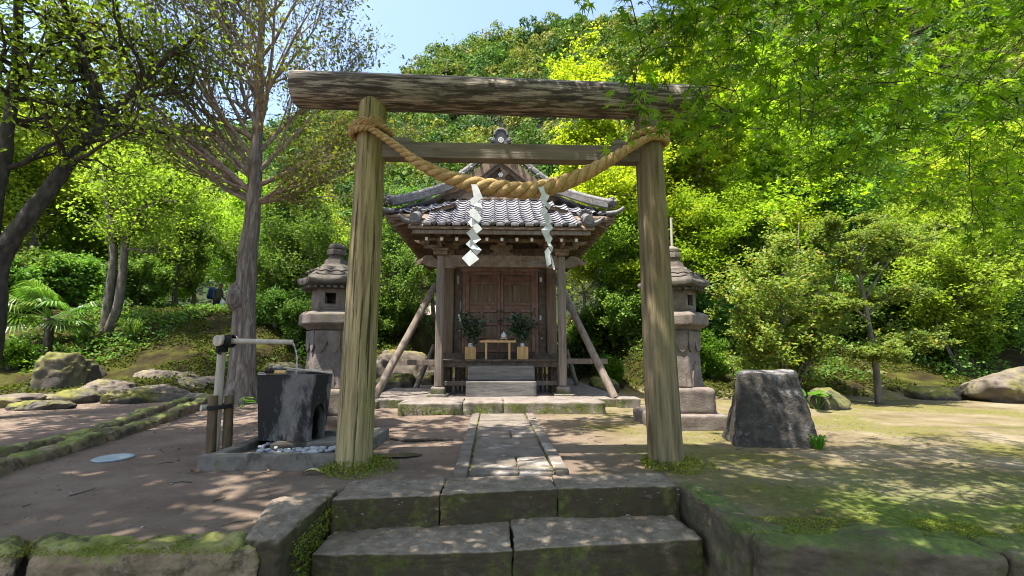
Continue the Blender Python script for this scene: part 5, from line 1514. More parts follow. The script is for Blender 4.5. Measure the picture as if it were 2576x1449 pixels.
def unit(v): return v / (np.linalg.norm(v) + 1e-9)
def branch(mb, rng, p, d, L, r, lev, pts, cfg):
    n = 5 if lev > 0 else 3
    P_ = [np.array(p, float)]; dd = np.array(d, float)
    for i in range(n):
        dd = unit(dd + rng.normal(size=3) * cfg['wander'] + np.array([0, 0, cfg['up'] * (1 if lev else .5)]))
        P_.append(P_[-1] + dd * L / n)
    rad = [r * (1 - .72 * i / n) for i in range(n + 1)]
    if r > cfg.get('rmin', .006): mb.tube(P_, [max(.004, q) for q in rad], 8 if lev >= 3 else (6 if lev == 2 else 4), False)
    if lev <= 0:
        for _ in range(cfg['leaves']):
            i = rng.integers(0, n); u = rng.random()
            pts.append(P_[i] * (1 - u) + P_[i + 1] * u + rng.normal(size=3) * cfg['sig'] * np.array([1, 1, cfg.get('flat', 1)]))
        return
    for k in range(cfg['kids'][lev - 1]):
        i = rng.integers(1, n + 1); u = rng.random() * .9
        q = P_[i - 1] * (1 - u) + P_[i] * u
        side = rng.normal(size=3); side[2] *= cfg.get('flat', 1) ; ax = unit(P_[i] - P_[i - 1])
        side = unit(side - ax * side.dot(ax))
        nd = unit(ax * cfg['fwd'] + side)
        branch(mb, rng, q, nd, L * rng.uniform(.45, .7), max(.005, rad[i] * .65), lev - 1, pts, cfg)
    branch(mb, rng, P_[-1], dd, L * .5, rad[-1], lev - 1, pts, cfg)

def make_tree(name, label, cat, seed, trunk, trunk_r, limbs, limb_len, cfg, leaf_size, leaf_m, bark_m, start=.4, elev=(.2, .9), stems=1, up_leaf=.6, aspect=.32, az=None, group=None):
    rng = np.random.default_rng(seed); mb = MB(); mt = MB(); pts = []
    root = thing(name, (0, 0, 0), label, cat, group)
    for s in range(stems):
        tp = [np.array(q, float) for q in trunk]
        if stems > 1:
            a = 2 * math.pi * (s + rng.uniform(-.2, .2)) / stems
            tp = [q + np.array([math.cos(a), math.sin(a), 0]) * (.04 + .42 * q[2] * cfg.get('splay', .6)) for q in tp]
        tc = [np.array(v) for v in catmull([Vector(q) for q in tp], 6)]
        nt = len(tc)
        mt.tube(tc, [trunk_r * (1.0 - .93 * i / nt) * (1.35 if i == 0 and stems == 1 else 1) for i in range(nt)], 10)
        for k in range(limbs):
            u = start + (1 - start) * (k + rng.random()) / limbs
            i = min(nt - 2, int(u * (nt - 1)))
            q = tc[i]; a = rng.uniform(0, 2 * math.pi) if az is None else az(rng)
            e = rng.uniform(*elev)
            d = np.array([math.cos(a) * math.cos(e), math.sin(a) * math.cos(e), math.sin(e)])
            branch(mb, rng, q, d, limb_len * rng.uniform(.7, 1.15) * (1.15 - .5 * (u - start) / (1 - start + 1e-6)), trunk_r * (.5 - .25 * u), len(cfg['kids']), pts, cfg)
    tr = obj('trunk', mt.mesh('trunk', True), bark_m, root)
    obj('branches', mb.mesh('branches', True), bark_m, tr)
    pts = np.array(pts)
    V, F = leaves_np(pts, leaf_size, rng, up_leaf, aspect)
    o = obj('crown', np_mesh('crown', V, F), leaf_m, root); o['kind'] = 'stuff'
    return root, len(pts)

BROAD = dict(wander=.22, up=.10, kids=[5, 5, 4], fwd=.8, leaves=16, sig=.13)
LOOSE = dict(wander=.25, up=.12, kids=[4, 4, 4], fwd=.9, leaves=12, sig=.11)
LAYER = dict(wander=.22, up=.02, kids=[5, 5, 4], fwd=.7, leaves=18, sig=.14, flat=.35)
BUSH = dict(wander=.25, up=.12, kids=[5, 4], fwd=.8, leaves=20, sig=.075, splay=.7)
PAR = {}
def proto(key, *a, **k):
    r, n = make_tree(*a, **k); PAR[key] = [r, False]
    return r
def place(key, px, Y, scale, label, group=None, rz=None, dz=0.0, x=None):
    root, used = PAR[key]
    xx = P(px, 880, Y).x if x is None else x
    loc = (xx, Y, hz(xx, Y) - .05 + dz)
    rz = (px * 1.7 + Y) % 6.28 if rz is None else rz
    if not used:
        root.location = loc; root.rotation_euler = (0, 0, rz); root.scale = (scale,) * 3
        root['label'] = label
        if group: root['group'] = group
        elif 'group' in root: del root['group']
        PAR[key][1] = True
        return root
    c = copy_thing(root, loc, rz, scale, label)
    if group: c['group'] = group
    elif 'group' in c: del c['group']
    return c
T5 = [(0, 0, 0), (.08, .05, 1.2), (-.05, .1, 2.6), (.1, 0, 4.2)]
T8 = [(0, 0, 0), (.15, 0, 2.0), (.05, .15, 4.4), (.2, 0, 7.0)]
proto('a', 'leafy_tree', 'x', 'tree', 21, T5, .15, 9, 2.0, BROAD, .115, leaf_mid, bark_mid, .35)
proto('b', 'leafy_tree', 'x', 'tree', 22, T5, .15, 9, 2.0, BROAD, .11, leaf_dark, bark_mid, .25)
proto('c', 'leafy_tree', 'x', 'tree', 23, T8, .2, 12, 2.3, BROAD, .13, leaf_fresh, bark_mid, .3)
proto('d', 'leafy_tree', 'x', 'tree', 24, T8, .2, 12, 2.4, BROAD, .125, leaf_dark, bark_mid, .22)
proto('m', 'maple_tree', 'x', 'tree', 25, T5, .14, 9, 2.3, LAYER, .11, leaf_yellow, bark_mid, .3, (.0, .6), up_leaf=.9)
T10 = [(0, 0, 0), (.2, 0, 2.5), (-.1, .15, 5.5), (.2, 0, 9.5)]
proto('M', 'maple_tree', 'x', 'tree', 35, T10, .2, 19, 2.9, LAYER, .135, leaf_yellow, bark_mid, .22, (.0, .7), up_leaf=.9)
proto('g', 'sparse_tree', 'x', 'tree', 26, T5, .12, 9, 2.1, LOOSE, .10, leaf_grey, bark_mid, .3)
proto('r', 'sparse_tree', 'x', 'tree', 27, T5, .10, 9, 2.1, LOOSE, .10, leaf_rust, bark_mid, .25)
proto('s', 'shrub', 'x', 'shrub', 28, [(0, 0, 0), (0, 0, .5), (0, 0, 1.1)], .03, 4, .7, BUSH, .085, leaf_lush, bark_mid, .2, (.1, 1.0), stems=6)
proto('k', 'shrub', 'x', 'shrub', 29, [(0, 0, 0), (0, 0, .5), (0, 0, 1.1)], .03, 4, .7, BUSH, .09, leaf_dark, bark_mid, .1, (.0, 1.0), stems=6)
# ---------------------------------------------------------------- background trees
gl = 'trees crowding the left bank'; gr = 'trees crowding the right bank'; gb = 'trees behind the shrine'; gs = 'dark shrubs under the trees'
for px, Y, s, k in ((-150, 17, 1.0, 'c'), (40, 19, 1.1, 'c'), (180, 21, .95, 'a'), (330, 22, 1.0, 'c'), (-300, 20, 1.1, 'd'), (620, 26, 1.0, 'c'), (470, 30, 1.2, 'a'), (750, 31, 1.15, 'c'), (110, 27, 1.3, 'c'), (880, 29, 1.0, 'a')):
    place(k, px, Y, s, 'leafy green tree in the wood beyond the left bank', gl)
place('m', 805, 21, .85, 'bright yellow-green maple between the burled trunk and the left gate pillar')
place('b', 430, 19, .8, 'small dark tree with a short crooked trunk left of the walking person')
place('a', 590, 24, 1.15, 'leafy tree behind the walking person, its crown above the bag')
place('b', 735, 17.5, .85, 'dark-leaved small tree between burled trunk and left lantern')
place('b', 690, 20, .8, 'thin dark tree just right of the burled trunk, farther back')
place('d', 985, 17.5, .72, 'dark evergreen close behind the left gate pillar')
place('b', 1035, 19.5, 1.0, 'dark evergreen just left of the shrine wall')
for px, Y, s, k in ((1000, 30, 1.3, 'r'), (1090, 34, 1.5, 'g'), (1180, 36, 1.6, 'a'), (1290, 33, 1.5, 'g'), (1380, 36, 1.6, 'g'), (1470, 32, 1.35, 'g'), (1060, 26, 1.0, 'r'), (1560, 30, 1.4, 'g'), (930, 34, 1.4, 'r')):
    place(k, px, Y, s, 'thin-leaved tree on the slope above the shrine roof', gb)
place('M', 1570, 17.5, 1.0, 'tall glowing yellow maple rising above the right end of the gate beam')
place('M', 1745, 17.0, .9, 'broad yellow-green maple above the right lantern')
place('M', 1900, 19, 1.1, 'big yellow maple behind the hanging maple leaves')
place('m', 1700, 15.5, .95, 'lower yellow-green maple just right of the right gate pillar')
place('c', 1510, 19, .85, 'green tree close beside the right eave of the shrine')
place('a', 1580, 16, .8, 'leafy tree between the shrine and right gate pillar')
for px, Y, s, k in ((1640, 20, 1.0, 'd'), (1790, 18, .85, 'd'), (1930, 19, .95, 'b'), (2080, 18, 1.0, 'd'), (2230, 17, .9, 'a'), (2380, 18, 1.05, 'd'), (2540, 16, .95, 'c'), (2700, 17, 1.0, 'd'), (2150, 23, 1.2, 'c'), (2420, 24, 1.3, 'a'), (2650, 23, 1.3, 'd'), (1860, 24, 1.1, 'd'), (2850, 14, 1.0, 'a')):
    place(k, px, Y, s, 'dense green tree in the wood beyond the right bank', gr)
# shrubs and undergrowth individuals
for px, Y, s in ((1455, 17.5, 1.3), (1520, 16, 1.2), (1575, 15, 1.1), (1610, 17, 1.5), (1790, 14.3, 1.15), (1870, 15, 1.3), (1980, 14.4, 1.4), (2090, 15.2, 1.5), (2170, 14.5, 1.3), (2300, 14, 1.35), (2380, 15, 1.5), (2480, 13.6, 1.35), (2570, 14, 1.5), (2660, 13.5, 1.5), (1680, 14.5, 1.2), (2240, 16.5, 1.7), (1950, 17, 1.8)):
    place('k', px, Y, s, 'dark leafy shrub in the thicket on the right bank', gs)
for px, Y, s in ((-60, 15, 1.4), (60, 16.5, 1.4), (170, 17, 1.3), (330, 17.5, 1.2), (690, 15.5, .9), (760, 15, 1.0), (700, 17.5, 1.1), (930, 17, 1.2), (1000, 17.5, 1.0)):
    place('k', px, Y, s, 'dark leafy shrub in the undergrowth on the left bank', 'dark shrubs on the left bank')
place('s', 1755, 12.3, .72, 'lush bright green shrub right behind the right lantern')
place('s', 1790, 12.0, .5, 'small lush green shrub below the right lantern shaft')
place('s', 1535, 13.5, .6, 'green shrub at the foot of the right brace pole')
place('s', 2440, 12.6, .9, 'bright green shrub above the pale mossy boulder')
place('s', 30, 12.2, .45, 'small bright plant on the moss bank at the far left')

# ---------------------------------------------------------------- burled tree beside the basin
rng = np.random.default_rng(77)
HY = 10.4
hx0 = P(607, 985, HY)
tr_px = [(607, 992), (612, 900), (613, 790), (620, 690), (630, 590), (638, 500), (644, 420), (648, 330), (652, 220), (656, 100), (660, -60), (664, -240)]
tp = [P(x, y, HY + .02 * i) for i, (x, y) in enumerate(tr_px)]
tp[0].z = -.1
ht = thing('burled_tree', (tp[0].x, HY, 0), 'tall grey tree with burled trunk and upswept thin branches', 'tree')
tc = catmull(tp, 8); nt = len(tc)
def trad(i):
    u = i / nt
    return lerp(.29, .045, u ** .8) * (1 + .35 * max(0, 1 - i / 5))
m_ = MB(); m_.tube(tc, [trad(i) for i in range(nt)], 22)
for i, v in enumerate(m_.v):
    q = Vector(v)
    m_.v[i] = tuple(q + noise.noise_vector(Vector((q.x * 5, q.y * 5, q.z * 1.2))) * .035)
trk = m_.build('trunk', bark, ht, True)
bp_ = P(588, 752, HY)
me = rock((.22, .24, .34), 41, 3, .25, .1)
o = obj('burl', me, bark, trk, loc=bp_ + Vector((.12, -.05, 0)))
mb, pts = MB(), []
HC = dict(wander=.085, up=.085, kids=[4, 4, 4], fwd=1.9, leaves=8, sig=.13, rmin=.004)
def limb(i, a, e, L, r): branch(mb, rng, np.array(tc[i]), np.array([math.cos(a) * math.cos(e), math.sin(a) * math.cos(e), math.sin(e)]), L, r, 3, pts, HC)
i0 = int(nt * .47)
for k in range(30):
    i = int(lerp(i0, nt - 2, (k / 30) ** 1.15)); left = k % 3 != 2
    a = (math.pi if left else 0) + rng.uniform(-.85, .85)
    limb(i, a, rng.uniform(.42, .98), rng.uniform(2.8, 4.0) * (1.2 - .45 * k / 30) * (1.25 if left else .85), .062 * (1.1 - .6 * k / 30))
for a, e, L in ((0.1, .15, 2.2), (-.2, .35, 2.4), (3.3, .35, 3.0), (2.9, .55, 3.4), (.0, -.05, 1.7)): limb(i0 - 2, a, e, L, .055)
obj('branches', mb.mesh('branches', True), bark_branch, trk)
V, F = leaves_np(pts, .105, rng, .35, .22)
o = obj('crown', np_mesh('crown', V, F), leaf_olive, ht); o['kind'] = 'stuff'
print('burled leaves', len(pts))

# ---------------------------------------------------------------- dark leaning tree at the far left
LY = 8.2
lt = thing('leaning_tree', tuple(G(5, 985)), 'dark-barked tree leaning right at the left edge', 'tree')
lb = [P(-75, 1010, LY), P(-40, 900, LY), P(-22, 780, LY), P(-15, 690, LY), P(10, 610, LY)]
lb[0].z = -.1
m_ = MB(); c1 = catmull(lb, 6); m_.tube(c1, [lerp(.22, .16, i / len(c1)) for i in range(len(c1))], 14)
arm1 = catmull([P(0, 640, LY), P(75, 540, LY + .1), P(150, 440, LY + .3), P(225, 345, LY + .5), P(290, 275, LY + .7), P(370, 200, LY + .9), P(450, 110, LY + 1.1)], 6)
m_.tube(arm1, [lerp(.15, .04, i / len(arm1)) for i in range(len(arm1))], 12)
arm2 = catmull([P(-18, 700, LY), P(-20, 560, LY), P(10, 400, LY), P(30, 250, LY), P(45, 80, LY), P(40, -150, LY)], 6)
m_.tube(arm2, [lerp(.14, .05, i / len(arm2)) for i in range(len(arm2))], 12)
arm3 = catmull([P(245, 325, LY + .55), P(235, 230, LY + .6), P(205, 120, LY + .6), P(170, 30, LY + .5), P(120, -120, LY + .4)], 6)
m_.tube(arm3, [lerp(.09, .04, i / len(arm3)) for i in range(len(arm3))], 10)
for i, v in enumerate(m_.v):
    q = Vector(v); m_.v[i] = tuple(q + noise.noise_vector(q * 3) * .03)
trk = m_.build('trunk', bark_dark, lt, True)
mb, pts = MB(), []
LC = dict(wander=.22, up=.05, kids=[4, 4], fwd=.9, leaves=8, sig=.15)
for arm, cnt in ((arm1, 16), (arm2, 18), (arm3, 16)):
    for k in range(cnt):
        i = int(lerp(len(arm) * .35, len(arm) - 1, rng.random()))
        a = rng.uniform(0, 6.28); e = rng.uniform(-.1, .8)
        branch(mb, rng, np.array(arm[i]), np.array([math.cos(a) * math.cos(e), math.sin(a) * math.cos(e), math.sin(e)]), rng.uniform(1.0, 1.9), .05, 2, pts, LC)
obj('branches', mb.mesh('branches', True), bark_dark, trk)
V, F = leaves_np(pts, .10, rng, .5, .34)
o = obj('crown', np_mesh('crown', V, F), leaf_mid, lt); o['kind'] = 'stuff'
print('leaning leaves', len(pts))

# ---------------------------------------------------------------- forked slim tree behind the palm
SY = GT(264, 848).y
ft = thing('forked_tree', tuple(P(262, 845, SY)), 'slim pale tree forking low into two stems behind the palm', 'tree')
s1_ = catmull([P(262, 850, SY), P(272, 760, SY), P(285, 660, SY), P(280, 570, SY), P(262, 480, SY), P(255, 420, SY + .2)], 6)
s2_ = catmull([P(264, 848, SY), P(295, 775, SY), P(308, 690, SY), P(318, 600, SY), P(350, 530, SY), P(400, 480, SY + .2), P(440, 440, SY)], 6)
m_ = MB(); m_.tube(s1_, [lerp(.15, .05, i / len(s1_)) for i in range(len(s1_))], 10); m_.tube(s2_, [lerp(.14, .05, i / len(s2_)) for i in range(len(s2_))], 10)
trk = m_.build('trunk', bark_mid, ft, True)
mb, pts = MB(), []
for arm in (s1_, s2_):
    for k in range(13):
        i = int(lerp(len(arm) * .45, len(arm) - 1, rng.random())); a = rng.uniform(0, 6.28); e = rng.uniform(-.1, .8)
        branch(mb, rng, np.array(arm[i]), np.array([math.cos(a) * math.cos(e), math.sin(a) * math.cos(e), math.sin(e)]), rng.uniform(1.0, 1.7), .045, 2, pts, dict(LC, leaves=14))
obj('branches', mb.mesh('branches', True), bark_mid, trk)
V, F = leaves_np(pts, .11, rng, .6, .34)
o = obj('crown', np_mesh('crown', V, F), leaf_mid, ft); o['kind'] = 'stuff'

# ---------------------------------------------------------------- fan palm
PYm = GT(118, 892).y
pc_ = P(125, 800, PYm)
pal = thing('fan_palm', tuple(P(118, 890, PYm)), 'low fan palm with spiky green fronds on the left bank', 'palm')
pb0 = P(118, 900, PYm); pb0.z = hz(pb0.x, PYm) - .1
MB().tube(catmull([pb0, P(122, 850, PYm), pc_], 5), .10, 10).build('trunk', bark_dark, pal, True)
rg = random.Random(31)
def fan(o_, d, R_, droop, nb=22):
    d = d.normalized(); x = d.cross(Vector((0, 0, 1))).normalized(); u = x.cross(d)
    m2 = MB()
    pet = o_ + d * R_ * .75
    m2.tube([o_, o_ + d * R_ * .4 + Vector((0, 0, .03)), pet], [.014, .011, .008], 5)
    for k in range(nb):
        a = R(-115 + 230 * k / (nb - 1))
        bd = (d * math.cos(a) + x * math.sin(a))
        L_ = R_ * rg.uniform(.55, .68) * (1 - .25 * abs(a) / 2)
        w = .026; sd_ = bd.cross(u).normalized() * w
        q1_ = pet + bd * L_ * .55 + u * .02; q2_ = pet + bd * L_ - Vector((0, 0, droop * L_)) + u * .0
        b = len(m2.v)
        m2.v += [tuple(pet), tuple(q1_ + sd_), tuple(q1_ - u * .012), tuple(q1_ - sd_), tuple(q2_)]
        m2.f += [(b, b + 2, b + 1), (b, b + 3, b + 2), (b + 1, b + 2, b + 4), (b + 2, b + 3, b + 4)]
    me = m2.mesh('frond'); me.materials.append(frond_mat)
    return me
for k in range(26):
    a = k * 2.4; e = rg.uniform(-.35, 1.0)
    d = Vector((math.cos(a) * math.cos(e), math.sin(a) * math.cos(e), math.sin(e)))
    obj('frond', fan(pc_, d, rg.uniform(.062, .085) * PYm, rg.uniform(.1, .5)), None, pal)

# ---------------------------------------------------------------- strap-leaved clumps (grasses)
def tuft(px, py, Y, n, L, label, spread=.5, mat=None, w=.012, seed=1, z=None):
    g = GT(px, py) if z is None else P(px, py, Y)
    if z is not None: g.z = z
    rg_ = random.Random(seed); m2 = MB()
    for k in range(n):
        a = rg_.uniform(0, 6.28); sp_ = rg_.uniform(.1, 1.0) * spread; L_ = L * rg_.uniform(.6, 1.1)
        d = Vector((math.cos(a), math.sin(a), 0)); s_ = Vector((-d.y, d.x, 0)) * w
        p0_ = g + d * rg_.uniform(0, .08); b = len(m2.v)
        pts_ = [p0_, p0_ + d * L_ * sp_ * .35 + Vector((0, 0, L_ * .55)), p0_ + d * L_ * sp_ * .8 + Vector((0, 0, L_ * .8)), p0_ + d * L_ * sp_ * 1.25 + Vector((0, 0, L_ * .62))]
        m2.v += [tuple(pts_[0] - s_ * .7), tuple(pts_[0] + s_ * .7), tuple(pts_[1] - s_), tuple(pts_[1] + s_), tuple(pts_[2] - s_ * .8), tuple(pts_[2] + s_ * .8), tuple(pts_[3])]
        m2.f += [(b, b + 1, b + 3, b + 2), (b + 2, b + 3, b + 5, b + 4), (b + 4, b + 5, b + 6)]
    th = thing('grass_clump', tuple(g), label, 'grass clump')
    o_ = m2.build('blades', mat or frond_mat, th); o_['kind'] = 'stuff'
tuft(1820, 905, 11.9, 120, .75, 'arching dark grass clump behind the big standing boulder', .55, leaf_dark, .010, 2)
tuft(10, 905, 11.5, 70, .55, 'strap-leaved clump at the far left edge of the moss bank', .6, frond_mat, .016, 3)
tuft(330, 860, 12.8, 120, .8, 'drooping strap-leaved clump at the foot of the forked tree', .6, leaf_dark, .014, 4)
tuft(200, 870, 12.2, 80, .7, 'drooping strap-leaved clump beside the fan palm', .6, leaf_dark, .014, 5)
tuft(1545, 880, 13.5, 90, .7, 'dark arching grass clump beside the right brace pole', .6, leaf_dark, .012, 6)
tuft(2060, 1120, 5.35, 26, .2, 'small green weed at the right foot of the standing boulder', .5, leaf_lush, .014, 7, .0)

# ---------------------------------------------------------------- round-leaved plants
def round_leaf_plant(px, py, Y, n, r, spread, h, label, seed, z=None):
    g = P(px, py, Y); g.z = hz(g.x, Y) if z is None else z
    rg_ = random.Random(seed); th = thing('round_leaf_plant', tuple(g), label, 'plant'); st_ = MB()
    m2 = MB(); NN = 14
    m2.v.append((0, 0, -.08))
    for k in range(NN): a = 2 * math.pi * k / NN; m2.v.append((math.cos(a), math.sin(a), .06 * math.cos(3 * a) + (.0 if k else -.04)))
    m2.f = [(0, 1 + k, 1 + (k + 1) % NN) for k in range(NN)]
    me = m2.mesh('leaf', True); me.materials.append(round_mat)
    for k in range(n):
        a = rg_.uniform(0, 6.28); q = g + Vector((math.cos(a) * spread * rg_.random() ** .6, math.sin(a) * spread * rg_.random() ** .6, h * rg_.uniform(.6, 1.1)))
        s_ = r * rg_.uniform(.6, 1.1)
        obj('leaf', me, None, th, q, (rg_.uniform(-.6, .2), rg_.uniform(-.45, .45), a), (s_, s_, s_))
        st_.tube([g, g.lerp(q, .6) + Vector((0, 0, .02)), q], .006, 5)
    st_.build('stalk', leaf_dark, th)
round_mat = leafmat('round_leaf', (.07, .16, .025), (.10, .21, .04), .45, rough=.4)
round_leaf_plant(2050, 958, 8.6, 9, .13, .38, .34, 'round-leaved plant behind the standing boulder', 1, .0)
round_leaf_plant(610, 978, 9.3, 6, .10, .2, .2, 'round-leaved plant at the foot of the burled tree', 2, .02)
round_leaf_plant(1890, 860, 12.2, 4, .14, .25, .3, 'small round-leaved plant under the spreading shrub', 3)

# ---------------------------------------------------------------- spreading shrubs and pad-cut tree on the right
def spread_shrub(name, base, stems, seed, label, leaf_m, lsize, cfg, cat='shrub'):
    rng = np.random.default_rng(seed); th = thing(name, tuple(base), label, cat); mb = MB(); pts = []
    for (px, py, Y, r, lv, nb, L) in stems:
        e = P(px, py, Y); md = Vector(base).lerp(e, .5) + Vector((0, 0, -.12 * (e - Vector(base)).length))
        c = catmull([base, md, e], 6); mb.tube(c, [lerp(r, r * .10, i / len(c)) for i in range(len(c))], 8)
        for k in range(nb):
            i = int(lerp(len(c) * .4, len(c) - 1, rng.random())); a = rng.uniform(0, 6.28); ee = rng.uniform(-.15, .75)
            branch(mb, rng, np.array(c[i]), np.array([math.cos(a) * math.cos(ee), math.sin(a) * math.cos(ee), math.sin(ee)]), L * rng.uniform(.7, 1.2), r * .4, lv, pts, cfg)
    tk = obj('branches', mb.mesh('branches', True), bark_mid, th)
    V, F = leaves_np(pts, lsize, rng, .8, .34, .3)
    o_ = obj('crown', np_mesh('crown', V, F), leaf_m, th); o_['kind'] = 'stuff'
    print(name, len(pts))
SHR = dict(wander=.22, up=.05, kids=[4, 4], fwd=.9, leaves=14, sig=.07, flat=.6)
b0 = P(1975, 935, 10.4); b0.z = .0
spread_shrub('spreading_shrub', b0, [(1870, 765, 10.0, .05, 2, 8, .6), (1830, 720, 10.3, .05, 2, 9, .7), (1920, 620, 10.6, .05, 2, 9, .75), (2010, 560, 10.9, .05, 2, 8, .7), (2060, 700, 10.2, .05, 2, 9, .75), (2080, 765, 9.9, .045, 2, 7, .55), (1960, 720, 9.8, .045, 2, 8, .6), (1900, 790, 9.8, .04, 2, 6, .45), (2120, 640, 10.8, .045, 2, 8, .7)],
             51, 'wide pale-leaved shrub with many low stems behind the standing boulder', leaf_shrub, .085, SHR)
b1 = P(2208, 985, 9.7); b1.z = -.02
tk1 = thing('pad_tree', tuple(b1), 'small slim-trunked tree with flat leaf pads right of the boulder', 'tree')
tcp = catmull([b1, P(2203, 920, 9.7), P(2192, 850, 9.7), P(2180, 780, 9.7), P(2165, 700, 9.7), P(2150, 620, 9.8)], 6)
trk = MB().tube(tcp, [lerp(.075, .012, i / len(tcp)) for i in range(len(tcp))], 12).build('trunk', bark_mid, tk1, True)
mb, pts = MB(), []
PADC = dict(wander=.16, up=.0, kids=[5, 5], fwd=.7, leaves=14, sig=.05, flat=.25)
for i0_, ex, ey, eY, L in ((8, 2290, 855, 9.5, .9), (8, 2330, 845, 9.9, .8), (8, 2190, 885, 9.2, .6), (9, 2240, 900, 9.3, .6), (16, 2080, 740, 9.4, .7), (17, 2280, 720, 9.6, .9), (20, 2250, 640, 9.9, .9), (22, 2100, 620, 9.9, .8), (26, 2180, 570, 9.8, .9), (24, 2300, 600, 10.1, .8), (27, 2090, 560, 10, .8), (27, 2230, 540, 10.2, .8)):
    e = P(ex, ey, eY); s_ = tcp[i0_]
    mb.tube(catmull([s_, s_.lerp(e, .5) + Vector((0, 0, .06)), e], 4), [.03, .028, .026, .024, .022, .02, .018, .016, .014], 6)
    for k in range(5):
        a = rng.uniform(0, 6.28); q = s_.lerp(e, rng.uniform(.5, 1))
        branch(mb, rng, np.array(q), np.array([math.cos(a), math.sin(a), rng.uniform(0, .25)]), L * rng.uniform(.4, .6), .015, 2, pts, PADC)
obj('branches', mb.mesh('branches', True), bark_mid, trk)
V, F = leaves_np(pts, .06, rng, 1.0, .36, .3)
o = obj('crown', np_mesh('crown', V, F), leaf_shrub, tk1); o['kind'] = 'stuff'
print('pad', len(pts))
# crooked dark-stemmed tree farther right
b2 = P(2400, 830, 12.5); b2.z = hz(b2.x, 12.5) - .05
spread_shrub('crooked_tree', b2, [(2400, 620, 12.5, .09, 2, 9, 1.0), (2470, 560, 12.6, .10, 2, 9, 1.1), (2500, 480, 12.8, .10, 2, 10, 1.2), (2350, 560, 12.6, .07, 2, 9, 1.0), (2300, 640, 12.4, .06, 2, 7, .8)], 52, 'crooked multi-stemmed maple above the pale mossy boulder', leaf_mid, .10, dict(SHR, leaves=18, sig=.12), 'tree')
# plant label on the shrub
lbp = P(1965, 898, 9.85)
pl_ = thing('plant_label', tuple(lbp), 'small black plant name label below the spreading shrub', 'sign')
MB().box(lbp, (.16, .01, .11), .004).build('board', black_cord, pl_)
m2 = MB()
for k in range(3): m2.box(lbp + Vector((-.01 * k, -.007, .032 - .028 * k)), (.10 - .02 * k, .002, .009), 0)
m2.build('lettering', emblem_white, pl_)
MB().tube([lbp + Vector((0, .008, 0)), Vector((lbp.x, lbp.y + .01, -.05))], .007, 6).build('stake', iron, pl_)

# ---------------------------------------------------------------- overhanging maple, upper right
def maple_template():
    lob = [(0, 1.0), (38, .92), (78, .72), (128, .42)]
    pts = [(0, -.05)]
    seq = []
    angs = [-128, -78, -38, 0, 38, 78, 128]; ln = [.42, .72, .92, 1.0, .92, .72, .42]
    for i, (a, l) in enumerate(zip(angs, ln)):
        if i: seq.append(((angs[i - 1] + a) / 2, .26))
        seq.append((a, l))
    V = [(0, 0, 0)] + [(math.sin(R(a)) * l, math.cos(R(a)) * l, -.10 * l * l) for a, l in seq]
    F = [(0, i, i + 1) for i in range(1, len(seq))]
    return np.array(V, float), np.array(F)
MV, MF = maple_template()
mp_me = np_mesh('leaf', MV, MF); mp_me.materials.append(leaf_maple)
rng = np.random.default_rng(91)
mt_ = thing('maple_tree', (5.2, 1.4, -.45), 'maple whose leafy branches hang over the court from the upper right', 'maple tree')
trk = MB().tube(catmull([(5.2, 1.4, -.5), (5.1, 1.5, 1.2), (4.9, 1.7, 2.8), (4.8, 1.9, 4.4)], 6), [lerp(.2, .12, i / 18) for i in range(19)], 14).build('trunk', bark_mid, mt_, True)
hub = Vector((4.85, 1.85, 4.0))
mains_px = [[(2300, -120, 3.2), (1950, -40, 3.3), (1700, 60, 3.1), (1590, 170, 2.8)], [(2350, -60, 3.4), (2095, 0, 3.0), (2058, 150, 2.9), (2040, 345, 2.8)], [(2450, -40, 3.6), (2240, 60, 3.4), (2258, 254, 3.2), (2180, 400, 3.0)],
            [(2600, 60, 4.0), (2400, 160, 4.2), (2150, 240, 4.4), (1900, 330, 4.6)], [(2700, 200, 4.2), (2500, 300, 4.4), (2300, 400, 4.6), (2050, 450, 4.8)], [(2750, 350, 3.6), (2600, 420, 3.8), (2450, 520, 4.0)],
            [(2300, -200, 4.6), (2000, -80, 4.8), (1800, 60, 5.0), (1760, 200, 5.0)], [(2600, -100, 5.2), (2350, 60, 5.6), (2100, 150, 5.8), (1950, 220, 6.0)], [(2200, -260, 2.8), (1900, -180, 2.9), (1620, -80, 2.9)]]
mb = MB(); nodes = []
for ml in mains_px:
    c = catmull([hub] + [P(x, y, Y) for x, y, Y in ml], 8)
    mb.tube(c, [lerp(.03, .004, (i / len(c)) ** .4) for i in range(len(c))], 6)
    nodes += c[6:]
NA = np.array(nodes)
def inpoly(x, y, poly):
    c = False; n = len(poly); j = n - 1
    for i in range(n):
        if (poly[i][1] > y) != (poly[j][1] > y) and x < (poly[j][0] - poly[i][0]) * (y - poly[i][1]) / (poly[j][1] - poly[i][1]) + poly[i][0]: c = not c
        j = i
    return c
POLY = [(1505, -150), (1530, 40), (1600, 130), (1570, 235), (1600, 320), (1680, 300), (1760, 360), (1830, 440), (1950, 420), (2080, 470), (2200, 440), (2330, 520), (2460, 600), (2640, 700), (2640, -150)]
LP, LD, LN, LS = [], [], [], []
ns = 0; tries = 0
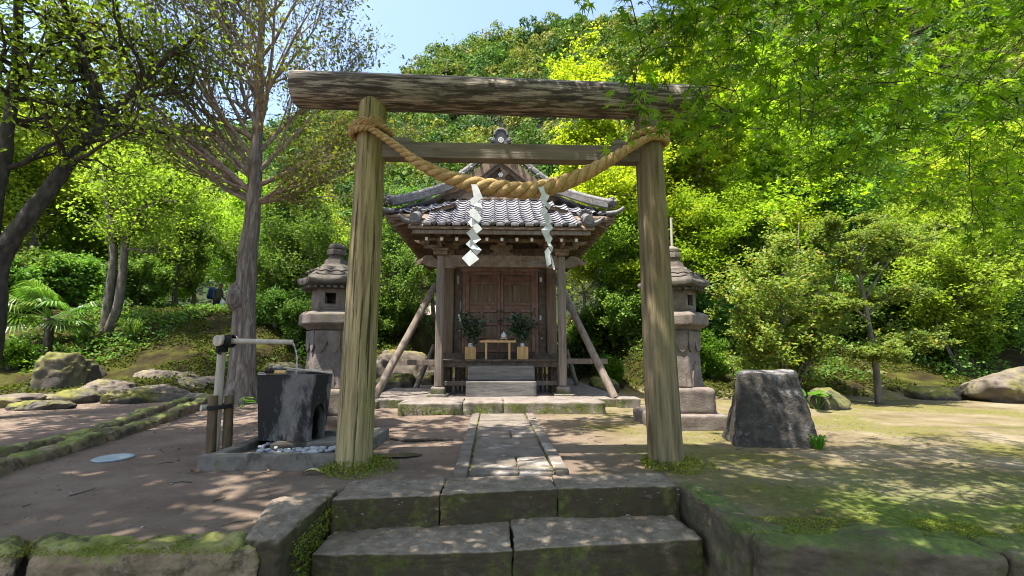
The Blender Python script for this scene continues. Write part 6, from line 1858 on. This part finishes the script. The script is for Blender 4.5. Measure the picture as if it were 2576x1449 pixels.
while ns < 640 and tries < 24000:
    tries += 1
    px, py = rng.uniform(1480, 2640), rng.uniform(-150, 700)
    if not inpoly(px, py, POLY): continue
    dens = 1.0 if px > 1800 else (.75 if px > 1690 else .22)
    if rng.random() > dens: continue
    Y = 2.0 + 3.2 * rng.random() ** 1.4 if px > 1750 else rng.uniform(2.0, 2.9)
    if py > 380: Y = rng.uniform(2.7, 4.6)
    c = P(px, py, Y)
    j = int(np.argmin(np.sum((NA - np.array(c)) ** 2, axis=1))); a = Vector(NA[j])
    if (c - a).length > (.75 if tries < 16000 else 1.1): continue
    tip = c + Vector((rng.uniform(-.25, .05), rng.uniform(-.15, .15), -.10))
    tw = catmull([a, a.lerp(c, .6) + Vector((0, 0, .05)), c, tip], 5)
    NA = np.concatenate([NA, np.array([tw[len(tw) // 2], tw[-1]])])
    mb.tube(tw, [lerp(.0032, .0015, i / len(tw)) for i in range(len(tw))], 4, False)
    n_l = rng.integers(11, 20)
    for k in range(n_l):
        i = rng.integers(len(tw) // 3, len(tw)); q = np.array(tw[i])
        ang = rng.uniform(0, 6.28); dd = np.array([math.cos(ang), math.sin(ang), -rng.uniform(.15, .9)]); dd /= np.linalg.norm(dd)
        nn = np.array([rng.normal() * .45, rng.normal() * .4 - .55, .75]); nn -= dd * nn.dot(dd); nn /= np.linalg.norm(nn)
        st_ = q + dd * .03 + rng.normal(size=3) * np.array([.05, .05, .02])
        LP.append(st_); LD.append(dd); LN.append(nn); LS.append(rng.uniform(.05, .074))
    ns += 1
# canopy above the frame that shades the court
for k in range(18000):
    q = np.array([rng.uniform(-2.9, 6.5), rng.uniform(.4, 4.3), 0.0])
    if k > 13500: q[0] = rng.uniform(-2.9, 1.0); q[1] = rng.uniform(1.2, 3.1)
    q[2] = 1.15 + q[1] * .9 + rng.uniform(.75, 1.9) + .3 * N3(q[0], q[1])
    if q[0] < -.8 and q[1] > 3.2: continue
    if N3(q[0] * 1.3, q[1] * 1.3, 4) < (-.22 if q[0] > .9 or q[1] < 1.5 else -.6): continue
    ang = rng.uniform(0, 6.28); dd = np.array([math.cos(ang), math.sin(ang), -rng.uniform(.05, .4)]); dd /= np.linalg.norm(dd)
    nn = np.array([rng.normal() * .35, rng.normal() * .35, 1.0]); nn -= dd * nn.dot(dd); nn /= np.linalg.norm(nn)
    LP.append(q); LD.append(dd); LN.append(nn); LS.append(rng.uniform(.085, .12))
for ex in ((-1.6, 2.2, 4.6), (-2.4, 1.2, 3.9), (3.2, 2.0, 4.6), (1.2, 2.6, 4.9), (.2, 1.4, 3.9), (2.2, 4.0, 6.0), (4.5, 3.6, 5.8)):
    c = catmull([hub, hub.lerp(Vector(ex), .5) + Vector((0, 0, .3)), ex], 6); mb.tube(c, [lerp(.06, .012, i / len(c)) for i in range(len(c))], 6)
obj('branches', mb.mesh('branches', True), bark_dark, trk)
LP, LD, LN, LS = map(np.array, (LP, LD, LN, LS))
SX = np.cross(LD, LN)
cam_p = np.array([CAMX, 0, EYE])
fwd = np.array([math.sin(YAW) * math.cos(PITCH), math.cos(YAW) * math.cos(PITCH), math.sin(PITCH)])
dep = (LP - cam_p) @ fwd
seen_ = np.array([(-40 < u < 2620) and (-40 < v < 1449) for u, v in zip(1288 + FPX * ((LP - cam_p)[:, 0] * math.cos(YAW) - (LP - cam_p)[:, 1] * math.sin(YAW)) / dep, 724.5 - FPX * ((LP - cam_p) @ np.array([-math.sin(YAW) * math.sin(PITCH), -math.cos(YAW) * math.sin(PITCH), math.cos(PITCH)])) / dep)])
ordr = np.argsort(np.where(seen_, dep / LS, 1e9))
big = set(ordr[:300].tolist())
for i in ordr[:300]:
    o = obj('leaf', mp_me, None, mt_)
    M_ = Matrix((SX[i], LD[i], LN[i])).transposed().to_4x4(); M_ = Matrix.Translation(Vector(LP[i])) @ M_ @ Matrix.Scale(LS[i], 4)
    o.matrix_basis = M_
rest = np.array([i for i in range(len(LP)) if i not in big])
V = (LP[rest][:, None, :] + LS[rest][:, None, None] * (MV[None, :, 0:1] * SX[rest][:, None, :] + MV[None, :, 1:2] * LD[rest][:, None, :] + MV[None, :, 2:3] * LN[rest][:, None, :])).reshape(-1, 3)
F = (MF[None] + (np.arange(len(rest)) * len(MV))[:, None, None]).reshape(-1, 3)
o = obj('foliage', np_mesh('foliage', V, F), leaf_maple, mt_); o['kind'] = 'stuff'
print('maple leaves', len(LP))

# ---------------------------------------------------------------- tall tree beside the camera, whose crown dapples the court
rng = np.random.default_rng(15)
st = thing('shade_tree', (-8.8, 2.2, 0), 'tall broadleaf tree overhead casting dappled shade on the court', 'tree')
c = catmull([(-8.8, 2.2, -.2), (-8.6, 2.4, 3), (-8.0, 2.7, 6), (-7, 3.2, 8.5)], 6)
trk = MB().tube(c, [lerp(.4, .2, i / len(c)) for i in range(len(c))], 14).build('trunk', bark_dark, st, True)
mb, pts = MB(), []
for k in range(26):
    ex = Vector((rng.uniform(-9.5, 1.0), rng.uniform(-1.0, 6.0), 0)); ex.z = max(8.2, 1.15 + max(0, ex.y) * .95 + 1.2) + rng.uniform(0, 2.0)
    b_ = catmull([c[-1], c[-1].lerp(ex, .5) + Vector((0, 0, .5)), ex], 5); mb.tube(b_, [lerp(.10, .02, i / len(b_)) for i in range(len(b_))], 6)
    for q in range(4):
        a = rng.uniform(0, 6.28)
        branch(mb, rng, np.array(b_[rng.integers(4, len(b_))]), np.array([math.cos(a), math.sin(a), .15]), rng.uniform(1.0, 1.8), .03, 2, pts, dict(LC, leaves=13, sig=.22))
obj('branches', mb.mesh('branches', True), bark_dark, trk)
pts = np.array(pts); pts = pts[[N3(q[0] * .9, q[1] * .9, 21) > (-.30 if q[0] < -4.2 else .02) and not (-6.4 < q[0] < -3.6 and 1.2 < q[1] < 2.5 and N3(q[0] * 2.5, q[1] * 2.5, 8) < .12) for q in pts]]; pts[:, 2] = np.maximum(pts[:, 2], 1.15 + np.maximum(0, pts[:, 1]) * .92 + .4)
V, F = leaves_np(pts, .17, rng, .8, .4)
o = obj('crown', np_mesh('crown', V, F), leaf_mid, st); o['kind'] = 'stuff'
print('shade leaves', len(pts))
# ---------------------------------------------------------------- rocks of the left and right banks
def bank_rock(px, py, Y, sx, sy, sz, seed, label, mat, z=None, rz=0.0, amp=.22, box=.3, group=None):
    g = P(px, py, Y); zz = (hz(g.x, Y) if z is None else z)
    o = obj('garden_rock', rock((sx, sy, sz), seed, 5 if sx > .5 else 4, amp, box), mat, None, (g.x, Y, zz + sz * .25), (0, 0, rz))
    tag(o, label, 'rock', group or 'garden rocks')
bank_rock(165, 960, 11.6, .62, .6, .75, 1, 'big upright mossy boulder below the fan palm', boulder, .15, .3)
bank_rock(280, 985, 11.2, .55, .5, .36, 2, 'pale lumpy rock beside the big mossy boulder', boulder_pale, .05)
bank_rock(420, 960, 12.4, .95, .6, .42, 3, 'humped pale rock left of the burled tree', boulder_pale, .12, .2)
bank_rock(500, 970, 12.0, .7, .5, .34, 4, 'flat mossy rock next to the burled tree roots', boulder_pale, .06)
bank_rock(385, 1002, 10.9, .75, .5, .28, 5, 'low smooth mossy rock at the path edge', boulder_pale, .0, .4)
bank_rock(200, 1008, 10.6, .42, .36, .24, 6, 'rounded brown rock at the far edge of the left path', boulder, .0)
bank_rock(95, 1012, 10.6, .5, .4, .15, 7, 'flat grey stepping rock at the left path edge', boulder_pale, .0)
bank_rock(20, 1025, 10.0, .5, .45, .20, 8, 'flat grey rock at the left edge of the picture', boulder_pale, .0)
bank_rock(110, 1035, 9.6, .55, .3, .13, 9, 'low mossy flat stone bordering the left path', boulder, .0)
bank_rock(330, 1012, 10.6, .4, .35, .2, 10, 'small mossy rock in front of the pale lumpy rock', boulder, .0)
bank_rock(505, 1000, 10.7, .35, .3, .16, 16, 'small pale stone near the end of the kerb', boulder_pale, .0)
bank_rock(715, 925, 13.6, .6, .5, .40, 11, 'tan rock between burled tree and left lantern', boulder_pale, .25)
bank_rock(770, 945, 13.2, .55, .4, .30, 12, 'grey rock ledge behind the water basin', boulder, .15)
bank_rock(700, 955, 12.6, .6, .4, .18, 17, 'low flat rock ledge behind the basin rim', boulder, .1)
bank_rock(1020, 915, 14.5, 1.1, .7, .75, 13, 'big pale rock behind the left brace pole', boulder_pale, .3)
bank_rock(1000, 985, 12.6, .6, .5, .35, 14, 'mossy green rock beside the left brace foot', boulder, .1)
bank_rock(1075, 960, 13.5, .4, .4, .35, 18, 'small mossy rock under the rear left brace', boulder, .1)
bank_rock(2080, 985, 9.0, .42, .35, .30, 21, 'small sunlit rock behind the round-leaved plant', boulder, .0, .2)
bank_rock(2350, 1005, 10.6, .5, .4, .24, 22, 'low dappled rock right of the pad tree', boulder, .0)
bank_rock(2560, 985, 10.2, 1.15, .7, .55, 23, 'big pale boulder skirted with moss at the right edge', boulder_pale, .05, .15)
bank_rock(1925, 930, 11.2, .75, .5, .42, 24, 'dark rounded rock peeping above the standing boulder', boulder, .05)
bank_rock(2290, 935, 12.3, 1.4, .5, .22, 25, 'long mossy ledge in the shade behind the pad tree', boulder, .15)
bank_rock(2170, 915, 12.6, .8, .5, .3, 26, 'mossy stone ledge under the flat leaf pads', boulder, .2)
bank_rock(1520, 970, 12.5, .45, .4, .32, 27, 'bright mossy hump beside the right brace foot', boulder, .0)
bank_rock(2440, 985, 11.0, .3, .25, .14, 28, 'little stone between dappled rock and pale boulder', boulder, .0)

# ---------------------------------------------------------------- stuff: moss tufts, bank plants, litter
rng = np.random.default_rng(33)
moss_leaf = leafmat('moss_leaf', (.09, .11, .014), (.20, .22, .035), .35, rough=.8, spec=.1)
cover_leaf = leafmat('cover_leaf', (.035, .055, .009), (.10, .125, .02), .4)
def scatter(name, label, pts, size, up, mat, aspect=.35, axis_up=0.0):
    V, F = leaves_np(np.array(pts), size, rng, up, aspect, .25, axis_up)
    tag(obj(name, np_mesh(name, V, F), mat), label, kind='stuff')
pts = []
for cx_, rr_, n_, hgt in ((pbL.x, .40, 2600, .10), (pbR.x, .42, 2200, .06)):
    for _ in range(n_):
        a = rng.uniform(0, 6.28); r_ = .165 + rr_ * rng.random() ** 1.7 * (.6 + .4 * math.cos(a + .6)) * .8
        pts.append((cx_ + math.cos(a) * r_, GY + math.sin(a) * r_, max(0, hgt * (1 - (r_ - .165) / .3)) * rng.random() + .004))
scatter('moss', 'green moss growing round the feet of the gate pillars', pts, .022, .3, moss_leaf, .4, .8)
pts = []
for _ in range(90000):
    x = rng.uniform(-15, 13); y = rng.uniform(9.5, 17)
    b = y - bank_start(x)
    if b < .0 or (-3.3 < x < 3.3 and y < 16.5): continue
    if N3(x * .8, y * .8, 7) < -.15: continue
    pts.append((x, y, hz(x, y) + rng.random() * .05))
scatter('ground_cover', 'low leafy ground cover and moss on the garden banks', pts, .07, .7, cover_leaf, .4)
pts = []
for _ in range(45000):
    x = rng.uniform(-14, 14); y = rng.uniform(11.5, 20)
    b = y - bank_start(x)
    if b < (1.6 if x < 0 else 1.0) or (-3.3 < x < 3.3 and y < 16.5): continue
    wedge = -.72 < x / y < -.50
    if N3(x * .5, y * .5, 17) < .0: continue
    h = .55 * (N3(x * 1.4, y * 1.4, 2) + .6)
    if wedge: h = min(h, .12)
    pts.append((x, y, hz(x, y) + rng.random() * max(.05, h)))
scatter('undergrowth', 'knee-high dark undergrowth between the shrubs', pts, .10, .6, leaf_dark, .36)
# moss tuft and fern leaves in the step joints and on the wall sides
pts = []
for _ in range(1500):
    x = rng.uniform(-1.35, 1.35); pts.append((x, 3.93 + .03 * rng.random() + .05 * (x + 1.3) / 2.6, -.205 + .02 * rng.random()))
for _ in range(900): pts.append((-1.43 + .02 * rng.random(), rng.uniform(3.1, 3.8), rng.uniform(-.45, -.05)))
for _ in range(500): pts.append((rng.uniform(-1.8, 1.8), 8.31 + .02 * rng.random(), .02 + .12 * rng.random()))
for _ in range(160):
    pts.append((rng.choice([-.395, .395]) + .012 * rng.normal(), rng.uniform(4.3, 8.2), .03))
scatter('joint_moss', 'moss and tiny ferns in the joints of the stonework', pts, .022, .3, moss_leaf, .4, .8)
pts = []
for _ in range(9000):
    u = rng.random(); x = lerp(1.5, 3.6, u) + .1 * rng.normal(); y = lerp(2.98, 2.80, u) + .30 * rng.random()
    if N3(x * 3, y * 3, 31) < -.05: continue
    pts.append((x, y, .003 + .007 * rng.random()))
for _ in range(7000):
    x = rng.uniform(-4.2, -1.65); y = rng.uniform(2.82, 3.05)
    if N3(x * 2.5, y * 3, 33) < .0: continue
    pts.append((x, y, .004 + .01 * rng.random()))
scatter('wall_moss', 'short bright moss on top of the retaining walls', pts, .009, .8, moss_leaf, .5, .4)
# gritty bits and litter on the court
bits = []
rg = random.Random(9); m_ = MB()
for _ in range(1500):
    x, y = rg.uniform(-5.5, 5.5), rg.uniform(3.2, 8.6)
    if abs(x) < .56: continue
    s_ = rg.uniform(.004, .012) * (1.6 if rg.random() < .08 else 1)
    m_.ball((x, y, hz(x, y) + s_ * .2), s_, 6, 4, (1.4, 1, .5))
tag(m_.build('gravel', path_stone, None, True), 'scattered grit and tiny stones on the earth court', kind='stuff')
pts = [(rng.uniform(-5.5, 6), rng.uniform(3.3, 10.5), .012) for _ in range(500)]
scatter('litter', 'tiny dry leaf bits scattered over the court', pts, .03, 2.2, lf_b, .35)

rt = MB().tube(catmull([G(985, 1106, -.005), G(1030, 1109, .012), G(1085, 1106, .014), G(1140, 1108, -.005)], 6), .022, 8)
tag(rt.build('tree_root', bark_dark, None, True), 'thin dark root lying across the earth between left pillar and path', 'root')
pd_ = G(1002, 1147, .006); m_ = MB(); NN = 22
m_.v = [tuple(pd_ + Vector((math.cos(6.2832 * k / NN) * .26 * (1 + .3 * N3(k * .7, 3)), math.sin(6.2832 * k / NN) * .10 * (1 + .3 * N3(k * .9, 5)), .012))) for k in range(NN)]; m_.f = [tuple(range(NN))]
tag(m_.build('puddle', water), 'small puddle beside the foot of the left gate pillar', kind='structure')
tw_ = MB()
for _ in range(70):
    x, y = rg.uniform(-5, 4.5), rg.uniform(3.3, 9.5)
    if abs(x) < .6: continue
    a = rg.uniform(0, 6.28); L_ = rg.uniform(.05, .22); z_ = hz(x, y) + .006
    tw_.tube([(x, y, z_), (x + math.cos(a) * L_ * .5, y + math.sin(a) * L_ * .5, z_ + .004), (x + math.cos(a + .3) * L_, y + math.sin(a + .3) * L_, z_)], [.004, .0035, .002], 4)
tag(tw_.build('twigs', bark_dark, None), 'thin dry twigs scattered on the court', kind='stuff')

# ---------------------------------------------------------------- things seen between the trees
# walking person with backpack
WY = 20.0
wx = P(541, 800, WY).x; wz = P(541, 811, WY).z
hgt = 1.68
def person(loc, rz):
    J = {'pel': (0, 0, .92), 'sp': (.03, 0, 1.12), 'ch': (.07, 0, 1.33), 'nk': (.11, 0, 1.47), 'hd': (.15, 0, 1.57), 'tp': (.15, 0, 1.68),
         'hl': (0, .09, .88), 'kl': (.16, .09, .50), 'al': (.02, .09, .09), 'tl': (.18, .09, .04), 'hr': (0, -.09, .88), 'kr': (-.02, -.09, .50), 'ar': (-.22, -.09, .13), 'tr': (-.08, -.09, .04),
         'sl': (.07, .18, 1.38), 'el': (.08, .22, 1.12), 'wl': (.26, .21, .96), 'fl': (.33, .20, .93), 'sr': (.07, -.18, 1.38), 'er': (.0, -.23, 1.12), 'wr': (.14, -.22, .92), 'fr': (.18, -.22, .87)}
    rad = {'pel': .15, 'sp': .135, 'ch': .16, 'nk': .055, 'hd': .095, 'tp': .08, 'hl': .09, 'kl': .065, 'al': .05, 'tl': .04, 'hr': .09, 'kr': .065, 'ar': .05, 'tr': .04, 'sl': .06, 'el': .045, 'wl': .035, 'fl': .035, 'sr': .06, 'er': .045, 'wr': .035, 'fr': .035}
    names = list(J); E_ = [('pel', 'sp'), ('sp', 'ch'), ('ch', 'nk'), ('nk', 'hd'), ('hd', 'tp'), ('pel', 'hl'), ('hl', 'kl'), ('kl', 'al'), ('al', 'tl'), ('pel', 'hr'), ('hr', 'kr'), ('kr', 'ar'), ('ar', 'tr'), ('ch', 'sl'), ('sl', 'el'), ('el', 'wl'), ('wl', 'fl'), ('ch', 'sr'), ('sr', 'er'), ('er', 'wr'), ('wr', 'fr')]
    me = bpy.data.meshes.new('person'); me.from_pydata([J[n] for n in names], [(names.index(a), names.index(b)) for a, b in E_], [])
    o = bpy.data.objects.new('person', me); COL.objects.link(o)
    sk = o.modifiers.new('Skin', 'SKIN'); sub = o.modifiers.new('Sub', 'SUBSURF'); sub.levels = sub.render_levels = 2
    for i, n in enumerate(names):
        v = me.skin_vertices[0].data[i]; v.radius = (rad[n], rad[n]); v.use_root = n == 'pel'
    # clothes by height on the body
    m = bpy.data.materials.new('clothed_body'); m.use_nodes = True; t = m.node_tree; p = t.nodes['Principled BSDF']; p.inputs['Roughness'].default_value = .85
    cxyz = _n(t, 'ShaderNodeSeparateXYZ'); tcn = _n(t, 'ShaderNodeTexCoord'); t.links.new(tcn.outputs['Object'], cxyz.inputs[0])
    mr_ = _n(t, 'ShaderNodeMapRange'); mr_.inputs[2].default_value = 1.7; t.links.new(cxyz.outputs[2], mr_.inputs[0])
    r_ = _n(t, 'ShaderNodeValToRGB'); r_.color_ramp.interpolation = 'CONSTANT'
    el = r_.color_ramp.elements
    st_ = [(0, (.03, .03, .03)), (.06, (.035, .038, .05)), (.56, (.30, .17, .12)), (.565, (.035, .038, .05)), (.60, (.10, .11, .10)), (.86, (.32, .18, .13)), (.93, (.05, .045, .04))]
    while len(el) < len(st_): el.new(.5)
    for e, (a, c) in zip(el, st_): e.position = a; e.color = (*c, 1)
    t.links.new(mr_.outputs[0], r_.inputs[0]); t.links.new(r_.outputs[0], p.inputs['Base Color'])
    me.materials.append(m)
    o.location = loc; o.rotation_euler = (0, 0, rz)
    tag(o, 'person in grey shirt and dark trousers walking behind the trees', 'person')
    MB()
    return o
pr_ = person((wx, WY, wz), -.15)
bpk = thing('backpack', (wx - .15, WY, wz + 1.2), 'blue backpack worn by the walking person', 'backpack')
obj('bag_body', rock((.15, .19, .27), 5, 3, .06, .35), plain('blue_cloth', (.02, .06, .22), .7), bpk, (wx - .17, WY, wz + 1.25))
obj('pocket', rock((.07, .15, .13), 6, 3, .05, .35), MATS['blue_cloth'], bpk, (wx - .31, WY, wz + 1.13))
pbag = thing('plastic_bag', (wx + .4, WY - .2, wz + .6), 'white plastic bag held by the walking person', 'bag')
obj('bag_body', rock((.12, .10, .24), 7, 3, .25, .1), plain('white_plastic', (.62, .66, .62), .4), pbag, (wx + .38, WY - .2, wz + .72))
# leaning pale props that hold up young trees
def prop(px0, py0, px1, py1, Y, label, r=.045, mat=None):
    a, b = P(px0, py0, Y), P(px1, py1, Y)
    o = MB().tube([a, b], r, 8).build('tree_prop', mat or bamboo, None, True, 40); tag(o, label, 'prop', 'pale tree props')
prop(745, 770, 790, 830, 19.0, 'pale leaning pole left of the left lantern')
prop(668, 765, 690, 812, 17.5, 'pale leaning pole just right of the burled trunk')
prop(560, 775, 562, 812, 22.5, 'thin pale upright pole behind the walking person', .03, white_paint)
prop(572, 770, 573, 812, 22.5, 'thin pale upright pole nearest the burled trunk', .03, white_paint)
prop(722, 770, 724, 808, 21, 'pale upright post between the two leaning poles', .05, white_paint)
prop(440, 790, 470, 835, 18, 'pale leaning pole left of the walking person')
prop(1688, 548, 1691, 640, 12.5, 'tall pale upright pole rising behind the right lantern', .035, bamboo)
# low wall of dark blocks and distant house, left of the shrine
dw = thing('garden_wall', tuple(P(1000, 850, 18.2)), 'dark stone block wall left of the shrine', 'stone wall')
for r_ in range(3):
    for k in range(5):
        a = P(960 + k * 20 + (10 if r_ % 2 else 0), 845, 18.2); a.z = hz(a.x, 18.2) + .02 + r_ * .32
        obj('block', hexa([tuple(Vector(q) + a) for q in box8(-.17, .17, -.2, .2, 0, .31)], 5, .03, .02, 3, 400 + r_ * 5 + k), wall_stone_dark, dw)
hs = thing('distant_house', tuple(P(1066, 850, 42)), 'distant house with pinkish tiled roof glimpsed left of the shrine', 'house')
a, b = P(1035, 838, 42), P(1105, 838, 42)
MB().box(((a.x + b.x) / 2, 43.5, a.z - .7), (b.x - a.x, 3, 2.4), .02).build('wall', white_paint, hs)
rfm = surf('house_roof', [(.3, (.20, .15, .14)), (.7, (.33, .26, .245))], (1, 1, 1), 3, 6, .8, .3, 8)
MB().prism([(a.x - .5, 41.2, a.z + .55), (b.x + .5, 41.2, a.z + .55), (b.x + .2, 43.5, a.z + 2.6), (a.x - .2, 43.5, a.z + 2.6)], (0, .15, .1)).build('roof', rfm, hs)
for k in range(7):
    x = lerp(a.x + .3, b.x - .3, k / 6); MB().box((x, 41.98, a.z + .1), (.28, .05, .5), .01).build('window', iron, hs)
# white rail behind the right bank
ra = thing('white_rail', tuple(P(1900, 742, 18)), 'low white railing glimpsed behind the right bank shrubs', 'railing')
for y_ in (722, 733): MB().tube([P(1820, y_, 18.5), P(2010, y_, 18.5)], .03, 8).build('rail', white_paint, ra, True)
for px in (1830, 1890, 1950, 2005): MB().tube([P(px, 720, 18.5), P(px, 760, 18.5)], .03, 8).build('post', white_paint, ra, True)
